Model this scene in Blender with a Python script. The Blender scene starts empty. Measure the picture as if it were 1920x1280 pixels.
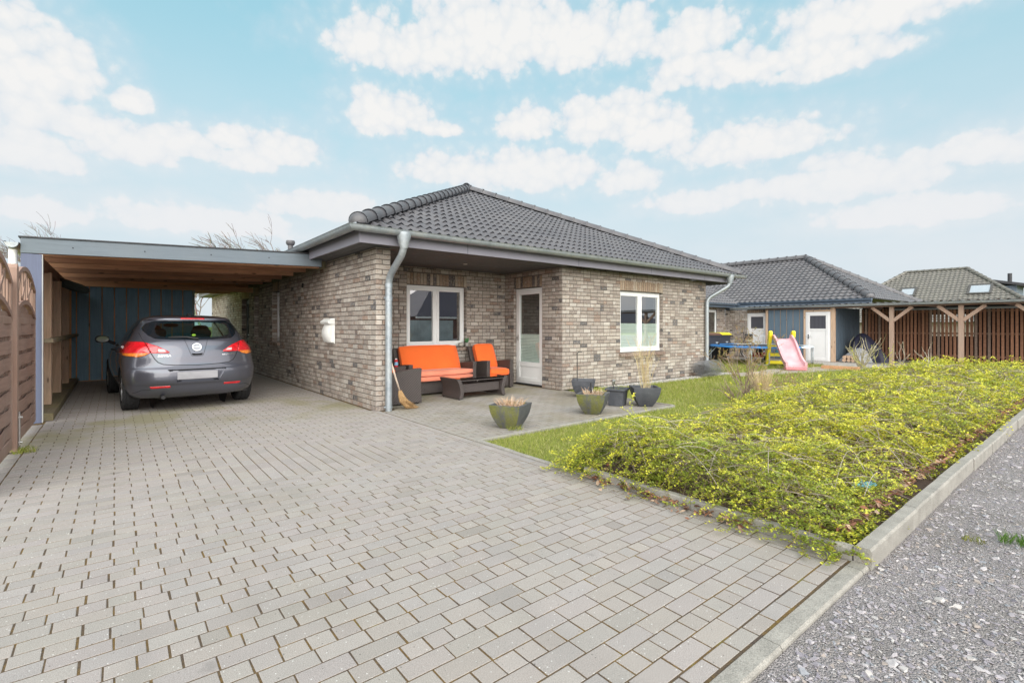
import bpy, bmesh, math, random
import numpy as np
from mathutils import Vector, Matrix, noise as mnoise
R = math.radians
random.seed(7)
rng = np.random.default_rng(11)
SC = bpy.context.scene
COL = SC.collection

# ------------------------------------------------------------------ camera
CAM_H = 1.30
YAW = R(38.85)
cam_d = bpy.data.cameras.new('camera')
cam_d.sensor_width = 36.0
cam_d.lens = 925.0 / 1920.0 * 36.0
cam_d.shift_y = -28.0 / 1920.0
cam_d.clip_end = 3000
cam_d.clip_start = 0.05
cam = bpy.data.objects.new('camera', cam_d)
cam.location = (0, 0, CAM_H)
cam.rotation_euler = (R(90), 0, -YAW)
COL.objects.link(cam)
SC.camera = cam
FWD = Vector((math.sin(YAW), math.cos(YAW), 0))
RGT = Vector((math.cos(YAW), -math.sin(YAW), 0))
def from_view(d, l, z=0.0):
    """plan position from distance ahead and sideways offset measured on site"""
    p = FWD * d + RGT * l
    return Vector((p.x, p.y, z))

# ------------------------------------------------------------------ object helpers
def thing(name, label, cat, loc=(0, 0, 0), rotz=0.0, group=None):
    o = bpy.data.objects.new(name, None)
    o.empty_display_size = 0.2
    COL.objects.link(o)
    o.location = loc
    o.rotation_euler = (0, 0, rotz)
    o['label'] = label
    o['category'] = cat
    if group: o['group'] = group
    return o
def tag(o, label, cat, group=None, kind=None):
    o['label'] = label
    o['category'] = cat
    if group: o['group'] = group
    if kind: o['kind'] = kind
    return o
def structure(o):
    o['kind'] = 'structure'
    return o
def dup(root, loc, rotz, label=None, group=None):
    r = root.copy(); COL.objects.link(r)
    r.location = loc; r.rotation_euler = (0, 0, rotz)
    if label: r['label'] = label
    if group: r['group'] = group
    for ch in list(root.children):
        c = ch.copy(); COL.objects.link(c); c.parent = r
        for g in list(ch.children):
            d = g.copy(); COL.objects.link(d); d.parent = c
    return r
def root_loc(o):
    v = Vector(o.location)
    while o.parent:
        o = o.parent
        v += Vector(o.location)
    return v

class MB:
    """collects polygons and links them as ONE mesh object"""
    def __init__(s):
        s.v = []; s.f = []; s.m = []; s.c = []
        s.M = None
    def pts(s, ps):
        i0 = len(s.v)
        if s.M is not None:
            ps = [s.M @ Vector(p) for p in ps]
        s.v.extend([tuple(p) for p in ps])
        return i0
    def poly(s, ps, mi=0, col=None):
        i0 = s.pts(ps)
        s.f.append(tuple(range(i0, i0 + len(ps)))); s.m.append(mi); s.c.append(col)
    def face(s, idx, mi=0, col=None):
        s.f.append(tuple(idx)); s.m.append(mi); s.c.append(col)
    def box(s, a, b, mi=0, col=None):
        x0, y0, z0 = a; x1, y1, z1 = b
        if x0 > x1: x0, x1 = x1, x0
        if y0 > y1: y0, y1 = y1, y0
        if z0 > z1: z0, z1 = z1, z0
        i = s.pts([(x0,y0,z0),(x1,y0,z0),(x1,y1,z0),(x0,y1,z0),(x0,y0,z1),(x1,y0,z1),(x1,y1,z1),(x0,y1,z1)])
        for q in ((0,3,2,1),(4,5,6,7),(0,1,5,4),(1,2,6,5),(2,3,7,6),(3,0,4,7)):
            s.face([i + k for k in q], mi, col)
    def bar(s, p, q, w, h, up=(0,0,1), mi=0, col=None):
        """rectangular bar from p to q, w across, h along up"""
        p = Vector(p); q = Vector(q); d = (q - p).normalized()
        up = Vector(up)
        sx = d.cross(up)
        if sx.length < 1e-6: sx = d.cross(Vector((1, 0, 0)))
        sx.normalize(); uu = sx.cross(d).normalized()
        cs = [(-w/2, -h/2), (w/2, -h/2), (w/2, h/2), (-w/2, h/2)]
        i = s.pts([p + sx*a + uu*b for a, b in cs] + [q + sx*a + uu*b for a, b in cs])
        for q4 in ((0,1,2,3),(7,6,5,4),(0,4,5,1),(1,5,6,2),(2,6,7,3),(3,7,4,0)):
            s.face([i + k for k in q4], mi, col)
    def tube(s, path, r, seg=10, caps=True, mi=0, col=None):
        path = [Vector(p) for p in path]
        n = len(path)
        rs = r if isinstance(r, (list, tuple)) else [r] * n
        ref = None; rings = []
        for k in range(n):
            if k == 0: d = path[1] - path[0]
            elif k == n - 1: d = path[-1] - path[-2]
            else: d = (path[k+1] - path[k]).normalized() + (path[k] - path[k-1]).normalized()
            if d.length < 1e-9: d = Vector((0, 0, 1))
            d.normalize()
            if ref is None:
                ref = Vector((0, 0, 1)) if abs(d.z) < 0.9 else Vector((1, 0, 0))
            a = d.cross(ref).normalized(); b = a.cross(d).normalized()
            ref = b
            rings.append(s.pts([path[k] + (a*math.cos(2*math.pi*j/seg) + b*math.sin(2*math.pi*j/seg)) * rs[k] for j in range(seg)]))
        for k in range(n - 1):
            for j in range(seg):
                j2 = (j + 1) % seg
                s.face((rings[k]+j, rings[k]+j2, rings[k+1]+j2, rings[k+1]+j), mi, col)
        if caps:
            s.face([rings[0] + j for j in reversed(range(seg))], mi, col)
            s.face([rings[-1] + j for j in range(seg)], mi, col)
    def lathe(s, prof, seg=24, centre=(0,0,0), axis='z', mi=0, col=None):
        c = Vector(centre); rings = []
        for (r, h) in prof:
            ps = []
            for j in range(seg):
                t = 2*math.pi*j/seg
                if axis == 'z': p = Vector((r*math.cos(t), r*math.sin(t), h))
                elif axis == 'x': p = Vector((h, r*math.cos(t), r*math.sin(t)))
                else: p = Vector((r*math.sin(t), h, r*math.cos(t)))
                ps.append(c + p)
            rings.append(s.pts(ps))
        for k in range(len(prof) - 1):
            for j in range(seg):
                j2 = (j + 1) % seg
                s.face((rings[k]+j, rings[k]+j2, rings[k+1]+j2, rings[k+1]+j), mi, col)
    def prism(s, pts2, a, b, plane='xz', mi=0, col=None):
        """polygon in a plane pulled from a to b along the third axis"""
        def P(p, t):
            if plane == 'xz': return (p[0], t, p[1])
            if plane == 'yz': return (t, p[0], p[1])
            return (p[0], p[1], t)
        n = len(pts2)
        i = s.pts([P(p, a) for p in pts2]); j = s.pts([P(p, b) for p in pts2])
        s.face([i + k for k in range(n)], mi, col)
        s.face([j + k for k in reversed(range(n))], mi, col)
        for k in range(n):
            k2 = (k + 1) % n
            s.face((i+k2, i+k, j+k, j+k2), mi, col)
    def grid(s, rows, mi=0, col=None, closed=False):
        n = len(rows[0]); idx = [s.pts(r) for r in rows]
        for k in range(len(rows) - 1):
            for j in range(n if closed else n - 1):
                j2 = (j + 1) % n
                s.face((idx[k]+j, idx[k]+j2, idx[k+1]+j2, idx[k+1]+j), mi, col)
    def build(s, name, mats, parent=None, smooth=False, local=False, bevel=0, weld=False, recalc=False, angle=None):
        me = bpy.data.meshes.new(name)
        off = Vector((0, 0, 0))
        if parent is not None and not local: off = root_loc(parent)
        vs = np.array(s.v, dtype=np.float64).reshape(-1, 3) - np.array(off)
        me.from_pydata(vs.tolist(), [], s.f)
        if not isinstance(mats, (list, tuple)): mats = [mats]
        for m in mats: me.materials.append(m)
        me.polygons.foreach_set('material_index', s.m)
        if any(c is not None for c in s.c):
            at = me.attributes.new('col', 'FLOAT_COLOR', 'FACE')
            arr = np.ones((len(s.f), 4), dtype=np.float32)
            for i, c in enumerate(s.c):
                if c is not None: arr[i, :3] = c
            at.data.foreach_set('color', arr.ravel())
        if weld or recalc:
            bm = bmesh.new(); bm.from_mesh(me)
            if weld: bmesh.ops.remove_doubles(bm, verts=bm.verts, dist=2e-4)
            if recalc: bmesh.ops.recalc_face_normals(bm, faces=bm.faces)
            bm.to_mesh(me); bm.free()
        if smooth:
            me.polygons.foreach_set('use_smooth', [True] * len(me.polygons))
            if angle: me.set_sharp_from_angle(angle=R(angle))
        me.update()
        o = bpy.data.objects.new(name, me)
        COL.objects.link(o)
        if parent is not None: o.parent = parent
        if bevel:
            b = o.modifiers.new('bevel', 'BEVEL'); b.width = bevel; b.segments = 2; b.limit_method = 'ANGLE'; b.angle_limit = R(40)
        return o

def np_mesh(name, verts, quads, mat, cols=None, parent=None, tris=False, smooth=False):
    """fast mesh from numpy arrays; cols is one colour per face"""
    me = bpy.data.meshes.new(name)
    k = quads.shape[1]
    me.vertices.add(len(verts)); me.vertices.foreach_set('co', verts.astype(np.float32).ravel())
    me.loops.add(quads.size); me.loops.foreach_set('vertex_index', quads.astype(np.int32).ravel())
    me.polygons.add(len(quads))
    me.polygons.foreach_set('loop_start', np.arange(0, quads.size, k, dtype=np.int32))
    me.polygons.foreach_set('use_smooth', np.full(len(quads), bool(smooth)))
    me.update(calc_edges=True)
    if cols is not None:
        at = me.attributes.new('col', 'FLOAT_COLOR', 'FACE')
        arr = np.ones((len(quads), 4), dtype=np.float32); arr[:, :3] = cols
        at.data.foreach_set('color', arr.ravel())
    me.materials.append(mat)
    o = bpy.data.objects.new(name, me); COL.objects.link(o)
    if parent: o.parent = parent
    return o

# ------------------------------------------------------------------ materials
class NT:
    def __init__(s, tree): s.t = tree; s.n = tree.nodes; s.l = tree.links
    def new(s, typ, **kw):
        n = s.n.new(typ)
        for k, v in kw.items(): setattr(n, k, v)
        return n
    def link(s, a, b): s.l.new(a, b)
    def setin(s, sock, v):
        if hasattr(v, 'is_output') or isinstance(v, bpy.types.NodeSocket): s.link(v, sock)
        else: sock.default_value = v
    def math(s, op, a, b=0.0, c=None, clamp=False):
        n = s.new('ShaderNodeMath', operation=op, use_clamp=clamp)
        s.setin(n.inputs[0], a); s.setin(n.inputs[1], b)
        if c is not None: s.setin(n.inputs[2], c)
        return n.outputs[0]
    def vmath(s, op, a, b=(0,0,0)):
        n = s.new('ShaderNodeVectorMath', operation=op)
        s.setin(n.inputs[0], a); s.setin(n.inputs[1], b)
        return n
    def noise(s, vec, scale, detail=4, rough=0.55, dist=0.0):
        n = s.new('ShaderNodeTexNoise')
        if vec is not None: s.link(vec, n.inputs['Vector'])
        n.inputs['Scale'].default_value = scale; n.inputs['Detail'].default_value = detail
        n.inputs['Roughness'].default_value = rough; n.inputs['Distortion'].default_value = dist
        return n.outputs['Fac']
    def ramp(s, fac, stops, interp='LINEAR'):
        n = s.new('ShaderNodeValToRGB'); e = n.color_ramp.elements
        n.color_ramp.interpolation = interp
        while len(e) < len(stops): e.new(0.5)
        for k, (p, c) in enumerate(stops):
            e[k].position = p
            e[k].color = (c[0], c[1], c[2], 1) if isinstance(c, (tuple, list)) else (c, c, c, 1)
        s.link(fac, n.inputs[0])
        return n.outputs[0]
    def smooth(s, x, a, b):
        n = s.new('ShaderNodeMapRange', interpolation_type='SMOOTHSTEP')
        s.setin(n.inputs[0], x); n.inputs[1].default_value = a; n.inputs[2].default_value = b
        n.inputs[3].default_value = 0; n.inputs[4].default_value = 1
        return n.outputs[0]
    def mix(s, fac, a, b, mode='MIX'):
        n = s.new('ShaderNodeMix', data_type='RGBA', blend_type=mode)
        s.setin(n.inputs[0], fac)
        for sock, v in ((n.inputs[6], a), (n.inputs[7], b)):
            if isinstance(v, (tuple, list)): sock.default_value = (v[0], v[1], v[2], 1)
            else: s.link(v, sock)
        return n.outputs[2]
    def coords(s, kind='Object'):
        return s.new('ShaderNodeTexCoord').outputs[kind]
    def mapping(s, vec, scale=(1,1,1), loc=(0,0,0), rot=(0,0,0)):
        n = s.new('ShaderNodeMapping'); s.link(vec, n.inputs[0])
        n.inputs['Scale'].default_value = scale; n.inputs['Location'].default_value = loc; n.inputs['Rotation'].default_value = rot
        return n.outputs[0]
    def sep(s, vec):
        n = s.new('ShaderNodeSeparateXYZ'); s.link(vec, n.inputs[0]); return n.outputs
    def bump(s, h, strength=0.3, dist=0.01):
        n = s.new('ShaderNodeBump'); n.inputs['Strength'].default_value = strength; n.inputs['Distance'].default_value = dist
        s.link(h, n.inputs['Height']); return n.outputs[0]
    def pos(s):
        return s.new('ShaderNodeNewGeometry').outputs['Position']
    def attr(s, name='col'):
        return s.new('ShaderNodeAttribute', attribute_name=name).outputs['Color']

MATS = {}
def new_mat(name):
    m = bpy.data.materials.new(name); m.use_nodes = True
    t = NT(m.node_tree)
    b = t.n['Principled BSDF']
    MATS[name] = m
    return m, t, b
def C4(c): return (c[0], c[1], c[2], 1.0)
def plain(name, col, rough=0.6, metal=0.0, var=0.12, scale=6.0, bump=0.0, bscale=80.0, coat=0.0, spec=0.5, fine=0.0, col2=None):
    m, t, b = new_mat(name)
    co = t.coords()
    n1 = t.noise(co, scale, 6, 0.6)
    dark = tuple(c * (1 - var) for c in col); lite = tuple(min(1, c * (1 + var)) for c in (col2 or col))
    colr = t.ramp(n1, [(0.3, dark), (0.7, lite)])
    if fine:
        n2 = t.noise(co, 220, 2, 0.6)
        colr = t.mix(fine, colr, t.ramp(n2, [(0.35, (0.05,0.05,0.05)), (0.6, (0.95,0.95,0.95))]), 'OVERLAY')
    t.link(colr, b.inputs['Base Color'])
    t.link(t.ramp(n1, [(0.2, max(0, rough-0.08)), (0.8, min(1, rough+0.08))]), b.inputs['Roughness'])
    b.inputs['Metallic'].default_value = metal
    b.inputs['Coat Weight'].default_value = coat
    b.inputs['Specular IOR Level'].default_value = spec
    if bump: t.link(t.bump(t.noise(co, bscale, 4), bump, 0.004), b.inputs['Normal'])
    return m
def wood(name, col, axis='z', rough=0.75, contrast=0.35, knots=True, scale=1.0, weather=None):
    m, t, b = new_mat(name)
    co = t.coords()
    sc = {'x': (1.2, 22, 22), 'y': (22, 1.2, 22), 'z': (22, 22, 1.2)}[axis]
    mp = t.mapping(co, tuple(k * scale for k in sc))
    g = t.noise(mp, 1.6, 6, 0.65, 0.6)
    dark = tuple(c * (1 - contrast) for c in col); lite = tuple(min(1, c * (1 + contrast)) for c in col)
    colr = t.ramp(g, [(0.28, dark), (0.5, col), (0.75, lite)])
    big = t.noise(co, 1.7, 3)
    colr = t.mix(t.math('MULTIPLY', t.smooth(big, 0.4, 0.75), 0.55), colr, weather or tuple(c * 0.6 for c in col))
    if knots:
        v = t.new('ShaderNodeTexVoronoi'); v.inputs['Scale'].default_value = 1.0
        sk = {'x': (2.4, 9, 9), 'y': (9, 2.4, 9), 'z': (9, 9, 2.4)}[axis]
        t.link(t.mapping(co, sk), v.inputs['Vector'])
        colr = t.mix(t.math('SUBTRACT', 1.0, t.smooth(v.outputs['Distance'], 0.06, 0.16)), colr, tuple(c * 0.3 for c in col))
    t.link(colr, b.inputs['Base Color']); b.inputs['Roughness'].default_value = rough
    t.link(t.bump(g, 0.35, 0.004), b.inputs['Normal'])
    return m
def attr_mat(name, rough=0.8, var=0.25, scale=60, bump=0.4, bscale=90, bdist=0.004, tint=None, translucent=0.0, spec=0.3):
    m, t, b = new_mat(name)
    co = t.coords()
    base = t.attr('col')
    n = t.noise(co, scale, 5, 0.65)
    f = t.ramp(n, [(0.25, (1-var,)*3), (0.75, (1+var,)*3)])
    colr = t.mix(1.0, base, f, 'MULTIPLY')
    t.link(colr, b.inputs['Base Color']); b.inputs['Roughness'].default_value = rough
    b.inputs['Specular IOR Level'].default_value = spec
    if bump: t.link(t.bump(t.noise(co, bscale, 5, 0.6), bump, bdist), b.inputs['Normal'])
    if translucent:
        tr = t.new('ShaderNodeBsdfTranslucent'); t.link(colr, tr.inputs['Color'])
        mx = t.new('ShaderNodeMixShader'); mx.inputs[0].default_value = translucent
        t.link(b.outputs[0], mx.inputs[1]); t.link(tr.outputs[0], mx.inputs[2])
        t.link(mx.outputs[0], t.n['Material Output'].inputs['Surface'])
    return m
def glass(name, tint=(0.9, 0.95, 0.93), base=0.12, rough=0.0, refl=(1, 1, 1)):
    m, t, b = new_mat(name)
    t.n.remove(b)
    tr = t.new('ShaderNodeBsdfTransparent'); tr.inputs[0].default_value = C4(tint)
    gl = t.new('ShaderNodeBsdfGlossy'); gl.inputs['Roughness'].default_value = rough; gl.inputs[0].default_value = C4(refl)
    lw = t.new('ShaderNodeLayerWeight'); lw.inputs[0].default_value = 0.5      # same from both faces of the pane
    fac = t.math('ADD', t.math('MULTIPLY', t.math('POWER', lw.outputs['Facing'], 5.0), 1.0 - base), base, clamp=True)
    mx = t.new('ShaderNodeMixShader'); t.link(fac, mx.inputs[0]); t.link(tr.outputs[0], mx.inputs[1]); t.link(gl.outputs[0], mx.inputs[2])
    t.link(mx.outputs[0], t.n['Material Output'].inputs['Surface'])
    return m
# ------------------------------------------------------------------ sky and light
SUN_EL = R(22); SUN_AZ_DIR = Vector((-0.48, -0.88, 0)).normalized()     # where the sun stands (plan)
SC.view_settings.view_transform = 'Standard'
SC.view_settings.look = 'None'
SC.view_settings.gamma = 1.0
SC.view_settings.exposure = 0.72
try: SC.view_settings.use_curve_mapping = False
except Exception: pass
SC.render.film_transparent = False
SC.cycles.max_bounces = 8
SC.cycles.transparent_max_bounces = 12
SC.cycles.caustics_reflective = False
SC.cycles.caustics_refractive = False
SC.cycles.use_denoising = True

def px_dir(x, y):
    v = FWD + RGT * ((x - 960) / 925.0) + Vector((0, 0, -(y - 612) / 925.0))
    v.normalize()
    return math.atan2(v.x, v.y), math.asin(v.z)      # bearing, elevation

w = bpy.data.worlds.new('World'); SC.world = w; w.use_nodes = True
t = NT(w.node_tree); bg = t.n['Background']
sky = t.new('ShaderNodeTexSky', sky_type='NISHITA'); sky.sun_disc = False
sky.sun_elevation = SUN_EL
sky.sun_rotation = math.atan2(SUN_AZ_DIR.x, SUN_AZ_DIR.y)
sky.air_density = 1.0; sky.dust_density = 1.2; sky.ozone_density = 1.6; sky.altitude = 10
d = t.coords('Generated')
dx, dy, dz = t.sep(d)
az = t.math('ARCTAN2', dx, dy); el = t.math('ARCSINE', dz)
cb = t.new('ShaderNodeCombineXYZ'); t.link(az, cb.inputs[0]); t.link(el, cb.inputs[1])
ae = cb.outputs[0]
# cumulus seen from the drive: bearing and elevation of each, half sizes
CL = [(70,118,135,85),(10,70,75,55),(120,215,150,38),(250,190,42,22),(70,280,110,38),(255,270,82,36),(335,262,85,30),(425,258,50,20),(530,280,66,38),(480,300,60,22),
      (722,207,78,40),(692,66,58,44),(800,92,150,48),(940,52,165,80),(1080,66,170,62),(1300,66,88,44),(1430,116,205,32),(1300,118,80,26),(1560,112,130,28),
      (1660,12,320,46),(985,228,72,32),(1130,222,125,46),(1240,245,70,32),(1400,270,150,38),(1860,272,110,36),(1700,395,150,26),(1560,300,90,22),(960,318,190,36),(1170,332,66,28),
      (1590,332,210,36),(1480,345,130,22),(1310,375,90,22),(60,392,90,26),(390,412,170,26),(610,385,110,26),(820,240,60,14)]
rmin = None
for (x, y, hw, hh) in CL:
    a0, e0 = px_dir(x, y + hh*0.25); a1, _ = px_dir(x + hw, y); a2, _ = px_dir(x - hw, y); _, e1 = px_dir(x, y - hh); _, e2 = px_dir(x, y + hh)
    ra = abs(a1 - a2) / 2 * 1.12; re = abs(e1 - e2) / 2 * 1.34
    v = t.vmath('SUBTRACT', ae, (a0, e0, 0)).outputs[0]
    v = t.vmath('MULTIPLY', v, (1/ra, 1.55/re, 0)).outputs[0]          # flat undersides, domed tops
    up_ = t.vmath('MULTIPLY', t.vmath('MAXIMUM', v, (0, 0, 0)).outputs[0], (0, 0.355, 0)).outputs[0]
    ln = t.vmath('LENGTH', t.vmath('SUBTRACT', v, up_).outputs[0]).outputs['Value']
    rmin = ln if rmin is None else t.math('SMOOTH_MIN', rmin, ln, 0.12)
n1 = t.noise(ae, 9, 5, 0.58, 0.0)
n2 = t.noise(t.mapping(ae, (1, 1.1, 1), (3.1, 1.7, 0)), 34, 8, 0.62)
def puff(scale, off):
    vn = t.new('ShaderNodeTexVoronoi', voronoi_dimensions='2D', feature='F1'); vn.inputs['Scale'].default_value = scale
    nz = t.new('ShaderNodeTexNoise'); nz.inputs['Scale'].default_value = scale*1.6; nz.inputs['Detail'].default_value = 3; t.link(ae, nz.inputs['Vector'])
    dsp = t.vmath('SCALE', t.vmath('SUBTRACT', nz.outputs['Color'], (0.5, 0.5, 0.5)).outputs[0]).outputs[0]; dsp.node.inputs['Scale'].default_value = 0.9/scale
    t.link(t.mapping(t.vmath('ADD', ae, dsp).outputs[0], (1, 1.15, 1), (off, off*0.7, 0)), vn.inputs['Vector'])
    return vn.outputs['Distance']
p1 = puff(17, 0.3); p2 = puff(44, 1.1)
r2 = t.math('ADD', rmin, t.math('MULTIPLY', t.math('SUBTRACT', n1, 0.5), -1.0))
r2 = t.math('ADD', r2, t.math('MULTIPLY', t.math('SUBTRACT', p1, 0.42), 0.55))
r2 = t.math('ADD', r2, t.math('MULTIPLY', t.math('SUBTRACT', p2, 0.42), 0.22))
r2 = t.math('ADD', r2, t.math('MULTIPLY', t.math('SUBTRACT', n2, 0.5), -0.6))
core = t.math('SUBTRACT', 1.0, t.smooth(r2, 0.78, 1.26))
halo = t.math('MULTIPLY', t.math('SUBTRACT', 1.0, t.smooth(r2, 0.9, 2.1)), 0.42)
mask_a = t.math('MAXIMUM', core, halo)
# elsewhere in the sky: a loose broken cloud layer
n3 = t.noise(t.mapping(d, (1, 1, 2.4)), 2.6, 4, 0.6)
mask_b = t.smooth(n3, 0.30, 0.54)
# thin veil that thickens to the horizon
veil = t.math('MULTIPLY', t.math('SUBTRACT', 1.0, t.smooth(el, R(4), R(35))), 0.90)
K = 10.0 / 1.62
sdot = t.vmath('DOT_PRODUCT', d, tuple(SUN_AZ_DIR * math.cos(SUN_EL) + Vector((0, 0, math.sin(SUN_EL))))).outputs['Value']
glow = t.math('ADD', 1.0, t.math('MULTIPLY', t.smooth(sdot, 0.05, 0.95), 2.7))
sk = t.mix(1.0, sky.outputs[0], (0.72, 1.14, 0.86), 'MULTIPLY')
hz = t.mix(t.smooth(n3, 0.35, 0.7), (0.70*K, 0.765*K, 0.825*K), (0.775*K, 0.80*K, 0.845*K))
sk = t.mix(0.62, t.vmath('MULTIPLY', sk, (0.74,)*3).outputs[0], (0.47*K, 0.86*K, 1.02*K))
base_c = t.mix(veil, sk, hz)
def lit(c):
    """sky towards the sun is brighter and warmer"""
    c = t.vmath('SCALE', c).outputs[0]; t.link(glow, c.node.inputs['Scale'])
    return t.mix(t.smooth(sdot, -0.2, 0.9), c, t.vmath('MULTIPLY', c, (1.06, 0.975, 0.925)).outputs[0])
# cumulus over the house
shade = t.math('SUBTRACT', t.math('MULTIPLY_ADD', t.math('SUBTRACT', 1.0, r2), 0.46, 0.50), t.math('MULTIPLY', t.math('SUBTRACT', p2, 0.4), 0.34))
body = t.ramp(shade, [(0.36, (0.66*K, 0.75*K, 0.83*K)), (0.58, (0.83*K, 0.845*K, 0.86*K)), (0.85, (0.925*K, 0.905*K, 0.885*K))])
lowc = t.mix(t.math('SUBTRACT', 1.0, t.smooth(el, R(6), R(24))), body, (0.875*K, 0.862*K, 0.872*K))
ca = t.mix(t.math('MULTIPLY', mask_a, t.ramp(t.smooth(el, R(5), R(22)), [(0, 0.72), (1, 0.94)])), base_c, lowc)
# broken cloud deck elsewhere
deck = t.ramp(n3, [(0.35, (0.70*K, 0.77*K, 0.83*K)), (0.65, (0.90*K, 0.895*K, 0.89*K))])
cbk = t.mix(t.math('MULTIPLY', mask_b, 0.94), base_c, deck)
front = t.math('MULTIPLY', t.math('GREATER_THAN', t.math('ADD', t.math('MULTIPLY', dx, FWD.x), t.math('MULTIPLY', dy, FWD.y)), 0.05),
               t.math('MULTIPLY', t.math('GREATER_THAN', el, R(-1)), t.math('LESS_THAN', el, R(40))))
bg2 = t.new('ShaderNodeBackground'); t.link(lit(cbk), bg2.inputs['Color']); bg2.inputs['Strength'].default_value = 0.1
t.link(lit(ca), bg.inputs['Color']); bg.inputs['Strength'].default_value = 0.1
mxs = t.new('ShaderNodeMixShader'); t.link(front, mxs.inputs[0]); t.link(bg2.outputs[0], mxs.inputs[1]); t.link(bg.outputs[0], mxs.inputs[2])
t.link(mxs.outputs[0], t.n['World Output'].inputs['Surface'])
w.cycles.sampling_method = 'MANUAL'; w.cycles.sample_map_resolution = 512

sl = bpy.data.lights.new('sun', 'SUN'); sl.energy = 1.5; sl.angle = R(70); sl.color = (1.0, 0.93, 0.84)
so = bpy.data.objects.new('sun', sl); COL.objects.link(so)
sd = SUN_AZ_DIR * math.cos(SUN_EL) + Vector((0, 0, math.sin(SUN_EL)))
so.rotation_euler = (-sd).to_track_quat('-Z', 'Y').to_euler()
so.location = (0, -10, 30)

# ------------------------------------------------------------------ ground sheet
m, t, b = new_mat('lawn_soil')
co = t.coords()
g = t.noise(co, 3.0, 8, 0.65); g2 = t.noise(co, 40, 5, 0.7)
colr = t.ramp(t.math('ADD', t.math('MULTIPLY', g, 0.5), t.math('MULTIPLY', g2, 0.5)), [(0.35, (0.15,0.15,0.045)), (0.5, (0.25,0.27,0.06)), (0.66, (0.36,0.35,0.12))])
t.link(colr, b.inputs['Base Color']); b.inputs['Roughness'].default_value = 0.95
t.link(t.bump(g2, 0.6, 0.03), b.inputs['Normal'])
mb = MB(); mb.poly([(-1500,-1500,-0.03),(1500,-1500,-0.03),(1500,1500,-0.03),(-1500,1500,-0.03)])
structure(mb.build('ground', m))

# ------------------------------------------------------------------ paving stones
m, t, b = new_mat('paver')
co = t.coords(); base = t.attr('col')
big = t.noise(co, 0.8, 5, 0.6); mid = t.noise(co, 5, 6, 0.65); fine = t.noise(co, 260, 3, 0.6)
colr = t.mix(1.0, base, t.ramp(mid, [(0.25, (0.955,0.955,0.95)), (0.75, (1.04,1.035,1.03))]), 'MULTIPLY')
colr = t.mix(0.35, colr, t.ramp(fine, [(0.34, (0.12,0.12,0.13)), (0.5, (0.5,0.5,0.5)), (0.66, (0.92,0.92,0.92))]), 'OVERLAY')
# pits and pale quartz grains
vo = t.new('ShaderNodeTexVoronoi'); vo.inputs['Scale'].default_value = 42; t.link(co, vo.inputs['Vector'])
pit = t.math('MULTIPLY', t.math('LESS_THAN', vo.outputs['Distance'], 0.13), t.math('GREATER_THAN', t.sep(vo.outputs['Color'])[0], 0.80))
colr = t.mix(t.math('MULTIPLY', pit, 0.75), colr, (0.09,0.085,0.08))
vo2 = t.new('ShaderNodeTexVoronoi'); vo2.inputs['Scale'].default_value = 60; t.link(co, vo2.inputs['Vector'])
gr = t.math('MULTIPLY', t.math('LESS_THAN', vo2.outputs['Distance'], 0.16), t.math('GREATER_THAN', t.sep(vo2.outputs['Color'])[1], 0.82))
colr = t.mix(t.math('MULTIPLY', gr, 0.7), colr, (0.78,0.77,0.74))
# algae and mud washed out from under the carport roof
px_, py_, pz_ = t.sep(co)
band = t.math('MULTIPLY', t.smooth(py_, 6.6, 8.2), t.math('SUBTRACT', 1.0, t.smooth(py_, 8.9, 10.2)))
alg = t.math('MULTIPLY', band, t.smooth(t.noise(co, 0.9, 5, 0.6), 0.42, 0.62))
colr = t.mix(t.math('MULTIPLY', alg, 0.70), colr, (0.245,0.225,0.115))
spot = t.smooth(t.noise(t.mapping(co, (1,1,1), (4,9,0)), 0.55, 4, 0.55), 0.56, 0.70)
colr = t.mix(t.math('MULTIPLY', spot, 0.25), colr, (0.20,0.185,0.15))
# damp brown film on the terrace side
ter = t.math('MULTIPLY', t.smooth(px_, 3.2, 3.5), t.smooth(t.noise(t.mapping(co, (1,1,1), (7,2,0)), 1.1, 5, 0.6), 0.44, 0.62))
colr = t.mix(t.math('MULTIPLY', ter, 0.55), colr, (0.235,0.205,0.145))
# darker rubbed tracks and odd drips on the drive
trk = t.smooth(t.noise(t.mapping(co, (1.6, 0.22, 1), (2,5,0)), 1.3, 4, 0.55), 0.54, 0.70)
colr = t.mix(t.math('MULTIPLY', trk, 0.16), colr, (0.19,0.18,0.17))
dr = t.smooth(t.noise(t.mapping(co, (1,1,1), (11,3,0)), 3.4, 3, 0.5), 0.70, 0.76)
colr = t.mix(t.math('MULTIPLY', dr, 0.35), colr, (0.15,0.14,0.13))
t.link(colr, b.inputs['Base Color']); b.inputs['Roughness'].default_value = 0.9
b.inputs['Specular IOR Level'].default_value = 0.25
t.link(t.bump(t.math('ADD', fine, t.math('MULTIPLY', mid, 0.6)), 0.35, 0.003), b.inputs['Normal'])
M_PAVER = m
m, t, b = new_mat('joint_sand')
co = t.coords(); n = t.noise(co, 6, 6, 0.7); n2 = t.noise(co, 150, 3)
colr = t.ramp(n, [(0.36, (0.075,0.055,0.042)), (0.50, (0.105,0.070,0.036)), (0.60, (0.16,0.095,0.025)), (0.70, (0.14,0.125,0.03))])
colr = t.mix(0.5, colr, t.ramp(n2, [(0.3,(0.1,0.1,0.1)),(0.7,(0.9,0.9,0.9))]), 'OVERLAY')
t.link(colr, b.inputs['Base Color']); b.inputs['Roughness'].default_value = 1.0
t.link(t.bump(n2, 0.7, 0.006), b.inputs['Normal'])
M_JOINT = m

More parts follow.
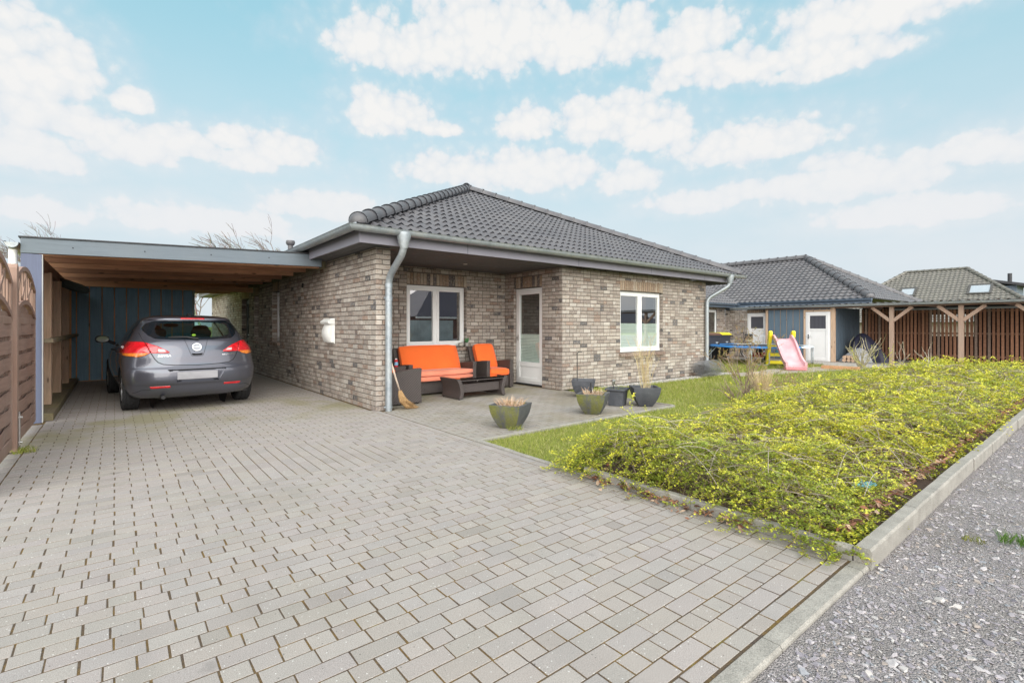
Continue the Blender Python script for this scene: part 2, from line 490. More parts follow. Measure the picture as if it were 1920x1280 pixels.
PR = random.Random(3)
PV = {'v': [], 'f': [], 'c': []}
def paver(x0, x1, y0, y1, tone=None):
    if x1 - x0 < 0.012 or y1 - y0 < 0.012: return
    z = PR.uniform(-0.0005, 0.0005); tx = PR.uniform(-1, 1) * 0.0008; ty = PR.uniform(-1, 1) * 0.0010
    cx, cy = (x0+x1)/2, (y0+y1)/2
    e = 0.0018
    k = PR.gauss(1.0, 0.030)
    if PR.random() < 0.04: k *= 0.90
    base = (0.335*k, 0.304*k, 0.282*k) if tone is None else tuple(q*k for q in tone)
    base = (base[0] * PR.uniform(0.98, 1.015), base[1], base[2] * PR.uniform(0.975, 1.03))
    V = PV['v']; i = len(V)
    rr = 0.0011
    def h(x, y, dz): return (x + PR.uniform(-1,1)*0.0012, y + PR.uniform(-1,1)*0.0012, z + (x-cx)*tx*4 + (y-cy)*ty*4 + dz)
    outer = [(x0,y0),(x1,y0),(x1,y1),(x0,y1)]
    inner = [(x0+e,y0+e),(x1-e,y0+e),(x1-e,y1-e),(x0+e,y1-e)]
    for (x, y) in inner: V.append(h(x, y, 0))
    for (x, y) in outer: V.append(h(x, y, -rr))
    for (x, y) in outer: V.append((x, y, -0.03))
    F = PV['f']
    F.append((i,i+1,i+2,i+3))
    for a in range(4):
        c = (a + 1) % 4
        F.append((i+4+a, i+4+c, i+c, i+a)); F.append((i+8+a, i+8+c, i+4+c, i+4+a))
    PV['c'] += [base] * 9
def run_x(xa, xb, ya, yb, length, shift, gx=0.0075, hole=None):
    x = xa - (shift % length)
    while x < xb:
        a, c = max(x, xa), min(x + length, xb)
        if c - a > 0.02:
            mx, my = (a + c) / 2, (ya + yb) / 2
            if not (hole and hole(mx, my)):
                j = PR.uniform(-0.003, 0.003)
                paver(a + gx*0.55 + j*0.5, c - gx*0.55 + j*0.5, ya + 0.0034, yb - 0.0034)
        x += length
X_L, X_R = -0.735, 3.08
P_SPANS = {}
def patch_span(pair):
    """x range of the relaid patch for a pair of courses, snapped to the stone grid"""
    if pair not in P_SPANS:
        yc = 3.72 + (pair + 0.5) * 0.201
        if abs(yc - 5.05) > 0.62: P_SPANS[pair] = None
        else:
            a = 0.72 + 0.22 * math.sin(pair * 2.1) - (yc - 5.0) * -0.35; b_ = 2.05 + 0.2 * math.sin(pair * 1.3 + 1) - (yc - 5.0) * 0.3
            P_SPANS[pair] = (X_L + round((a - X_L) / 0.1045) * 0.1045, X_L + round((b_ - X_L) / 0.1045) * 0.1045)
    return P_SPANS[pair]
k0 = None
row = 0; y = 1.045
while y < 15.42:
    y1 = y + 0.1005
    if y < 3.72:
        k = row % 3
        if k == 1: run_x(X_L, X_R, y, y1, 0.1045, 0.02 + 0.03 * math.sin(row))
        elif k == 2: run_x(X_L, X_R, y, y1, 0.2095, 0.00, hole=None)
        else: run_x(X_L, X_R, y, y1, 0.2095, 0.1045)
    else:
        if k0 is None: k0 = row; ybase = y
        sp = patch_span((row - k0) // 2)
        sh = 0.1045 * (row % 2) + 0.004 * math.sin(row * 1.7)
        if sp is None: run_x(X_L, X_R, y, y1, 0.2095, sh)
        else:
            run_x(X_L, sp[0], y, y1, 0.2095, sh)
            run_x(sp[1], X_R, y, y1, 0.2095, sh)
            if (row - k0) % 2 == 0:
                x = sp[0]; k = 0
                while x < sp[1] - 0.05:
                    paver(x + 0.004, x + 0.1005, y + 0.003, y1 + 0.1005 - 0.003); x += 0.1045; k += 1
    row += 1; y = y1
# edge courses
run_x(X_L, 3.18, 0.964, 1.042, 0.16, 0.03)
y = 1.045
while y < 7.15:
    paver(3.084, 3.178, y + 0.004, y + 0.205); y += 0.2095
y = 1.045
while y < 9.0:
    paver(-0.845, -0.742, y + 0.004, y + 0.205); y += 0.2095
# the terrace by the front door
TT = (0.318, 0.292, 0.264)
row = 0; y = 4.70
while y < 9.08:
    xa, xb = 3.19, 7.13 if y < 7.2 else 7.05
    x = xa - 0.1045 * (row % 2)
    while x < xb:
        a, c = max(x, xa), min(x + 0.2095, xb)
        if c - a > 0.02 and not (y > 7.10 and a < 3.37): paver(a + 0.0055, c - 0.0055, y + 0.0015, y + 0.0965, TT)
        x += 0.2095
    row += 1; y += 0.1005
drive = np_mesh('driveway', np.array(PV['v']), np.array(PV['f']), M_PAVER, np.array(PV['c']))
structure(drive)
mb = MB()
mb.box((-0.86, 0.93, -0.06), (3.182, 15.5, -0.0021)); 
structure(mb.build('driveway_bedding', M_JOINT))
mb = MB(); mb.box((3.186, 4.66, -0.06), (7.16, 9.10, -0.0022))
structure(mb.build('terrace_bedding', M_JOINT))

# ------------------------------------------------------------------ kerbs
M_KERB = plain('kerb_concrete', (0.285,0.268,0.24), 0.92, 0, 0.2, 9, 0.5, 120, fine=0.28)
mb = MB()
def kerb_run(p, q, width, ztop, zbot, length=1.0, jit=0.006):
    p = Vector(p); q = Vector(q); L = (q - p).length; d = (q - p) / L; n = Vector((-d.y, d.x, 0))
    s = 0.0; k = 0
    while s < L - 0.02:
        e = min(L, s + length)
        dz = PR.uniform(-jit, jit); dn = PR.uniform(-jit, jit)
        c = 0.012
        a = p + d * (s + 0.003); z = p + d * (e - 0.003)
        w0 = n * (width/2); up = Vector((0, 0, 1)); o = n * dn
        prof = [(-1, zbot), (-1, ztop - c), (-0.78, ztop), (0.78, ztop), (1, ztop - c), (1, zbot)]
        r0 = [a + o + w0 * u + up * (zz + dz) for u, zz in prof]; r1 = [z + o + w0 * u + up * (zz + dz + PR.uniform(-jit, jit) * 0.5) for u, zz in prof]
        i = mb.pts(r0); j = mb.pts(r1); m_ = len(prof)
        for u in range(m_ - 1): mb.face((i+u, i+u+1, j+u+1, j+u))
        mb.face([i + u for u in reversed(range(m_))]); mb.face([j + u for u in range(m_)])
        s = e; k += 1
kerb_run((3.19, 0.905, 0), (13.5, 0.905, 0), 0.084, 0.088, -0.1, 0.98)           # raised kerb by the gravel road
kerb_run((3.215, 0.948, 0), (3.215, 2.96, 0), 0.055, 0.075, -0.1, 0.99)           # raised edge of the planting bed
kerb_run((3.215, 2.97, 0), (3.215, 4.70, 0), 0.05, 0.018, -0.1, 0.99)            # low lawn edging
kerb_run((3.22, 4.655, 0), (7.2, 4.655, 0), 0.045, 0.008, -0.1, 0.99, 0.003)
kerb_run((7.185, 4.68, 0), (7.185, 6.85, 0), 0.045, 0.008, -0.1, 0.99, 0.003)
kerb_run((-0.86, 0.915, 0), (3.188, 0.915, 0), 0.088, 0.003, -0.1, 0.99, 0.002)  # flush edge of the drive
structure(mb.build('kerb', M_KERB))

# ------------------------------------------------------------------ gravel road
m, t, b = new_mat('gravel_base')
co = t.coords()
vo = t.new('ShaderNodeTexVoronoi'); vo.inputs['Scale'].default_value = 130; t.link(co, vo.inputs['Vector'])
n = t.noise(co, 2.2, 6, 0.65)
cell = t.sep(vo.outputs['Color'])[0]
colr = t.ramp(cell, [(0.0, (0.25,0.228,0.228)), (0.5, (0.34,0.31,0.308)), (1.0, (0.43,0.395,0.39))])
colr = t.mix(t.math('MULTIPLY', t.smooth(n, 0.45, 0.7), 0.6), colr, (0.21,0.19,0.165))
t.link(colr, b.inputs['Base Color']); b.inputs['Roughness'].default_value = 0.95
t.link(t.bump(t.math('SUBTRACT', 1.0, vo.outputs['Distance']), 0.9, 0.02), b.inputs['Normal'])
mb = MB()
mb.poly([(-60,-40,-0.022),(60,-40,-0.022),(60,0.87,-0.022),(-60,0.87,-0.022)])
structure(mb.build('gravel_road', m))
def stones(name, n, place, size, mat, palette, zbase, flat=0.35, seed=1):
    g = np.random.default_rng(seed)
    ang = np.linspace(0, 2*np.pi, 6, endpoint=False)
    V = np.zeros((n, 12, 3)); xy = place(g, n)
    sz = size(g, n)
    for k in range(n):
        r1 = sz[k] * g.uniform(0.6, 1.3, 6); r2 = r1 * g.uniform(0.62, 0.95, 6); a = ang + g.uniform(-0.42, 0.42, 6)
        el = g.uniform(0.38, 0.95); h = sz[k] * flat * g.uniform(0.6, 1.5); rz = g.uniform(0, 6.28)
        lo = np.stack([r1*np.cos(a), r1*np.sin(a)*el, np.zeros(6)], 1); hi = np.stack([r2*np.cos(a), r2*np.sin(a)*el, np.full(6, h)], 1)
        P = np.concatenate([lo, hi]); c, s = math.cos(rz), math.sin(rz)
        P = P @ np.array([[c, s, 0], [-s, c, 0], [0, 0, 1]])
        tx, ty = g.normal(0, 0.22, 2); P[:, 2] += P[:, 0]*tx + P[:, 1]*ty
        V[k] = P + np.array([xy[k, 0], xy[k, 1], zbase + g.uniform(-0.006, 0.006)])
    q = []
    for j in range(6):
        j2 = (j+1) % 6; q.append((j, j2, 6+j2, 6+j))
    q += [(6, 7, 8, 9), (9, 10, 11, 6)]
    q = np.array(q); Q = (q[None] + (np.arange(n)*12)[:, None, None]).reshape(-1, 4)
    pal = np.array(palette); ci = g.integers(0, len(pal), n); cols = pal[ci] * g.uniform(0.9, 1.1, (n, 1))
    cols = np.repeat(cols, 8, axis=0)
    return np_mesh(name, V.reshape(-1, 3), Q, mat, cols)
M_STONE = attr_mat('stone_chip', 0.85, 0.2, 40, 0.5, 60)
PAL = [(0.33,0.305,0.325),(0.27,0.248,0.27),(0.39,0.36,0.37),(0.21,0.195,0.22),(0.46,0.43,0.43),(0.30,0.275,0.297),(0.36,0.33,0.345),(0.43,0.405,0.39),(0.36,0.31,0.28),(0.26,0.265,0.285)]
def place_gravel(g, n):
    out = np.zeros((0, 2))
    while len(out) < n:
        u = g.uniform(0, 1, (n, 2)); X = 1.3 + (u[:, 0] ** 1.9) * 13.0; Y = -0.55 + u[:, 1] * 1.40
        ok = (Y > 0.07 * X - 0.35) & ((X > 3.2) | (Y < 0.862)) & (Y < 0.845)
        out = np.concatenate([out, np.stack([X, Y], 1)[ok]])
    return out[:n]
o = stones('gravel', 40000, place_gravel, lambda g, n: np.clip(g.lognormal(-5.08, 0.5, n), 0.0035, 0.034), M_STONE, PAL, -0.024, 0.24, 5)
tag(o, 'grey angular stone chips lying loose on the gravel road', 'gravel', kind='stuff')
# pale pebble strip along the front wall
PAL2 = [(0.45,0.43,0.41),(0.55,0.53,0.5),(0.36,0.35,0.34),(0.5,0.46,0.42)]
def place_strip(g, n):
    X = g.uniform(8.2, 13.6, n); Y = 7.17 - g.uniform(0, 1, n) * np.clip((X - 8.0) * 0.35, 0.05, 0.36)
    return np.stack([X, Y], 1)
o = stones('pebble_strip', 2600, place_strip, lambda g, n: g.uniform(0.013, 0.026, n), M_STONE, PAL2, -0.02, 0.6, 9)
tag(o, 'strip of pale pebbles at the foot of the brick front wall', 'pebbles', kind='stuff')

# sandy path and concrete yard by the shed
M_SAND = plain('sandy_path_soil', (0.36,0.31,0.26), 0.95, 0, 0.2, 5, 0.6, 60, fine=0.3)
mb = MB()
def blob(pts, z):
    mb.poly([(x, y, z) for x, y in pts])
blob([(12.8,6.3),(14.5,5.9),(15.4,5.7),(16.8,5.3),(18.2,5.0),(19.4,4.9),(19.5,6.6),(18.0,6.2),(16.6,6.6),(15.6,6.9),(14.7,6.7),(13.6,6.9)], -0.012)
blob([(13.3,8.6),(15.0,8.1),(15.6,8.3),(15.2,8.8),(13.6,9.2)], -0.012)
structure(mb.build('sandy_path', M_SAND))
M_YARD = plain('yard_slab', (0.42,0.385,0.345), 0.95, 0, 0.14, 3, 0.3, 60)
mb = MB(); mb.box((18.9, 1.0, -0.06), (24.0, 10.9, -0.006)); mb.box((13.0, 9.75, -0.06), (18.9, 10.9, -0.006))
structure(mb.build('yard_pavement', M_YARD))
# ------------------------------------------------------------------ brick helpers
M_BRICK = None
m, t, b = new_mat('brick_face')
co = t.coords(); base = t.attr('col')
n = t.noise(co, 34, 6, 0.7); n2 = t.noise(co, 16, 4, 0.6); n3 = t.noise(co, 120, 3, 0.6); n4 = t.noise(co, 1.1, 4)
colr = t.mix(t.math('MULTIPLY', t.smooth(n, 0.50, 0.62), 0.62), base, (0.47,0.42,0.36))
colr = t.mix(t.math('MULTIPLY', t.smooth(n2, 0.53, 0.66), 0.55), colr, (0.25,0.165,0.115))
colr = t.mix(t.math('MULTIPLY', t.smooth(t.math('SUBTRACT', 1.0, n3), 0.58, 0.66), 0.75), colr, (0.09,0.08,0.075))
colr = t.mix(1.0, colr, t.ramp(n4, [(0.3, (0.90,0.90,0.91)), (0.7, (1.08,1.07,1.05))]), 'MULTIPLY')
t.link(colr, b.inputs['Base Color']); b.inputs['Roughness'].default_value = 0.9; b.inputs['Specular IOR Level'].default_value = 0.2
t.link(t.bump(t.math('ADD', n, t.math('MULTIPLY', n3, 0.5)), 0.55, 0.006), b.inputs['Normal'])
M_BRICK = m
M_MORTAR = plain('mortar', (0.115,0.10,0.087), 0.95, 0, 0.2, 12, 0.5, 150)
PALB = [((0.415,0.37,0.33),36),((0.36,0.315,0.28),26),((0.29,0.247,0.222),15),((0.485,0.445,0.405),14),((0.30,0.222,0.182),5),((0.125,0.12,0.125),4)]
PALW = [p for p, k in PALB for _ in range(k)]
WARM = [(0.36,0.285,0.215),(0.31,0.225,0.16),(0.40,0.33,0.255),(0.28,0.205,0.15),(0.37,0.31,0.25),(0.33,0.245,0.175),(0.36,0.30,0.24),(0.30,0.22,0.165),(0.12,0.11,0.11)]
def bcol(r, dark=1.0, warm=None):
    c = r.choice(warm or PALW); k = r.uniform(0.85, 1.14) * dark
    return (c[0]*k, c[1]*k, c[2]*k)
def brick_quad(mb, o, u, n, u0, u1, z0, z1, r, col):
    e = 0.003; dj = r.uniform(-0.0018, 0.0018)
    def P(a, z, dpt): return o + u * a + n * dpt + Vector((0, 0, z))
    j = lambda: r.uniform(-0.0015, 0.0015)
    F = [P(u0+e+j(), z0+e+j(), dj), P(u1-e+j(), z0+e+j(), dj+j()), P(u1-e+j(), z1-e+j(), dj+j()), P(u0+e+j(), z1-e+j(), dj)]
    B = [P(u0, z0, -0.0075), P(u1, z0, -0.0075), P(u1, z1, -0.0075), P(u0, z1, -0.0075)]
    i = mb.pts(F + B)
    mb.face((i, i+1, i+2, i+3), 0, col)
    for k in range(4):
        k2 = (k+1) % 4
        mb.face((i+4+k, i+4+k2, i+k2, i+k), 0, col)
CP = 0.0781
def brick_face(mb, o, u, n, L, z0, z1, opens=(), seed=1, soldiers=True, header=0.22, warm=None):
    """a face of bricks in wild bond with openings (u0,u1,z0,z1); soldier course above each opening"""
    r = random.Random(seed); o = Vector(o); u = Vector(u); n = Vector(n)
    cuts = [tuple(a[:4]) for a in opens]
    if soldiers:
        for (a, b_, c, d, *rest) in opens:
            if rest and rest[0] == 0: continue
            cuts.append((a - 0.0, b_ + 0.0, d, d + 0.243))
            k = max(1, round((b_ - a) / CP)); p = (b_ - a) / k
            for q in range(k):
                brick_quad(mb, o, u, n, a + q*p + 0.005, a + (q+1)*p - 0.005, d + 0.004, min(z1, d + 0.240), r, bcol(r, 1.0, WARM))
    z = z0; row = 0
    while z < z1 - 0.02:
        zt = min(z + CP - 0.011, z1); zm = (z + zt) / 2
        segs = [(0.0, L)]
        for (a, b_, c, d) in cuts:
            if c - 0.02 < zm < d:
                ns = []
                for (s, e) in segs:
                    if b_ <= s or a >= e: ns.append((s, e))
                    else:
                        if a - s > 0.02: ns.append((s, a))
                        if e - b_ > 0.02: ns.append((b_, e))
                segs = ns
        for (s, e) in segs:
            x = s; first = True
            while x < e - 0.01:
                ln = 0.105 if r.random() < header else 0.213
                if first: ln = 0.105 if row % 2 else 0.213
                first = False
                xe = x + ln
                if e - xe < 0.07: xe = e
                if xe - x > 0.28: xe = x + (xe - x) / 2
                brick_quad(mb, o, u, n, x + (0.0065 if x > s else 0.0), min(xe, e) - (0.0065 if xe < e - 1e-4 else 0.0), z, zt, r, bcol(r, 1.0, warm))
                x = xe
        z += CP; row += 1
def core_panels(mb, o, u, n, L, z0, z1, opens, depth, mi=1, back=0.007):
    """the solid wall behind the brick faces, split round its openings"""
    o = Vector(o); u = Vector(u); n = Vector(n)
    us = sorted(set([0, L] + [q for a in opens for q in (a[0], a[1])]))
    for i in range(len(us) - 1):
        a, b_ = us[i], us[i+1]
        zs = [(z0, z1)]
        for op in opens:
            if op[0] < (a+b_)/2 < op[1]:
                zs = [(s, e) for (s, e0) in zs for (s, e) in ((s, min(e0, op[2])), (max(s, op[3]), e0)) if e - s > 0.005]
        for (s, e) in zs:
            p0 = o + u*a - n*back; p1 = o + u*b_ - n*depth
            mb.box((p0.x, p0.y, s), (p1.x, p1.y, e), mi)

# ------------------------------------------------------------------ window helper
M_PVC = plain('white_pvc', (0.80,0.80,0.80), 0.35, 0, 0.03, 3)
M_GLASS = glass('window_glass', (0.93,0.97,0.955), 0.32)
M_GLASS_D = glass('door_glass', (0.90,0.95,0.93), 0.20)
M_PLEAT = None
m, t, b = new_mat('pleated_blind')
z = t.sep(t.pos())[2]
s = t.math('SINE', t.math('MULTIPLY', z, 2*math.pi/0.034))
t.link(t.ramp(t.math('MULTIPLY_ADD', s, 0.5, 0.5), [(0, (0.66,0.78,0.72)), (1, (0.84,0.92,0.87))]), b.inputs['Base Color']); b.inputs['Roughness'].default_value = 0.8
t.link(t.bump(s, 0.6, 0.01), b.inputs['Normal']); M_PLEAT = m
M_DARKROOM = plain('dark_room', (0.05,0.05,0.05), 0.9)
def frame_ring(mb, B, u0, u1, z0, z1, wd, d0, d1, mi=0):
    """rectangular ring in a wall frame B(u,depth,z)"""
    def bx(a, b_, c, d):
        p = B(a, d0, c); q = B(b_, d1, d); mb.box(tuple(p), tuple(q), mi)
    bx(u0, u0+wd, z0, z1); bx(u1-wd, u1, z0, z1); bx(u0+wd, u1-wd, z0, z0+wd); bx(u0+wd, u1-wd, z1-wd, z1)
def window(parent, o, u, n, u0, u1, z0, z1, setback, leaves=2, blind=None, sill=True, curtain=None, name='window', frame_m=None, roomd=1.6):
    o = Vector(o); u = Vector(u); n = Vector(n)
    B = lambda a, dpt, z: o + u*a - n*dpt + Vector((0, 0, z))
    fm = frame_m or M_PVC
    mb = MB()
    frame_ring(mb, B, u0+0.004, u1-0.004, z0+0.002, z1-0.002, 0.062, setback, setback+0.07)
    W = (u1-u0)
    if leaves == 2:
        c = (u0+u1)/2
        p = B(c-0.035, setback+0.001, z0+0.064); q = B(c+0.035, setback+0.069, z1-0.064); mb.box(tuple(p), tuple(q))
    p = B(u0+0.004, setback-0.012, z0-0.001); q = B(u1-0.004, setback-0.0015, z0+0.03); mb.box(tuple(p), tuple(q))
    f = mb.build(name, fm, parent, bevel=0.004)
    spans = [(u0+0.05, (u0+u1)/2-0.02), ((u0+u1)/2+0.02, u1-0.05)] if leaves == 2 else [(u0+0.05, u1-0.05)]
    for (a, b_) in spans:
        mb = MB(); frame_ring(mb, B, a, b_, z0+0.05, z1-0.05, 0.058, setback-0.014, setback+0.05)
        mb.build('sash', fm, f, bevel=0.005)
        mb = MB()
        g = 0.052; dd = setback + 0.012
        mb.poly([B(a+g, dd, z0+0.05+g), B(b_-g, dd, z0+0.05+g), B(b_-g, dd, z1-0.05-g), B(a+g, dd, z1-0.05-g)])
        mb.build('pane', M_GLASS, f)
        if blind:
            mb = MB(); p = B(a+0.058, setback+0.022, z0+0.11); q = B(b_-0.058, setback+0.028, z0+0.11+blind); mb.box(tuple(p), tuple(q))
            mb.build('blind', M_PLEAT, f)
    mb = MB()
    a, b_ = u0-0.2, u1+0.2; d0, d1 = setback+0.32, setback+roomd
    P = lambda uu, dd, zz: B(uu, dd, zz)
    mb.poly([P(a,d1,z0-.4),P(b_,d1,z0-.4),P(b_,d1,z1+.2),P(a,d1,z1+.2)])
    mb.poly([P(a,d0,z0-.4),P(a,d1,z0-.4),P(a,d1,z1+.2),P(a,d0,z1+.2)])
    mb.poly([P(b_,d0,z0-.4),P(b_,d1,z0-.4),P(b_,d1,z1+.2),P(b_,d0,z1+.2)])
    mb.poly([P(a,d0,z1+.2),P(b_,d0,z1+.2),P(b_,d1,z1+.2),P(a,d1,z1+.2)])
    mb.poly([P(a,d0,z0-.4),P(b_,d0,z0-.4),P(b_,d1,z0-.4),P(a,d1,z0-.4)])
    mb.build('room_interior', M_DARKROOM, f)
    if sill:
        mb = MB(); r = random.Random(int(u0*100)); k = round((u1-u0+0.08)/CP); pt = (u1-u0+0.08)/k
        for q in range(k):
            a = u0-0.04+q*pt
            c = bcol(r, 0.8, [(0.33,0.24,0.20),(0.29,0.20,0.165),(0.37,0.28,0.23),(0.25,0.175,0.145)])
            zt = z0-0.005; zb = z0-0.085
            pts = [B(a+0.004, -0.062, zb-0.012), B(a+pt-0.004, -0.062, zb-0.012), B(a+pt-0.004, -0.062, zt-0.025), B(a+0.004, -0.062, zt-0.025),
                   B(a+0.004, setback+0.02, zb), B(a+pt-0.004, setback+0.02, zb), B(a+pt-0.004, setback+0.02, zt), B(a+0.004, setback+0.02, zt)]
            i = mb.pts(pts)
            for fq in ((0,1,2,3),(3,2,6,7),(1,5,6,2),(0,3,7,4),(0,4,5,1)): mb.face([i+x for x in fq], 0, c)
        p = B(u0-0.035, -0.054, z0-0.092); q = B(u1+0.035, setback+0.0, z0-0.03)
        mb.box(tuple(p), tuple(q), 1)
        mb.build('sill', [M_BRICK, M_MORTAR], f)
    return f

# ------------------------------------------------------------------ the brick bungalow
house = thing('brick_house', 'single storey beige brick house with a dark hipped tile roof and a covered corner entrance', 'house', (7.9, 7.2, 0))
Z1 = 2.50
X0, XA, XB, X1, YF, YB, Y1 = 3.12, 3.36, 7.12, 12.62, 7.20, 9.10, 23.6
UX, UY = (1, 0, 0), (0, 1, 0)
left_open = [(5.68, 6.40, 0.92, 2.17), (7.92, 8.46, 0.92, 2.17), (9.18, 10.28, 0.0, 2.15)]
front_open = [(8.96-XB, 10.62-XB, 0.71, 2.125)]
alc_open = [(4.60-XA, 6.05-XA, 0.88, 2.16)]
door_open = [(0.62, 1.58, 0.0, 2.16)]          # along +Y from 7.12
mb = MB()
brick_face(mb, (X0, YF, 0), UY, (-1, 0, 0), Y1-YF, 0.0, Z1+0.02, left_open, 2, header=0.25)
brick_face(mb, (X0, YF, 0), UX, (0, -1, 0), XA-X0, 0.0, Z1+0.02, (), 3, header=0.0)
brick_face(mb, (XA, YF, 0), UY, (1, 0, 0), YB-YF, 0.0, Z1+0.02, (), 4)
brick_face(mb, (XA, YB, 0), UX, (0, -1, 0), XB-XA, 0.0, Z1+0.02, alc_open, 5)
brick_face(mb, (XB, YF, 0), UY, (-1, 0, 0), YB-YF, 0.0, Z1+0.02, door_open, 6)
brick_face(mb, (XB, YF, 0), UX, (0, -1, 0), X1-XB, 0.0, Z1+0.02, front_open, 7)
core_panels(mb, (X0, YF+0.007, 0), UY, (-1, 0, 0), Y1-YF, 0.0, Z1+0.02, left_open, 0.231)
core_panels(mb, (XA-0.2, YB, 0), UX, (0, -1, 0), XB-XA+0.2, 0.0, Z1+0.02, [(a+0.2, b_+0.2, c, d) for a, b_, c, d in alc_open], 0.30)
core_panels(mb, (XB, YF+0.3, 0), UY, (-1, 0, 0), YB-YF-0.3, 0.0, Z1+0.02, [(a-0.3, b_-0.3, c, d) for a, b_, c, d in door_open], 0.30)
core_panels(mb, (XB+0.009, YF, 0), UX, (0, -1, 0), X1-XB-0.009, 0.0, Z1+0.02, front_open, 0.30)
mb.box((X1-0.3, YF+0.3, 0), (X1-0.009, Y1-0.3, Z1+0.02), 1)
mb.box((X0+0.3, Y1-0.3, 0), (X1-0.3, Y1-0.009, Z1+0.02), 1)
# brick reveals beside the openings
def reveal(x, y, d, n, L, z0, z1, seed): brick_face(mb, (x, y, 0), d, n, L, z0, z1, (), seed)
reveal(10.612, YF, UY, (-1,0,0), 0.12, 0.71, 2.125, 21)
reveal(6.042, YB, UY, (-1,0,0), 0.12, 0.88, 2.16, 22)
reveal(XB, YF+1.572, UX, (0,-1,0), 0.12, 0.0, 2.16, 23)
for k, (a, b_, c, d) in enumerate(left_open): reveal(X0, YF+b_-0.008, UX, (0,-1,0), 0.16, c, d, 24+k)
brick_face(mb, (X1, YF, 0), UY, (1, 0, 0), Y1-YF, 0.0, Z1+0.02, (), 30)
mb.build('wall', [M_BRICK, M_MORTAR], house)

# windows and the glazed door
window(house, (XB, YF, 0), UX, (0,-1,0), 8.96-XB, 10.60-XB, 0.71, 2.12, 0.085, 2, 0.55)
window(house, (XA, YB, 0), UX, (0,-1,0), 4.60-XA, 6.03-XA, 0.88, 2.155, 0.085, 2, None)
window(house, (X0, YF, 0), UY, (-1,0,0), 5.69, 6.39, 0.93, 2.165, 0.12, 1, None)
window(house, (X0, YF, 0), UY, (-1,0,0), 7.93, 8.45, 0.93, 2.165, 0.15, 1, None)
def glazed_door(parent, o, u, n, u0, u1, z0, z1, setback, rail, blind_top, fm, name='door', glass_m=None):
    o = Vector(o); u = Vector(u); n = Vector(n)
    B = lambda a, dpt, z: o + u*a - n*dpt + Vector((0, 0, z))
    mb = MB(); frame_ring(mb, B, u0+0.003, u1-0.003, z0+0.002, z1-0.002, 0.06, setback, setback+0.07)
    f = mb.build(name, fm, parent, bevel=0.004)
    mb = MB(); a, b_ = u0+0.05, u1-0.05
    frame_ring(mb, B, a, b_, z0+0.05, z1-0.05, 0.085, setback-0.014, setback+0.05)
    p = B(a+0.085, setback-0.013, rail-0.05); q = B(b_-0.085, setback+0.049, rail+0.05); mb.box(tuple(p), tuple(q))
    p = B(a+0.085, setback+0.006, z0+0.135); q = B(b_-0.085, setback+0.03, rail-0.05); mb.box(tuple(p), tuple(q))
    mb.build('door_leaf', fm, f, bevel=0.005)
    mb = MB(); g = 0.08; dd = setback+0.012
    mb.poly([B(a+g, dd, rail+0.045), B(b_-g, dd, rail+0.045), B(b_-g, dd, z1-0.13), B(a+g, dd, z1-0.13)])
    mb.build('pane', glass_m or M_GLASS_D, f)
    if blind_top:
        mb = MB(); p = B(a+0.088, setback+0.022, rail+0.055); q = B(b_-0.088, setback+0.028, blind_top); mb.box(tuple(p), tuple(q))
        mb.build('blind', M_PLEAT, f)
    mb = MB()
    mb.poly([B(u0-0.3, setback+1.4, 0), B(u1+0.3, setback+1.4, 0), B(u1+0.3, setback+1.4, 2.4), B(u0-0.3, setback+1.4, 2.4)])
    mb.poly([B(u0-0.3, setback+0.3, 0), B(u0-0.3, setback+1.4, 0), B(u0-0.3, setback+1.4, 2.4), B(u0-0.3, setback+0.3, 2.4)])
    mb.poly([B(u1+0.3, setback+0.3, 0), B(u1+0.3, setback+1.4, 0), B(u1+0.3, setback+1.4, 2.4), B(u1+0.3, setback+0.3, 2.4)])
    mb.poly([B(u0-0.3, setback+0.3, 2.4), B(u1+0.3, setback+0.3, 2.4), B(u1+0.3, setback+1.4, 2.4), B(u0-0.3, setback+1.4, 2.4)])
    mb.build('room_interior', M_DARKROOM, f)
    return f, B
M_STEEL = plain('brushed_steel', (0.62,0.62,0.62), 0.3, 1.0, 0.05, 20)
f, B = glazed_door(house, (XB, YF, 0), UY, (-1,0,0), 0.62, 1.56, 0.03, 2.15, 0.06, 0.46, 1.13, M_PVC)
mb = MB(); mb.tube([B(1.46, 0.02, 1.05), B(1.46, -0.0, 1.05)], 0.02, 10); mb.box(tuple(B(1.45, 0.042, 0.98)), tuple(B(1.475, 0.032, 1.12)))
mb.build('door_handle', M_STEEL, f, smooth=False)
M_DOORGREEN = plain('dark_green_door_paint', (0.02,0.035,0.035), 0.35, 0, 0.1, 3)
f, B = glazed_door(house, (X0, YF, 0), UY, (-1,0,0), 9.19, 10.27, 0.03, 2.14, 0.14, 0.9, None, M_DOORGREEN)
mb = MB(); mb.tube([B(9.36, 0.12, 1.05), B(9.36, 0.05, 1.05), B(9.50, 0.05, 1.05)], 0.011, 8); mb.build('door_handle', M_STEEL, f)
M_RUBBER = plain('black_rubber', (0.02,0.02,0.022), 0.85, 0, 0.2, 30, 0.3, 100)
mb = MB(); mb.box((XB-0.004, YF+0.62, 0.0), (XB+0.12, YF+1.58, 0.026)); mb.build('threshold', M_RUBBER, house)

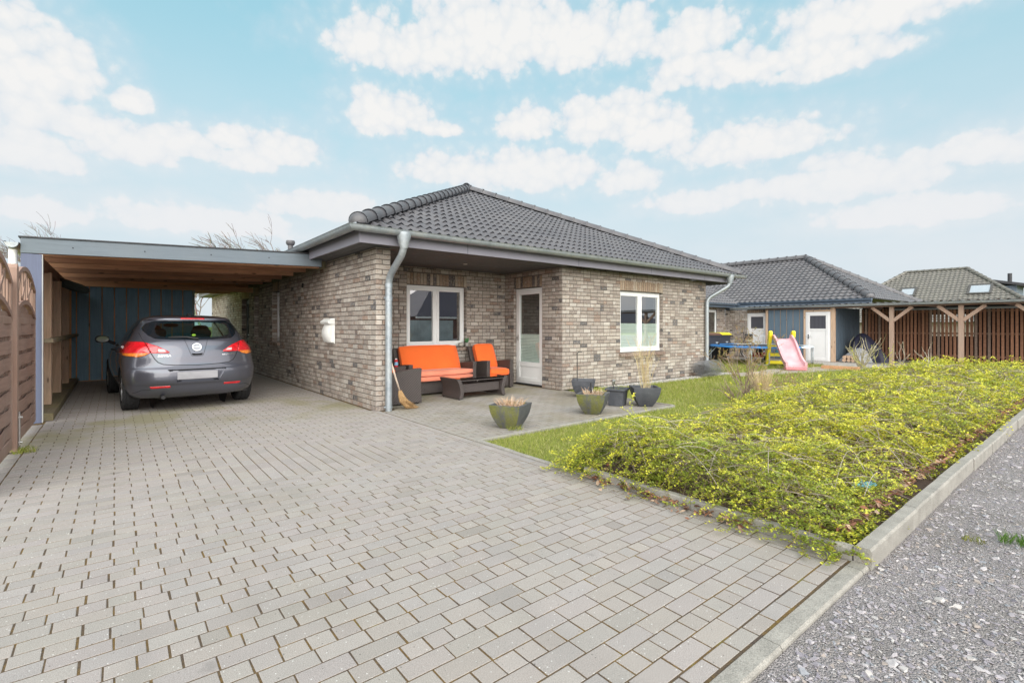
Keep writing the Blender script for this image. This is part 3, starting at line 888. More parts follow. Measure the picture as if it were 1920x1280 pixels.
# ------------------------------------------------------------------ roof of the bungalow
EX0, EX1, EY0, EY1, EZ = 2.62, 13.62, 6.73, 24.2, 2.70
TANP = math.tan(R(25.35))
APX = (EX0 + EX1) / 2; HALF = (EX1 - EX0) / 2; APZ = EZ + HALF * TANP
M_TILE = None
def tile_mat(name, col, moss=None, rough=0.42):
    m, t, b = new_mat(name)
    co = t.coords(); n = t.noise(co, 2.2, 5, 0.6); n2 = t.noise(co, 30, 4, 0.6)
    vo = t.new('ShaderNodeTexVoronoi'); vo.inputs['Scale'].default_value = 4; t.link(co, vo.inputs['Vector'])
    c = t.ramp(n, [(0.3, tuple(k*0.85 for k in col)), (0.7, tuple(k*1.12 for k in col))])
    c = t.mix(0.25, c, t.ramp(t.sep(vo.outputs['Color'])[0], [(0, tuple(k*0.7 for k in col)), (1, tuple(k*1.3 for k in col))]))
    if moss: c = t.mix(t.math('MULTIPLY', t.smooth(t.math('ADD', t.math('MULTIPLY', n, 0.5), t.math('MULTIPLY', n2, 0.5)), 0.42, 0.6), moss[1]), c, moss[0])
    t.link(c, b.inputs['Base Color']); t.link(t.ramp(n2, [(0.3, rough-0.06), (0.7, rough+0.12)]), b.inputs['Roughness'])
    b.inputs['Specular IOR Level'].default_value = 0.5
    t.link(t.bump(n2, 0.15, 0.002), b.inputs['Normal'])
    return m
M_TILE = tile_mat('roof_tile_anthracite', (0.100,0.098,0.108), ((0.17,0.16,0.155), 0.35))
M_LEAD_SHADE = plain('underlay_and_end_shade', (0.02,0.022,0.03), 0.7)  # flashing and joints, also the painted shade in hollow tile ends
def tile_plane(mb, o, u, up, n, slope, bounds, period=0.165, course=0.335, amp=0.042, sub=8, thick=0.030, base=0.0, end_shade=True):
    """pantiles laid on a slope: o eave start, u along eave, up along slope, bounds(v)->(u0,u1)"""
    o = Vector(o); u = Vector(u).normalized(); up = Vector(up).normalized(); n = Vector(n).normalized()
    lo, hi = bounds(0)
    nc = int((hi - lo) / period * sub) + 1
    us = [lo + k * period / sub for k in range(nc + 1)]
    def wave(x):
        s = (x / period) % 1.0
        return amp * (0.5 + 0.5 * math.cos(2*math.pi*s)) ** 1.25 if True else 0
    j = 0; v = 0.0; prev = None
    while v < slope - 0.01:
        v1 = min(v + course, slope)
        rows = []
        for (vv, hh, first) in ((v, -0.004, 1), (v, thick, 0), (v + (v1-v)*0.5, thick*0.55, 0), (v1, 0.003, 0)):
            a, b_ = bounds(vv)
            r = []
            for x in us:
                xc = min(max(x, a), b_)
                w_ = wave(xc)
                if first: w_ = w_ * (0.28 if j == 0 else 0.78)
                r.append(o + u * xc + up * (vv - (0.0 if first else 0.012) * (vv == v)) + n * (base + hh + w_))
            rows.append(r)
        idx = [mb.pts(r) for r in rows]
        for k in range(3):
            a, b_ = bounds((v + v1) / 2)
            for q in range(nc):
                if us[q+1] < min(bounds(v)[0], bounds(v1)[0]) or us[q] > max(bounds(v)[1], bounds(v1)[1]): continue
                p = [rows[k][q], rows[k][q+1], rows[k+1][q+1], rows[k+1][q]]
                if (p[0]-p[1]).length < 1e-5 and (p[2]-p[3]).length < 1e-5: continue
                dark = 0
                if k == 0 and end_shade:
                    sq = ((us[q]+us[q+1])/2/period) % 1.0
                    dark = 1 if (sq < 0.30 or sq > 0.70) else 0  # roll ends coloured dark to stand for shade under the tile
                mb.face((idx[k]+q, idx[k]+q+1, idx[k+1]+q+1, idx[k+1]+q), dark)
        v += course; j += 1
def hip_caps(mb, p, q, r0=0.125, step=0.40, round_start=True, lift=0.03, seg=12):
    p = Vector(p); q = Vector(q); d = (q-p); L = d.length; d.normalize()
    side = d.cross(Vector((0,0,1))).normalized(); up = side.cross(d).normalized()
    s = 0.0; k = 0
    while s < L:
        e = min(s + step + 0.035, L + 0.02)
        rows = []
        for (tt, rad) in ((s, r0*1.17), (s+0.035, r0*1.17), (s+0.05, r0*1.04), (e, r0*0.97)):
            c = p + d*tt + up*lift
            rows.append([c + side*(rad*math.cos(a)) + up*(rad*math.sin(a)*0.92) for a in [math.pi*(-0.06 + 1.12*i/seg) for i in range(seg+1)]])
        mb.grid(rows)
        rows = []          # ring painted dark for the shade inside the hollow cap end
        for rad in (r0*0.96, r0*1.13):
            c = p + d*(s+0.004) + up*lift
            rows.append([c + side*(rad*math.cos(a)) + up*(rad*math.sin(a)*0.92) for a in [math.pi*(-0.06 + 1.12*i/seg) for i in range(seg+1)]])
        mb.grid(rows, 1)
        if k == 0 and round_start:
            rows = []
            for i in range(6):
                ph = (math.pi/2) * i / 5
                c = p + up*lift - d*(0.11*math.sin(ph)); rad = r0*1.05*math.cos(ph) + 0.001
                rows.append([c + side*(rad*math.cos(a)) + up*(rad*math.sin(a)*0.92) for a in [math.pi*(-0.06 + 1.12*z/seg) for z in range(seg+1)]])
            mb.grid(rows)
        s += step; k += 1
C25, S25 = math.cos(R(25.35)), math.sin(R(25.35))
mb = MB()
SL = HALF / C25
tile_plane(mb, (EX0, EY0, EZ), (1,0,0), (0,C25,S25), (0,-S25,C25), SL, lambda v: (min(v*C25, HALF), max(2*HALF - v*C25, HALF)))
# the other three slopes, seen only edge on
def flat(mb, pts): mb.poly(pts)
YA = EY0 + HALF; YR = EY1 - HALF
flat(mb, [(EX0,EY0,EZ),(APX,YA,APZ),(APX,YR,APZ),(EX0,EY1,EZ)])
tile_plane(mb, (EX1, EY0, EZ), (0,1,0), (-C25,0,S25), (S25,0,C25), SL, lambda v: (min(v*C25, HALF), (EY1-EY0)-min(v*C25, HALF)), sub=5)
flat(mb, [(EX0,EY1,EZ),(APX,YR,APZ),(EX1,EY1,EZ)])
roof = mb.build('roof', [M_TILE, M_LEAD_SHADE], house, smooth=True, angle=50)
mb = MB()
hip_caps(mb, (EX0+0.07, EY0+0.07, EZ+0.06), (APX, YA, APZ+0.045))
mb.build('hip_tile', [M_TILE, M_LEAD_SHADE], roof, smooth=True, angle=50)
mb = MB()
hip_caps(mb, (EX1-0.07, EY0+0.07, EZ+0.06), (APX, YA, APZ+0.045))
mb.build('hip_tile', [M_TILE, M_LEAD_SHADE], roof, smooth=True, angle=50)
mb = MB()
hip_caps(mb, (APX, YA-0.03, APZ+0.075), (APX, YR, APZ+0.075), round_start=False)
mb.build('ridge_tile', [M_TILE, M_LEAD_SHADE], roof, smooth=True, angle=50)
mb = MB()   # dark hip flashing under the caps
for sx in (1, -1):
    ex = EX0 if sx > 0 else EX1
    w_ = 0.17
    mb.poly([(ex+sx*w_*1.0, EY0+0.02, EZ+0.062), (APX, YA-w_*1.4, APZ-0.02), (APX, YA, APZ+0.06), (ex+sx*0.05, EY0+0.05, EZ+0.085)])
mb.build('hip_flashing', M_LEAD_SHADE, roof)
mb = MB(); mb.lathe([(0.07,-0.3),(0.07,0.22),(0.10,0.24),(0.125,0.30),(0.11,0.36),(0.0,0.38)], 16, (3.9, 14.9, 3.38)); mb.build('vent_pipe', M_TILE, roof, smooth=True, angle=40)

# fascia, soffit
M_FASCIA = plain('lilac_grey_fascia', (0.245,0.24,0.285), 0.5, 0, 0.08, 2)
M_SOFFIT = plain('grey_soffit_board', (0.085,0.088,0.094), 0.55, 0, 0.08, 2)
FX0, FX1, FY0, FY1 = EX0+0.09, EX1-0.09, EY0+0.09, EY1-0.09
mb = MB()
FZ0, FZ1 = 2.50, 2.68
mb.box((FX0, FY0, FZ0), (FX1, FY0+0.025, FZ1)); mb.box((FX0, FY0+0.025, FZ0), (FX0+0.025, FY1, FZ1)); mb.box((FX1-0.025, FY0+0.025, FZ0), (FX1, FY1, FZ1)); mb.box((FX0+0.025, FY1-0.025, FZ0), (FX1-0.025, FY1, FZ1))
for x in (4.55, 7.2, 9.6, 11.9): mb.box((x, FY0-0.002, FZ0-0.002), (x+0.006, FY0+0.001, FZ1), 1)
mb.build('fascia', [M_FASCIA, M_LEAD_SHADE], house)
mb = MB()
y = FY0+0.03; zb = 2.522
while y < YB:                       # boards along the front and over the entrance
    y1 = y + 0.236
    xa = FX0+0.03 + (max(0, y - YF) * 0) ; xb = FX1-0.03
    if y > YF - 0.12: xa, xb = X0-0.0, XB+0.1
    mb.box((xa, y, zb), (xb, y1-0.020, zb+0.018)); mb.box((xa, y1-0.020, zb+0.012), (xb, y1, zb+0.018), 1)
    y = y1
x = FX0+0.03
while x < X0:
    mb.box((x, FY0+0.266, zb+0.0005), (x+0.112, FY1-0.03, zb+0.0175)); mb.box((x+0.112, FY0+0.266, zb+0.008), (x+0.12, FY1-0.03, zb+0.0175), 1)
    x += 0.12
mb.build('soffit', [M_SOFFIT, M_LEAD_SHADE], house)
M_WHITE = plain('white_plastic', (0.82,0.82,0.80), 0.4, 0, 0.04, 5)
mb = MB(); mb.lathe([(0.0,-0.006),(0.035,-0.006),(0.042,0.0),(0.042,0.01)], 16, (5.35, 8.1, 2.521)); mb.build('recessed_lamp', M_WHITE, house, smooth=True)

# gutters
m, t, b = new_mat('zinc')
co = t.coords(); n = t.noise(co, 3.0, 6, 0.65); vo = t.new('ShaderNodeTexVoronoi'); vo.inputs['Scale'].default_value = 26; t.link(co, vo.inputs['Vector'])
c = t.ramp(n, [(0.3, (0.27,0.31,0.345)), (0.5, (0.345,0.38,0.405)), (0.7, (0.41,0.425,0.41))])
c = t.mix(0.22, c, t.ramp(t.sep(vo.outputs['Color'])[0], [(0, (0.24,0.27,0.30)), (1, (0.52,0.55,0.575))]))
t.link(c, b.inputs['Base Color']); b.inputs['Metallic'].default_value = 0.55; t.link(t.ramp(n, [(0.3, 0.42), (0.7, 0.6)]), b.inputs['Roughness'])
M_ZINC = m
def gutter(mb, path, r=0.076, joints=0.9, mi=0):
    """half round gutter swept along a level path with joint bands and a rolled lip"""
    path = [Vector(p) for p in path]; n = len(path)
    prof = [(r*math.cos(a), r*math.sin(a)) for a in [math.pi + math.pi*k/12 for k in range(13)]]
    prof = [(prof[0][0]+0.012, prof[0][1]+0.012), (prof[0][0]-0.008, prof[0][1]+0.008)] + prof + [(prof[-1][0]+0.004, prof[-1][1]+0.01)]
    def ring(c, out, scale=1.0): return [c + out*(-a*scale) + Vector((0,0,b_*scale)) for a, b_ in prof]
    outs = []
    for k in range(n - 1):
        d = (path[k+1]-path[k]).normalized(); outs.append(Vector((d.y, -d.x, 0)))
    rows = []
    for k in range(n):
        if k == 0: o = outs[0]
        elif k == n-1: o = outs[-1]
        else:
            o = outs[k-1] + outs[k]; o = o / (o.dot(outs[k]))
        rows.append(ring(path[k], o))
    mb.grid(rows, mi)
    for rw in (rows[0], rows[-1]): mb.poly(rw[2:-1], mi)
    for k in range(n-1):
        d = (path[k+1]-path[k]); L = d.length; d.normalize(); s = 0.5
        while s < L - 0.1:
            mb.grid([ring(path[k]+d*(s-0.014), outs[k], 1.045), ring(path[k]+d*(s+0.014), outs[k], 1.045)], mi)
            s += joints
GY, GX, GZ = EY0-0.055, EX0-0.055, 2.705
mb = MB(); gutter(mb, [(GX, 24.0, GZ), (GX, GY, GZ), (EX1+0.12, GY, GZ)])
mb.build('gutter', M_ZINC, house, smooth=True, angle=40)
def arc_pipe(pts, rad=0.12, n=6):
    """rounded polyline"""
    pts = [Vector(p) for p in pts]; out = [pts[0]]
    for k in range(1, len(pts)-1):
        a = (pts[k-1]-pts[k]).normalized(); c = (pts[k+1]-pts[k]).normalized()
        for i in range(n+1):
            q = i/n
            out.append(pts[k] + a*rad*(1-q)**2 + c*rad*q**2)
    out.append(pts[-1]); return out
def downpipe(xt, xb, yb, rad, ztop=2.56):
    mb = MB()
    # funnel
    mb.lathe([(0.07,0.15),(0.105,0.15),(0.105,0.10),(0.060,-0.06),(0.057,-0.08)], 18, (xt, GY, ztop-0.03))
    path = arc_pipe([(xt, GY, ztop), (xt, GY, ztop-0.15), (xb, yb, 2.05), (xb, yb, 0.0)], 0.13)
    mb.tube(path, rad, 18)
    for z in (1.93, 1.72): mb.lathe([(rad,-0.03),(rad*1.10,-0.028),(rad*1.10,0.028),(rad,0.03)], 18, (xb, yb, z))
    for z in (1.74, 0.06): 
        mb.lathe([(rad*1.1,-0.012),(rad*1.16,-0.012),(rad*1.16,0.012),(rad*1.1,0.012)], 18, (xb, yb, z)); mb.tube([(xb-rad*1.1, yb, z), (xb-rad*1.5, yb, z)], 0.012, 6)
    mb.build('downpipe', M_ZINC, house, smooth=True, angle=50)
downpipe(3.325, 3.295, YF-0.075, 0.052)
downpipe(12.93, 12.55, YF-0.075, 0.050)
mb = MB(); mb.box((X0-0.006, 10.92, 2.04), (X0+0.03, 11.04, 2.22)); mb.box((X0-0.02, 10.91, 2.03), (X0-0.006, 11.05, 2.12), 1)
mb.build('vent_grille', [M_RUBBER, plain('beige_plastic', (0.5,0.46,0.40), 0.6)], house)
# ------------------------------------------------------------------ carport
M_BLUEW = wood('blue_grey_painted_wood', (0.135,0.165,0.195), 'x', 0.6, 0.12, False, weather=(0.165,0.19,0.21))
M_BLUEP = wood('blue_painted_post', (0.105,0.122,0.195), 'z', 0.6, 0.14, False, weather=(0.12,0.14,0.20))
M_BROWNX = wood('brown_joist_wood', (0.68,0.38,0.225), 'x', 0.75, 0.28, True, weather=(0.56,0.32,0.20))
M_BROWNX2 = wood('dark_joist_wood', (0.42,0.22,0.13), 'x', 0.75, 0.35, True, weather=(0.32,0.175,0.115))
M_BROWNY = wood('brown_beam_wood', (0.235,0.135,0.09), 'y', 0.75, 0.35, True)
M_BROWNZ = wood('weathered_post_wood', (0.52,0.36,0.25), 'z', 0.8, 0.3, True, weather=(0.40,0.32,0.25))
M_ORANGE = wood('larch_beam', (0.58,0.32,0.17), 'x', 0.7, 0.25, True)
M_ORANGEZ = wood('larch_post', (0.62,0.33,0.16), 'z', 0.7, 0.25, True)
M_LEDGE = wood('mossy_ledger', (0.20,0.185,0.12), 'y', 0.85, 0.3, False)
M_SILLW = wood('mossy_sill_beam', (0.215,0.175,0.115), 'y', 0.85, 0.3, False, weather=(0.25,0.225,0.06))
M_FELT = plain('roof_felt', (0.06,0.06,0.065), 0.9, 0, 0.3, 8)
cp = thing('carport', 'open timber carport with a blue grey front beam over the parked car', 'carport', (1.0, 9.2, 0))
CY = 9.15
def slope_z(x): return 0.034 * (x + 0.97)
mb = MB()
mb.prism([(-0.97, 2.275), (2.93, 2.385), (2.93, 2.60), (-0.97, 2.475)], CY, CY+0.05)
mb.build('front_beam', M_BLUEW, cp, bevel=0.004)
for x in (-0.45, 0.35, 1.2, 2.05, 2.75):
    mb = MB(); mb.lathe([(0.0, -0.004), (0.009, -0.004), (0.009, 0.0)], 8, (x, CY, 2.37 + slope_z(x)), 'y'); mb.build('screw', M_RUBBER, cp)
mb = MB(); mb.prism([(-0.99, 2.479), (2.9, 2.604), (2.9, 2.622), (-0.99, 2.497)], CY-0.015, 19.4)
mb.build('roof_deck', [M_FELT], cp)
mb = MB(); mb.prism([(-0.90, 2.455), (3.0, 2.575), (3.0, 2.593), (-0.90, 2.473)], CY+0.06, 19.3)
mb.build('roof_boards', [M_BROWNX], cp)
for k, y in enumerate([9.62, 10.45, 11.35, 12.3, 13.25, 14.2, 16.0, 16.95, 17.9, 18.85]):
    mb = MB(); mb.prism([(-0.90, 2.29), (3.03, 2.405), (3.03, 2.56), (-0.90, 2.445)], y, y+0.08)
    mb.build('joist', (M_BROWNX, M_BROWNX2)[k % 2], cp, bevel=0.004)
mb = MB(); mb.box((3.035, 9.45, 2.395), (3.105, 19.35, 2.55)); mb.build('ledger', M_LEDGE, cp, bevel=0.004)
mb = MB(); mb.box((-0.90, 9.25, 2.12), (-0.80, 19.35, 2.285)); mb.build('side_beam', M_BROWNY, cp, bevel=0.004)
mb = MB(); mb.box((-0.97, 9.16, 0.0), (-0.765, 9.28, 2.272)); mb.box((-0.763, 9.159, 0.0), (-0.757, 9.281, 2.27), 1)
mb.build('front_post', [M_BLUEP, M_WHITE], cp, bevel=0.003)
for y in (10.4, 12.2, 14.1):
    mb = MB(); mb.box((-0.89, y, 0.10), (-0.76, y+0.13, 2.13)); mb.build('post', M_BROWNZ, cp, bevel=0.006)
for (ya, yb, dx) in ((9.5, 9.9, -0.93), (10.7, 11.9, -0.93), (12.5, 13.6, -0.93), (14.3, 15.3, -0.93)):
    pass
mb = MB()
y = 9.32
r_ = random.Random(4)
while y < 15.3:
    mb.box((-0.945, y, 0.12), (-0.915, y+0.17, 2.2)); y += 0.178
mb.build('side_boarding', M_BROWNZ, cp)
mb = MB(); mb.box((-0.96, 9.29, 0.0), (-0.66, 15.38, 0.10)); mb.build('sill_beam', M_SILLW, cp, bevel=0.008)
mb = MB(); mb.box((-0.755, 9.30, 1.075), (-0.66, 15.38, 1.13)); mb.build('side_rail', M_SILLW, cp, bevel=0.004)
# gutter and white downpipe on the outer side
mb = MB(); gutter(mb, [(-1.05, 21.0, 2.40), (-1.05, 9.10, 2.40)], 0.066); mb.build('gutter', M_ZINC, cp, smooth=True, angle=40)
mb = MB(); mb.tube([(-1.05, 9.24, 2.32), (-1.05, 9.24, 0.0)], 0.045, 14); mb.build('downpipe', M_WHITE, cp, smooth=True, angle=50)
# a tool bag hung under the roof on the left
mb = MB(); mb.M = Matrix.Translation((-0.62, 12.6, 2.07)) @ Matrix.Rotation(R(22), 4, 'Y')
mb.lathe([(0.0,-0.26),(0.07,-0.25),(0.085,-0.1),(0.085,0.12),(0.06,0.24),(0.0,0.26)], 14, (0,0,0), 'x')
o = mb.build('bag', plain('dark_green_canvas', (0.045,0.06,0.055), 0.85, 0, 0.3, 12), None, smooth=True)
tag(o, 'dark rolled bag tied up under the carport roof above the left posts', 'bag')

# shed at the back of the carport
m, t, b = new_mat('blue_board_paint')
co = t.coords(); x, y, z = t.sep(co)
g = t.noise(t.mapping(co, (30, 30, 1.4)), 1.5, 5, 0.6, 0.4); n = t.noise(co, 4, 5)
c = t.ramp(g, [(0.3, (0.115,0.215,0.305)), (0.55, (0.15,0.265,0.36)), (0.75, (0.185,0.30,0.395))])
c = t.mix(t.math('MULTIPLY', t.smooth(n, 0.55, 0.75), 0.3), c, (0.075,0.125,0.155))
t.link(c, b.inputs['Base Color']); b.inputs['Roughness'].default_value = 0.6; t.link(t.bump(g, 0.25, 0.003), b.inputs['Normal'])
M_BLUEB = m
shed = thing('garden_shed', 'dark blue board shed with brown batten joints closing the back of the carport', 'shed', (0.4, 15.5, 0))
mb = MB(); x = -0.80
ws = [0.10] + [0.232] * 10
for w_ in ws:
    mb.box((x+0.012, 15.45, 0.02), (min(x+w_-0.012, 1.66), 15.475, 2.27)); x += w_
    if x > 1.6: break
mb.box((1.63, 15.48, 0.02), (1.655, 17.6, 2.27))
mb.build('boarding', M_BLUEB, shed, bevel=0.003)
mb = MB(); x = -0.80
for w_ in ws:
    x += w_
    if x < 1.6: mb.box((x-0.024, 15.4755, 0.03), (x+0.024, 15.49, 2.26))
mb.box((-0.82, 15.492, 0.0), (1.62, 15.52, 2.27))
mb.build('batten', M_ORANGEZ, shed)
mb = MB(); mb.box((-0.86, 15.36, 2.25), (3.03, 15.445, 2.385)); mb.build('head_beam', M_ORANGE, shed, bevel=0.005)
mb = MB(); mb.box((-0.93, 15.385, 0.10), (-0.80, 15.47, 2.25)); mb.build('corner_post', M_ORANGEZ, shed, bevel=0.005)
mb = MB(); mb.prism([(14.95, 2.2), (15.36, 1.95), (15.36, 2.08), (15.08, 2.25)], -0.89, -0.82, 'yz'); mb.build('brace', M_ORANGEZ, shed)
mb = MB(); mb.box((-0.82, 17.5, 0.0), (1.65, 17.6, 2.3)); mb.build('back_wall', M_BLUEB, shed)

# ------------------------------------------------------------------ arched fence panels
M_FENCE = wood('brown_stained_fence', (0.33,0.205,0.16), 'y', 0.7, 0.20, False, weather=(0.38,0.27,0.225))
M_FENCEZ = wood('brown_stained_fence_post', (0.33,0.21,0.16), 'z', 0.7, 0.20, False, weather=(0.40,0.29,0.245))
def fence_panel(y0, y1, label):
    x = -0.83
    f = thing('lattice_fence', label, 'fence', (x, (y0+y1)/2, 0), 0, 'arched lattice fence panels along the drive')
    L = y1 - y0; yc = (y0+y1)/2; zb, zs = 0.06, 1.36
    mb = MB()
    for y in (y0, y1-0.045): mb.box((x-0.022, y, zb), (x+0.022, y+0.045, 1.76))
    mb.box((x-0.022, y0+0.045, zb), (x+0.022, y1-0.045, zb+0.11))
    mb.box((x-0.022, y0+0.045, 1.325), (x+0.022, y1-0.045, 1.40))
    mb.build('frame', M_FENCEZ, f, bevel=0.006)
    def arch(z_end, z_mid, name, wd=0.05):
        h = z_mid - z_end; rad = ((L/2)**2 + h*h) / (2*h); cz = z_mid - rad
        a0 = math.asin((L/2)/rad)
        ps = []
        for k in range(17):
            a = -a0 + 2*a0*k/16
            ps.append((rad*math.sin(a), cz + rad*math.cos(a)))
        mb = MB()
        for k in range(16):
            (a, b_), (c, d) = ps[k], ps[k+1]
            q = (c-a, d-b_); n = math.hypot(*q); ny, nz = -q[1]/n*wd/2, q[0]/n*wd/2
            i = mb.pts([(x-0.024, yc+a-ny, b_-nz), (x-0.024, yc+c-ny, d-nz), (x-0.024, yc+c+ny, d+nz), (x-0.024, yc+a+ny, b_+nz),
                        (x+0.024, yc+a-ny, b_-nz), (x+0.024, yc+c-ny, d-nz), (x+0.024, yc+c+ny, d+nz), (x+0.024, yc+a+ny, b_+nz)])
            for fq in ((0,3,2,1),(4,5,6,7),(0,1,5,4),(3,7,6,2)): mb.face([i+z for z in fq])
        mb.build(name, M_FENCE, f)
        return lambda y: cz + math.sqrt(max(rad*rad - (y-yc)**2, 0))
    top = arch(1.74, 1.97, 'outer_arch'); low = arch(1.40, 1.585, 'inner_arch')
    mb = MB()   # woven boards
    z = zb + 0.125; k = 0
    while z < 1.31:
        rows = []
        for q in range(13):
            y = y0+0.045 + (L-0.09)*q/12
            bow = 0.010*math.sin(math.pi*q/12*4 + (math.pi if k % 2 else 0))
            rows.append([(x+0.010+bow, y, z), (x+0.018+bow, y, z), (x+0.018+bow, y, z+0.128), (x+0.010+bow, y, z+0.128)])
        mb.grid(rows, closed=True)
        z += 0.1695; k += 1
    mb.build('woven_board', M_FENCE, f)
    mb = MB()
    for q in range(9):
        y = y0 + 0.10 + (L-0.2)*q/8
        mb.box((x-0.016-0.004*(q % 2), y-0.098, zb+0.11), (x-0.006-0.004*(q % 2), y+0.098, low(min(max(y-0.09,y0+.05),y1-.05) if y < yc else min(y+0.09,y1-.05))-0.03))
    mb.box((x-0.005, y0+0.045, 1.40), (x+0.004, y1-0.045, 1.45))
    mb.build('lattice_strip', M_FENCEZ, f)
    mb = MB()
    for q in range(10):
        y = y0 + 0.10 + (L-0.2)*q/9
        mb.box((x-0.012, y-0.030, low(y)+0.01), (x+0.004, y+0.030, top(y)-0.02))
    for q in range(4):
        y = y0 + 0.2 + (L-0.4)*q/3
        if q < 3: mb.bar((x+0.010, y, low(y)+0.03), (x+0.010, y+0.30, top(y+0.30)-0.05), 0.05, 0.010, (1,0,0))
    mb.build('arch_bar', M_FENCEZ, f)
    return f
fence_panel(5.30, 7.08, 'nearer arched brown fence panel, cut by the left edge of the view')
fence_panel(7.235, 8.98, 'brown woven fence panel with an arched top next to the blue carport post')
fp = thing('fence_post', 'square brown post with a rounded top standing between the two arched fence panels', 'fence post', (-0.83, 7.155, 0))
mb = MB(); 
mb.prism([(7.10, 0.02), (7.21, 0.02), (7.21, 1.90), (7.19, 1.93), (7.155, 1.945), (7.12, 1.93), (7.10, 1.90)], -0.885, -0.775, 'yz')
mb.build('post', M_FENCEZ, fp, bevel=0.006)
mb = MB(); mb.box((-0.772, 7.165, 0.0), (-0.762, 7.205, 0.42)); mb.tube([(-0.775, 7.185, 0.36), (-0.745, 7.185, 0.36)], 0.012, 8); mb.tube([(-0.775, 7.185, 0.10), (-0.745, 7.185, 0.10)], 0.012, 8)
mb.build('post_anchor', M_STEEL, fp)

# ------------------------------------------------------------------ neighbour's bungalow with the long lean-to
nb = thing('neighbour_house', 'brick bungalow with a large dark hipped tile roof behind the blue shed', 'house', (21, 10.9, 0))
M_TILE2 = tile_mat('roof_tile_grey', (0.125,0.121,0.13), ((0.165,0.155,0.15), 0.4), 0.5)
NX, NY = 20.72, 10.92
mb = MB()
nd_open = [(NY-9.95, NY-9.13, 0.0, 1.86)]
w_open = [(19.3-14.0, 20.05-14.0, 0.55, 2.02), (17.6-14.0, 18.5-14.0, 0.02, 2.02)]
brick_face(mb, (14.0, NY, 0), UX, (0,-1,0), NX-14.0, 0, 2.25, w_open, 41)
brick_face(mb, (NX, NY, 0), (0,-1,0), (-1,0,0), NY-9.08, 0, 2.0, nd_open, 42)
core_panels(mb, (14.0, NY, 0), UX, (0,-1,0), NX-14.0, 0, 2.25, w_open, 0.3)
core_panels(mb, (NX, NY, 0), (0,-1,0), (-1,0,0), NY-9.08, 0, 2.0, nd_open, 0.3)
mb.box((NX+0.02, 9.08, 2.0), (NX+0.3, NY, 2.2), 2)
mb.box((NX+0.31, 6.9, 0), (NX+0.5, 9.08, 2.2), 1)
M_BLUEGUT = plain('blue_grey_gutter', (0.13,0.17,0.225), 0.45, 0.3, 0.1, 3)
mb.build('wall', [M_BRICK, M_MORTAR, M_BLUEGUT], nb)
window(nb, (14.0, NY, 0), UX, (0,-1,0), 5.31, 6.04, 0.56, 2.01, 0.03, 1, None, sill=False)
window(nb, (14.0, NY, 0), UX, (0,-1,0), 3.61, 4.49, 0.03, 2.01, 0.03, 1, None, sill=False)
M_WHITEPAINT = plain('white_door_paint', (0.74,0.73,0.73), 0.4, 0, 0.05, 2)
M_CURT = None
m, t, b = new_mat('shed_window_net')
x, y, z = t.sep(t.pos())
s = t.math('SINE', t.math('MULTIPLY', y, 2*math.pi/0.045))
t.link(t.ramp(t.math('MULTIPLY_ADD', s, 0.5, 0.5), [(0, (0.03,0.03,0.04)), (1, (0.11,0.11,0.13))]), b.inputs['Base Color']); b.inputs['Roughness'].default_value = 0.3
M_CURT = m
def yard_door(parent, X, y0, y1, z1, hinge):
    mb = MB()
    fr = 0.06
    B = lambda a, dpt, z: Vector((X + dpt, y0 + a, z)); W = y1-y0
    frame_ring(mb, B, 0.0, W, 0.0, z1, fr, -0.02, 0.06)
    d = mb.build('door', M_WHITEPAINT, parent, bevel=0.004)
    mb = MB(); B2 = B
    frame_ring(mb, B2, fr-0.01, W-fr+0.01, 0.03, z1-0.05, 0.095, -0.035, 0.02)
    wz0 = z1*0.66
    p = B(fr+0.085, -0.034, wz0-0.07); q = B(W-fr-0.085, 0.019, wz0); mb.box(tuple(p), tuple(q))
    p = B(fr+0.08, -0.022, 0.12); q = B(W-fr-0.08, 0.01, wz0-0.07); mb.box(tuple(p), tuple(q))
    mb.build('door_leaf', M_WHITEPAINT, d, bevel=0.005)
    mb = MB(); p = B(fr+0.084, -0.010, wz0); q = B(W-fr-0.084, 0.004, z1-0.144); mb.box(tuple(p), tuple(q))
    mb.build('pane', M_CURT, d)
    hy = y1-fr-0.04 if hinge else y0+fr+0.04
    sg = -1 if hinge else 1
    mb = MB(); mb.tube([(X-0.035, hy, 0.93), (X-0.085, hy, 0.93), (X-0.085, hy+sg*0.12, 0.93)], 0.012, 8); mb.box((X-0.042, hy-0.02, 0.83), (X-0.036, hy+0.02, 1.0))
    mb.build('door_handle', M_STEEL, d)
    return d
yard_door(nb, NX+0.01, 9.14, 9.94, 1.85, True)
# roofs
WE_X, WE_Y, WE_Z = 20.95, 5.63, 2.30
RA = (24.4, 9.05, 4.38)
wv = RA[0]-WE_X; sl = math.hypot(wv, RA[2]-WE_Z); cc, ss = wv/sl, (RA[2]-WE_Z)/sl
mb = MB()
tile_plane(mb, (WE_X, WE_Y, WE_Z), (0,1,0), (cc,0,ss), (-ss,0,cc), sl, lambda v: (v*cc, 14.0), 0.215, 0.235, 0.036, 6, 0.028)
tile_plane(mb, (WE_X+2*wv, WE_Y, WE_Z), (-1,0,0), (0,cc,ss), (0,-ss,cc), sl, lambda v: (min(v*cc, wv), max(2*wv-v*cc, wv)), 0.215, 0.235, 0.036, 5, 0.028)
mb.poly([(WE_X+2*wv,WE_Y,WE_Z),(WE_X+2*wv,22,WE_Z),(RA[0],22,RA[2]),RA])
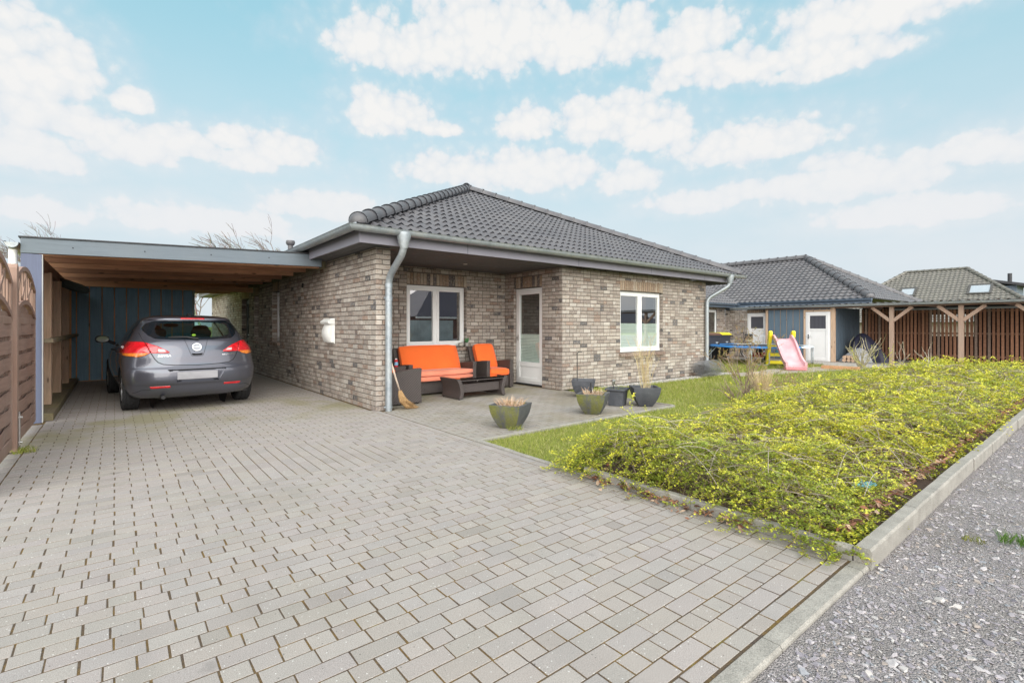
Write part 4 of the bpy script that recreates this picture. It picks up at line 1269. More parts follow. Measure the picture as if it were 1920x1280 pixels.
# wing roof over the short wall with the windows
tile_plane(mb, (13.0, NY-0.48, WE_Z-0.06), (1,0,0), (0,cc,ss), (0,-ss,cc), 2.6, lambda v: (0.0, WE_X-13.0 + v*cc*0.98), 0.215, 0.235, 0.036, 6, 0.028)
nroof = mb.build('roof', [M_TILE2, M_LEAD_SHADE], nb, smooth=True, angle=50)
mb = MB(); hip_caps(mb, (WE_X+0.08, WE_Y+0.08, WE_Z+0.07), (RA[0], RA[1], RA[2]+0.02), 0.145, 0.40, True, 0.0); mb.build('hip_tile', [M_TILE2, M_LEAD_SHADE], nroof, smooth=True, angle=50)
mb = MB(); hip_caps(mb, (WE_X+2*wv-0.08, WE_Y+0.08, WE_Z+0.07), (RA[0], RA[1], RA[2]+0.02), 0.145, 0.40, True, 0.0); mb.build('hip_tile', [M_TILE2, M_LEAD_SHADE], nroof, smooth=True, angle=50)
mb = MB(); hip_caps(mb, (RA[0], RA[1], RA[2]+0.02), (RA[0], 21.5, RA[2]+0.02), 0.16, 0.40, False, 0.0); mb.build('ridge_tile', [M_TILE2, M_LEAD_SHADE], nroof, smooth=True, angle=50)
M_BLUEGUT = plain('blue_grey_gutter', (0.13,0.17,0.225), 0.45, 0.3, 0.1, 3)
mb = MB(); gutter(mb, [(12.9, NY-0.55, WE_Z-0.05), (WE_X-0.06, NY-0.55, WE_Z-0.05)], 0.07); mb.build('gutter', M_BLUEGUT, nb, smooth=True, angle=40)
mb = MB(); gutter(mb, [(WE_X-0.07, NY-0.4, WE_Z), (WE_X-0.07, WE_Y-0.02, WE_Z)], 0.075); mb.build('gutter', M_BLUEGUT, nb, smooth=True, angle=40)
mb = MB(); mb.box((WE_X-0.02, WE_Y, WE_Z-0.16), (WE_X+0.02, NY, WE_Z-0.01)); mb.box((13, NY-0.49, WE_Z-0.20), (WE_X-0.1, NY-0.46, WE_Z-0.07)); mb.box((13, NY-0.46, WE_Z-0.20), (WE_X-0.1, NY-0.005, WE_Z-0.18))
mb.build('fascia', M_BLUEGUT, nb)

# blue shed under the lean-to
ts = thing('timber_shed', 'grey blue board shed with a white half glazed door under the long lean-to roof', 'shed', (20.6, 7.9, 0))
m, t, b = new_mat('grey_blue_board')
co = t.coords(); g = t.noise(t.mapping(co, (24, 24, 1.2)), 1.5, 5, 0.6, 0.3); n = t.noise(co, 2.5, 5)
c = t.ramp(g, [(0.3, (0.085,0.125,0.165)), (0.6, (0.11,0.155,0.20)), (0.8, (0.14,0.185,0.23))])
t.link(c, b.inputs['Base Color']); b.inputs['Roughness'].default_value = 0.65; t.link(t.bump(g, 0.2, 0.003), b.inputs['Normal']); M_BLUEG = m
SX = 20.55
def boards(mb, p, u, n, L, z0, z1, wd, skip=None, th=0.022):
    p = Vector(p); u = Vector(u); n = Vector(n); s = 0
    while s < L-0.02:
        e = min(s+wd, L); lo = z0
        if skip and skip[0] < (s+e)/2 < skip[1]: lo = skip[2]
        a = p+u*(s+0.014)+n*0; c = p+u*(e-0.014)-n*th
        if lo < z1: mb.box((a.x,a.y,lo),(c.x,c.y,z1))
        s = e
mb = MB(); boards(mb, (SX, 9.03, 0), (0,-1,0), (-1,0,0), 9.03-6.80, 0.03, 2.0, 0.235, (9.03-7.70, 9.03-6.80, 1.93))
boards(mb, (SX+0.12, 6.70, 0), (1,0,0), (0,-1,0), 2.75, 0.03, 2.0, 0.185)
mb.build('boarding', M_BLUEG, ts)
mb = MB(); mb.box((SX+0.023, 6.74, 0.0), (SX+0.05, 9.03, 2.0)); mb.box((SX+0.13, 6.725, 0), (23.3, 6.75, 2.0)); mb.build('batten', M_BROWNZ, ts)
mb = MB(); mb.box((SX-0.02, 9.035, 0), (SX+0.10, 9.12, 2.0)); mb.build('corner_post', M_BROWNZ, ts, bevel=0.004)
mb = MB(); mb.box((SX-0.03, 6.655, 0), (SX+0.10, 6.785, 2.0)); mb.build('corner_post', M_BROWNZ, ts, bevel=0.004)
mb = MB(); mb.box((SX-0.03, 7.63, 0), (SX+0.05, 7.70, 1.94)); mb.box((SX-0.03, 6.786, 1.86), (SX+0.05, 7.63, 1.925)); mb.build('door_surround', M_BROWNZ, ts)
yard_door(ts, SX-0.012, 6.795, 7.625, 1.85, True)

# lean-to roof on posts
pg = thing('lean_to', 'long corrugated sheet roof on wooden posts with diagonal braces before the slatted screen', 'lean-to', (20.5, 4.0, 0))
M_PGW = wood('larch_grey_post', (0.36,0.245,0.185), 'z', 0.8, 0.2, False, weather=(0.33,0.26,0.215))
M_PGB = wood('dark_lean_to_beam', (0.23,0.15,0.115), 'y', 0.8, 0.25, False)
GXp = 20.42
mb = MB(); mb.box((SX-0.02, -2.0, 1.965), (SX+0.10, 9.12, 2.035)); mb.build('eaves_beam', M_PGB, pg)
def pg_post(y):
    mb = MB(); mb.box((SX-0.015, y-0.06, 0), (SX+0.105, y+0.06, 1.964)); p = mb.build('post', M_PGW, pg, bevel=0.004)
for y in (4.97, 3.20, 1.43, -0.34): pg_post(y)
for y in (4.97, 3.20, 1.43, -0.34):
    for s in (1, -1):
        mb = MB(); mb.bar((SX+0.045, y+s*0.05, 1.50), (SX+0.045, y+s*0.56, 1.96), 0.10, 0.10, (1,0,0)); mb.build('brace', M_PGW, pg, bevel=0.004)
M_SHEET = plain('grey_corrugated_sheet', (0.33,0.325,0.33), 0.5, 0.5, 0.12, 2)
mb = MB(); rows = []
ny = 330
for (x, z) in ((GXp-0.03, 2.11), (23.75, 2.155)):
    rows.append([(x, -2.0 + 11.9*k/ny, z + (0.018 if (k % 6) in (0, 1) else 0.0)) for k in range(ny+1)])
mb.grid(rows); mb.build('roof_sheet', M_SHEET, pg)
mb = MB(); gutter(mb, [(GXp-0.06, 10.5, 2.075), (GXp-0.06, -2.0, 2.075)], 0.062, 2.0); mb.build('gutter', M_ZINC, pg, smooth=True, angle=40)
for y in (6.0, 4.1, 2.2):
    mb = MB(); mb.box((SX+0.10, y-0.03, 1.97), (23.6, y+0.03, 2.08)); mb.build('rafter', M_PGB, pg)
mb = MB(); mb.tube([(23.42, 2.0, 1.96), (23.42, 5.6, 1.96)], 0.05, 10); mb.build('rail_pipe', M_ZINC, pg)

sf = thing('slatted_screen', 'tall screen of upright brown slats closing the back of the lean-to', 'slatted screen', (23.5, 4.0, 0))
M_SLAT = attr_mat('brown_slat', 0.75, 0.3, 14, 0.3, 40)
mb = MB(); rs = random.Random(8); y = 6.66
while y > -1.8:
    k = rs.uniform(0.7, 1.25); c = (0.36*k, 0.185*k, 0.115*k) if rs.random() > 0.12 else (0.40*k, 0.29*k, 0.23*k)
    mb.box((23.50, y-0.072, 0.04), (23.525, y, 2.0 + rs.uniform(-0.01, 0.01)), 0, c); y -= 0.112
mb.build('slat', M_SLAT, sf)
mb = MB()
for z in (0.25, 1.05, 1.85): mb.box((23.526, -1.8, z-0.035), (23.56, 6.66, z+0.035))
mb.build('cross_rail', M_PGB, sf)
M_BACKB = plain('dark_backing_board', (0.032,0.026,0.028), 0.85, 0, 0.3, 3)
mb = MB(); X = 23.75
mb.box((X, 4.55, 0), (X+0.03, 6.7, 2.1)); mb.box((X, -2.0, 0), (X+0.03, 3.35, 2.1)); mb.box((X, 3.352, 0), (X+0.03, 4.548, 0.95)); mb.box((X, 3.352, 1.75), (X+0.03, 4.548, 2.1))
mb.build('backing_board', M_BACKB, sf)

# ------------------------------------------------------------------ the house with skylights further back
fh = thing('far_house', 'distant house with a pale grey green tiled roof and two skylights', 'house', (60, 9, 0))
M_TILE3 = tile_mat('roof_tile_olive', (0.175,0.165,0.15), ((0.19,0.182,0.148), 0.5), 0.7)
RX, RY0, RY1, RZ = 60.4, 9.0, 13.4, 6.55
Wd = 6.3; tz = 0.78; EZf = RZ - Wd*tz
sl3 = math.hypot(Wd, Wd*tz); c3, s3 = Wd/sl3, Wd*tz/sl3
mb = MB()
tile_plane(mb, (RX-Wd, RY0-Wd, EZf), (0,1,0), (c3,0,s3), (-s3,0,c3), sl3, lambda v: (v*c3, (RY1+Wd)-(RY0-Wd)-v*c3), 0.33, 0.36, 0.05, 5, 0.045)
mb.poly([(RX-Wd,RY0-Wd,EZf),(RX,RY0,RZ),(RX+Wd,RY0-Wd,EZf)]); mb.poly([(RX-Wd,RY1+Wd,EZf),(RX+Wd,RY1+Wd,EZf),(RX,RY1,RZ)])
mb.poly([(RX+Wd,RY0-Wd,EZf),(RX,RY0,RZ),(RX,RY1,RZ),(RX+Wd,RY1+Wd,EZf)])
fr = mb.build('roof', [M_TILE3, M_LEAD_SHADE], fh, smooth=True, angle=50)
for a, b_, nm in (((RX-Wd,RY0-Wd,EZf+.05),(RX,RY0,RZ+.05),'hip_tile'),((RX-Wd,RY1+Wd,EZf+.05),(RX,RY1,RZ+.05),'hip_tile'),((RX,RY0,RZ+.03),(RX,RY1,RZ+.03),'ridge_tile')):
    mb = MB(); hip_caps(mb, a, b_, 0.17, 0.5, False, 0.0, 8); mb.build(nm, [M_TILE3, M_LEAD_SHADE], fr, smooth=True)
mb = MB(); mb.box((RX-Wd+0.6, RY0-Wd+0.6, 0), (RX+Wd-0.6, RY1+Wd-0.6, EZf)); mb.build('wall', plain('far_wall', (0.3,0.26,0.22), 0.9), fh)
M_SKYL = plain('skylight_frame', (0.10,0.095,0.09), 0.5, 0.3)
M_SKYG = plain('skylight_glass', (0.62,0.66,0.70), 0.12, 0.6, 0.03, 3)
def skylight(y, v, wy, hv):
    n = Vector((-s3,0,c3)); up = Vector((c3,0,s3))
    o = Vector((RX-Wd, 0, EZf)) + up*v + Vector((0, y, 0))
    mb = MB(); mb.M = Matrix(((0, up.x, n.x, o.x), (1, up.y, n.y, o.y), (0, up.z, n.z, o.z), (0,0,0,1)))
    t_ = 0.16
    mb.box((-wy/2,-hv/2,0),(wy/2,-hv/2+t_,0.16)); mb.box((-wy/2,hv/2-t_,0),(wy/2,hv/2,0.16)); mb.box((-wy/2,-hv/2+t_,0),(-wy/2+t_,hv/2-t_,0.16)); mb.box((wy/2-t_,-hv/2+t_,0),(wy/2,hv/2-t_,0.16))
    f = mb.build('skylight', M_SKYL, fr)
    mb2 = MB(); mb2.M = mb.M; mb2.box((-wy/2+t_,-hv/2+t_,0.02),(wy/2-t_,hv/2-t_,0.12)); mb2.build('pane', M_SKYG, f)
skylight(12.7, 4.55, 1.25, 1.35); skylight(7.75, 4.55, 1.55, 1.45)
mb = MB(); mb.box((61.2, 5.9, 3.6), (66, 8.9, 4.9)); dm = mb.build('dormer', plain('blue_dormer_cladding', (0.17,0.22,0.28), 0.6), fh)
mb = MB(); mb.prism([(5.2, 4.75), (9.6, 5.75), (9.6, 5.98), (5.2, 4.98)], 60.7, 66.4, 'yz'); mb.build('dormer_roof', M_FELT, dm)
mb = MB(); mb.tube([(63, 6.5, 4.8), (63, 6.5, 6.1)], 0.15, 10); mb.build('flue_pipe', M_FELT, fh)

# ------------------------------------------------------------------ houses over the road, seen mirrored in the windows
M_TILE4 = plain('purple_brown_roof', (0.075,0.068,0.095), 0.6, 0, 0.15, 1.2)
M_REDB = plain('red_brick_far', (0.22,0.12,0.10), 0.9, 0, 0.25, 5)
def simple_house(x0, x1, y0, y1, ez, rise, label):
    h = thing('bungalow', label, 'house', ((x0+x1)/2, (y0+y1)/2, 0))
    mb = MB(); mb.box((x0+0.5, y0+0.5, 0), (x1-0.5, y1-0.5, ez)); mb.build('wall', M_REDB, h)
    mb = MB(); w_ = (y1-y0)/2; ym = (y0+y1)/2; a = (x0+w_, ym, ez+rise); b_ = (x1-w_, ym, ez+rise)
    P = [(x0,y0,ez),(x1,y0,ez),(x1,y1,ez),(x0,y1,ez)]
    mb.poly([P[3], P[2], b_, a]); mb.poly([P[0], a, b_, P[1]]); mb.poly([P[0], P[3], a]); mb.poly([P[1], b_, P[2]])
    mb.poly([P[0],P[1],P[2],P[3]])
    mb.build('roof', M_TILE4, h)
    mb = MB(); mb.box((x0-0.06, y1-0.02, ez-0.22), (x1+0.06, y1+0.1, ez-0.02)); mb.build('gutter', M_WHITE, h)
simple_house(24.0, 46.0, -38.0, -27.0, 2.35, 4.6, 'red brick house with a purple brown roof across the gravel road')
simple_house(12.5, 23.2, -40.0, -29.0, 2.2, 3.7, 'smaller house with a dark hipped roof left of the red brick house across the road')
simple_house(74.0, 98.0, -62.0, -50.0, 2.0, 2.6, 'long low house with a dark hipped roof far along the gravel road')
mb = MB(); x = 15.0
while x < 24.0: mb.box((x, -19.99, 0), (x+0.285, -19.95, 1.85)); x += 0.3
mb.box((15, -20.05, 1.4), (24, -19.995, 1.5))
o = mb.build('board_fence', plain('pale_fence_boards', (0.5,0.56,0.56), 0.8, 0, 0.25, 1)); tag(o, 'pale upright board fence standing across the gravel road', 'fence')
# ------------------------------------------------------------------ parked hatchback (local: x across, y forward from the rear bumper, z up)
car = thing('parked_car', 'dark grey metallic hatchback parked under the carport, seen from behind', 'car', (1.02, 9.06, 0), R(4.0))
def hermite(tab):
    zs = [a for a, _ in tab]; vs = [b_ for _, b_ in tab]; n = len(tab)
    dl = [(vs[i+1]-vs[i])/(zs[i+1]-zs[i]) for i in range(n-1)]
    ms = [dl[0]] + [0 if dl[i-1]*dl[i] <= 0 else 2*dl[i-1]*dl[i]/(dl[i-1]+dl[i]) for i in range(1, n-1)] + [dl[-1]]
    def f(z):
        if z <= zs[0]: return vs[0]
        if z >= zs[-1]: return vs[-1]
        for i in range(n-1):
            if z <= zs[i+1]:
                h = zs[i+1]-zs[i]; q = (z-zs[i])/h
                return (2*q**3-3*q*q+1)*vs[i] + (q**3-2*q*q+q)*h*ms[i] + (-2*q**3+3*q*q)*vs[i+1] + (q**3-q*q)*h*ms[i+1]
    return f
f_yr = hermite([(0.22,0.14),(0.27,0.085),(0.33,0.055),(0.415,0.030),(0.435,0.012),(0.50,0.0),(0.60,0.004),(0.655,0.022),(0.680,0.045),(0.72,0.062),(0.85,0.088),(0.98,0.125),(1.06,0.165),(1.09,0.195),(1.20,0.295),(1.32,0.405),(1.395,0.475),(1.405,0.44),(1.43,0.45),(1.455,0.54),(1.475,0.74),(1.49,1.0),(1.502,1.3),(1.508,1.55)])
f_w = hermite([(0.22,0.78),(0.27,0.835),(0.35,0.868),(0.45,0.893),(0.58,0.907),(0.70,0.907),(0.80,0.900),(0.90,0.888),(0.97,0.865),(1.02,0.830),(1.10,0.788),(1.20,0.742),(1.30,0.690),(1.37,0.645),(1.42,0.600),(1.455,0.545),(1.48,0.46),(1.495,0.36),(1.503,0.25),(1.508,0.14)])
f_yf = hermite([(0.22,4.25),(0.30,4.36),(0.45,4.41),(0.60,4.40),(0.70,4.34),(0.78,4.22),(0.86,3.95),(0.93,3.55),(0.98,3.18),(1.00,3.08),(1.10,2.93),(1.20,2.77),(1.30,2.58),(1.38,2.40),(1.43,2.24),(1.46,2.10),(1.48,1.96),(1.495,1.83),(1.503,1.74),(1.508,1.66)])
f_a = hermite([(0.22,0.55),(0.45,0.60),(0.70,0.64),(0.95,0.66),(1.10,0.66),(1.30,0.60),(1.42,0.50),(1.47,0.40),(1.508,0.05)])
f_n = hermite([(0.22,3.4),(0.60,3.3),(0.90,3.0),(1.05,2.9),(1.30,2.9),(1.42,3.4),(1.508,2.6)])
def rear_y(x, z, off=0.0):
    w_ = f_w(z); n = f_n(z); q = min(abs(x)/w_, 0.999999)
    s = q ** (n/2); c = math.sqrt(max(0, 1-s*s))
    return f_yr(z) + f_a(z)*(1 - c**(2/n)) - off
def outline(z, NA=34, NB=70, NC=18):
    w_, n, a, yr, yf = f_w(z), f_n(z), f_a(z), f_yr(z), f_yf(z)
    pts = []
    for k in range(NA):
        th = (math.pi/2)*k/NA
        pts.append((w_*math.sin(th)**(2/n), yr + a*(1-math.cos(th)**(2/n))))
    y0 = yr+a; bfr = min(0.75, (yf-y0)*0.45); y1 = yf-bfr
    for k in range(NB):
        q = k/NB; y = y0+(y1-y0)*q
        pts.append((w_*(1-0.035*q*q*q), y))
    w2 = w_*(1-0.035)
    for k in range(NC+1):
        th = (math.pi/2)*(1-k/NC)
        pts.append((w2*max(0, math.sin(th))**(2/2.6), yf - bfr*(1-max(0, math.cos(th))**(2/2.6))))
    return pts
zl = [0.22 + 0.0195*k for k in range(61)]
zl = [z for z in zl if z < 1.40] + [1.395,1.405,1.415,1.43,1.445,1.46,1.47,1.48,1.488,1.495,1.50,1.504,1.508]
zl = sorted(set([round(z, 4) for z in zl] + [0.415, 0.435, 0.655, 0.68]))
SL_ = []
for z in zl:
    h = outline(z)
    SL_.append([Vector((x, y, z)) for x, y in h] + [Vector((-x, y, z)) for x, y in reversed(h[1:-1])])
cells = []
for k in range(len(SL_)-1):
    n = len(SL_[k])
    for j in range(n):
        j2 = (j+1) % n
        cells.append([SL_[k][j], SL_[k][j2], SL_[k+1][j2], SL_[k+1][j]])

# regions: (target, projection, convex polygon, test on centroid)
PX = lambda p: (p.x, p.z)
PY = lambda p: (p.y, p.z)
def ccw(poly):
    a = sum(poly[i][0]*poly[(i+1) % len(poly)][1] - poly[(i+1) % len(poly)][0]*poly[i][1] for i in range(len(poly)))
    return poly if a > 0 else list(reversed(poly))
REG = []
def region(target, proj, poly, test): REG.append((target, proj, ccw(poly), test, (min(p[0] for p in poly), max(p[0] for p in poly), min(p[1] for p in poly), max(p[1] for p in poly))))
rear = lambda c: c.y < 1.15
def both(target, poly):
    region(target, PX, poly, rear); region(target, PX, [(-x, z) for x, z in poly], rear)
def side(target, poly):
    region(target, PY, poly, lambda c: c.x > 0.3); region(target, PY, poly, lambda c: c.x < -0.3)
def circle(cy, cz, r, n=40): return [(cy + r*math.cos(2*math.pi*k/n), cz + r*math.sin(2*math.pi*k/n)) for k in range(n)]
RW, FW = (0.79, 0.318), (0.79+2.685, 0.318)
side('void', circle(*RW, 0.352)); side('void', circle(*FW, 0.352))
# lamps
both('lamp_clear', [(0.50,0.955),(0.43,0.95),(0.395,0.915),(0.49,0.915)])
both('lamp_amber', [(0.90,0.90),(0.74,0.90),(0.60,0.905),(0.655,0.862),(0.74,0.842),(0.86,0.855),(0.90,0.87)])
both('lamp_red', [(0.90,1.035),(0.80,1.068),(0.70,1.066),(0.648,1.058),(0.590,0.90),(0.66,0.862),(0.74,0.842),(0.86,0.855),(0.90,0.87)])
both('gap', [(0.648,1.058),(0.640,1.056),(0.582,0.90),(0.590,0.90)])
both('lamp_inner', [(0.640,1.056),(0.50,1.000),(0.385,0.930),(0.355,0.905),(0.375,0.892),(0.582,0.897)])
# rear window: clear glass inside a dark printed border
region('rear_glass', PX, [(-0.465,1.335),(-0.36,1.362),(0,1.372),(0.36,1.362),(0.465,1.335),(0.505,1.27),(0.50,1.185),(0.44,1.140),(0.2,1.128),(-0.2,1.128),(-0.44,1.140),(-0.50,1.185),(-0.505,1.27)], rear)
region('frit', PX, [(-0.50,1.388),(0,1.393),(0.50,1.388),(0.60,1.345),(0.665,1.27),(0.60,1.165),(0.52,1.110),(0.25,1.092),(-0.25,1.092),(-0.52,1.110),(-0.60,1.165),(-0.665,1.27),(-0.60,1.345)], rear)
region('brake_lamp', PX, [(-0.165,1.415),(0.165,1.415),(0.16,1.445),(-0.16,1.445)], rear)
# number plate recess and bumper reflectors
region('plate', PX, [(-0.26,0.470),(0.26,0.470),(0.34,0.635),(-0.34,0.635)], rear)
region('recess', PX, [(-0.285,0.452),(0.285,0.452),(0.395,0.648),(-0.395,0.648)], rear)
both('reflector', [(0.355,0.375),(0.595,0.372),(0.61,0.402),(0.36,0.405)])
# shut lines of the tailgate
def line(pts, wd=0.008, tgt='gap'):
    for (a, b_) in zip(pts[:-1], pts[1:]):
        d = Vector((b_[0]-a[0], b_[1]-a[1])).normalized(); n = Vector((-d.y, d.x))*wd/2; e = d*wd*0.35
        both(tgt, [(a[0]-e.x+n.x, a[1]-e.y+n.y), (b_[0]+e.x+n.x, b_[1]+e.y+n.y), (b_[0]+e.x-n.x, b_[1]+e.y-n.y), (a[0]-e.x-n.x, a[1]-e.y-n.y)])
line([(0.582,0.892),(0.545,0.815),(0.505,0.760),(0.44,0.726),(0.30,0.708),(0.0,0.697)], 0.011)
line([(0.648,1.062),(0.672,1.12),(0.69,1.20)], 0.007)
line([(0.155,1.088),(0.085,0.865),(0.07,0.842),(0.0,0.838)], 0.006)
both('handle_slot', [(0.0,0.848),(0.062,0.850),(0.078,0.882),(0.0,0.876)])
# lower bumper line
line([(0.80,0.30),(0.70,0.352),(0.60,0.352)], 0.007)
# side glass, doors
side('side_glass', [(1.98,1.015),(2.02,1.005),(2.86,0.975),(2.90,0.99),(2.36,1.345),(2.25,1.385),(1.98,1.405)])
side('side_glass', [(1.06,1.075),(1.88,1.022),(1.88,1.408),(1.50,1.398),(1.22,1.345)])
side('pillar', [(1.88,1.02),(1.98,1.015),(1.98,1.406),(1.88,1.409)])
side('side_glass', [(0.80,1.115),(1.00,1.085),(1.13,1.30),(1.02,1.255)])
def sline(pts, wd=0.008):
    for (a, b_) in zip(pts[:-1], pts[1:]):
        d = Vector((b_[0]-a[0], b_[1]-a[1])).normalized(); n = Vector((-d.y, d.x))*wd/2
        side('gap', [(a[0]+n.x, a[1]+n.y), (b_[0]+n.x, b_[1]+n.y), (b_[0]-n.x, b_[1]-n.y), (a[0]-n.x, a[1]-n.y)])
sline([(1.93,1.01),(1.95,0.70),(1.95,0.28)]); sline([(1.08,1.06),(1.12,0.80),(1.30,0.50),(1.36,0.28)]); sline([(2.98,0.95),(3.05,0.60),(3.02,0.28)])
side('gap', [(0.52,0.62),(0.66,0.62),(0.66,0.626),(0.52,0.626)])
region('windscreen', PX, [(-0.62,1.02),(0.62,1.02),(0.60,1.12),(0.46,1.385),(-0.46,1.385),(-0.60,1.12)], lambda c: c.y > 2.2)

OUT = {}
def clip(poly, conv, proj):
    outs = []; cur = poly
    n = len(conv)
    for i in range(n):
        ax, ay = conv[i]; bx, by = conv[(i+1) % n]
        ds = [(bx-ax)*(proj(p)[1]-ay) - (by-ay)*(proj(p)[0]-ax) for p in cur]
        ins, out = [], []
        for k in range(len(cur)):
            k2 = (k+1) % len(cur); p, q = cur[k], cur[k2]; dp, dq = ds[k], ds[k2]
            if dp >= 0: ins.append(p)
            if dp <= 0: out.append(p)
            if (dp > 1e-9 and dq < -1e-9) or (dp < -1e-9 and dq > 1e-9):
                m_ = p + (q-p)*(dp/(dp-dq)); ins.append(m_); out.append(m_)
        if len(out) >= 3: outs.append(out)
        if len(ins) < 3: return None, [poly]
        cur = ins
    return cur, outs
for cell in cells:
    pend = [cell]
    c0 = sum(cell, Vector())/len(cell)
    for (tgt, proj, conv, test, bb) in REG:
        if not test(c0): continue
        q = [proj(p) for p in cell]
        if max(a for a, _ in q) < bb[0] or min(a for a, _ in q) > bb[1] or max(b_ for _, b_ in q) < bb[2] or min(b_ for _, b_ in q) > bb[3]: continue
        nx = []
        for p in pend:
            i, o = clip(p, conv, proj)
            if i is not None: OUT.setdefault(tgt, []).append(i)
            nx += o
        pend = nx
        if not pend: break
    for p in pend: OUT.setdefault('body', []).append(p)

# materials
m, t, b = new_mat('metallic_car_paint')
co = t.coords(); fl = t.noise(co, 900, 2)
geo = t.new('ShaderNodeNewGeometry')
t.link(t.ramp(fl, [(0.35, (0.078,0.081,0.104)), (0.65, (0.122,0.126,0.156))]), b.inputs['Base Color'])
b.inputs['Metallic'].default_value = 0.55; b.inputs['Roughness'].default_value = 0.30; b.inputs['Coat Weight'].default_value = 1.0; b.inputs['Coat Roughness'].default_value = 0.03
inn = t.new('ShaderNodeBsdfDiffuse'); inn.inputs[0].default_value = (0.03,0.03,0.032,1)
mx = t.new('ShaderNodeMixShader'); t.link(geo.outputs['Backfacing'], mx.inputs[0]); t.link(b.outputs[0], mx.inputs[1]); t.link(inn.outputs[0], mx.inputs[2]); t.link(mx.outputs[0], t.n['Material Output'].inputs['Surface'])
M_PAINT = m
def lampmat(name, col, rough=0.12):
    m, t, b = new_mat(name)
    co = t.coords(); x, y, z = t.sep(co)
    s = t.math('SINE', t.math('MULTIPLY', z, 2*math.pi/0.012)); n = t.noise(co, 14, 3)
    t.link(t.ramp(t.math('ADD', t.math('MULTIPLY', s, 0.12), n), [(0.35, tuple(k*0.75 for k in col)), (0.65, tuple(min(1, k*1.25) for k in col))]), b.inputs['Base Color'])
    b.inputs['Roughness'].default_value = rough; b.inputs['Coat Weight'].default_value = 1.0; b.inputs['Coat Roughness'].default_value = 0.02
    return m
M_RED = lampmat('red_lamp_lens', (0.60,0.012,0.020)); M_AMB = lampmat('amber_lamp_lens', (0.78,0.22,0.03)); M_CLR = lampmat('clear_lamp_lens', (0.75,0.45,0.45))
M_GAP = plain('panel_gap', (0.006,0.006,0.007), 0.8)
M_FRIT = plain('black_glass_border', (0.008,0.013,0.018), 0.06, 0, 0.1, 3, coat=1.0)
M_CGLASS = glass('car_glass', (0.62,0.82,0.76), 0.10)
M_SGLASS = glass('car_side_glass', (0.42,0.50,0.50), 0.10)
M_BLACKP = plain('black_trim_plastic', (0.02,0.02,0.022), 0.5, 0, 0.1, 20)
M_CHROME = plain('chrome', (0.82,0.82,0.83), 0.12, 1.0, 0.03, 5)
M_TYRE = plain('tyre_rubber', (0.022,0.022,0.024), 0.85, 0, 0.2, 12, 0.3, 60)
M_ALLOY = plain('wheel_alloy', (0.38,0.38,0.40), 0.35, 0.8, 0.08, 8)
M_PLATE = plain('blank_plate', (0.36,0.355,0.38), 0.4, 0.1, 0.12, 5)
M_SEAT = plain('dark_seat_fabric', (0.02,0.02,0.022), 0.9, 0, 0.2, 30)
def patch(name, keys, mats, parent, push=0.0, thick=0.0, smooth=True, angle=35):
    mb = MB()
    for mi, ks in enumerate(keys):
        for k in ks:
            for p in OUT.get(k, []): mb.poly(p, mi)
    o = mb.build(name, mats, parent, smooth=False, local=True)
    bm = bmesh.new(); bm.from_mesh(o.data)
    bmesh.ops.remove_doubles(bm, verts=bm.verts, dist=3e-4)
    bmesh.ops.dissolve_degenerate(bm, dist=1e-5, edges=bm.edges)
    # outward normals: away from the car's long axis
    for f in bm.faces:
        c = f.calc_center_median(); ax = Vector((0, min(max(c.y, 1.0), 3.2), 0.8))
        if f.normal.dot(c-ax) < 0: f.normal_flip()
    bm.normal_update()
    if push:
        vs = {v: v.normal.copy() for v in bm.verts}
        for v, n in vs.items(): v.co += n*push
    bm.to_mesh(o.data); bm.free()
    if smooth:
        o.data.polygons.foreach_set('use_smooth', [True]*len(o.data.polygons)); o.data.set_sharp_from_angle(angle=R(angle))
    if thick:
        s = o.modifiers.new('shell', 'SOLIDIFY'); s.thickness = thick; s.offset = -1
    return o
body = patch('body', [['body'], ['gap']], [M_PAINT, M_GAP], car)
# smooth lid on the very top of the roof
mb = MB(); mb.poly([tuple(p) for p in SL_[-1]]); mb.build('roof_skin', M_PAINT, body, local=True, smooth=True)
def split_side(key, sign):
    OUT[key+('_r' if sign > 0 else '_l')] = [p for p in OUT[key] if (sum(p, Vector())/len(p)).x*sign > 0]
for s in (1, -1):
    sfx = '_r' if s > 0 else '_l'
    for k in ('lamp_red', 'lamp_inner', 'lamp_amber', 'lamp_clear', 'reflector', 'side_glass', 'pillar'): split_side(k, s)
    patch('tail_light', [['lamp_red'+sfx, 'lamp_inner'+sfx], ['lamp_amber'+sfx], ['lamp_clear'+sfx]], [M_RED, M_AMB, M_CLR], car, 0.007, 0.012)
    patch('reflector', [['reflector'+sfx]], [M_RED], car, 0.004, 0.006)
    patch('side_window', [['side_glass'+sfx], ['pillar'+sfx]], [M_SGLASS, M_FRIT], car, -0.002)
patch('rear_window', [['rear_glass'], ['frit']], [M_CGLASS, M_FRIT], car, 0.002)
patch('brake_light', [['brake_lamp']], [M_RED], car, 0.004, 0.006)
patch('windscreen', [['windscreen']], [M_CGLASS], car, -0.002)
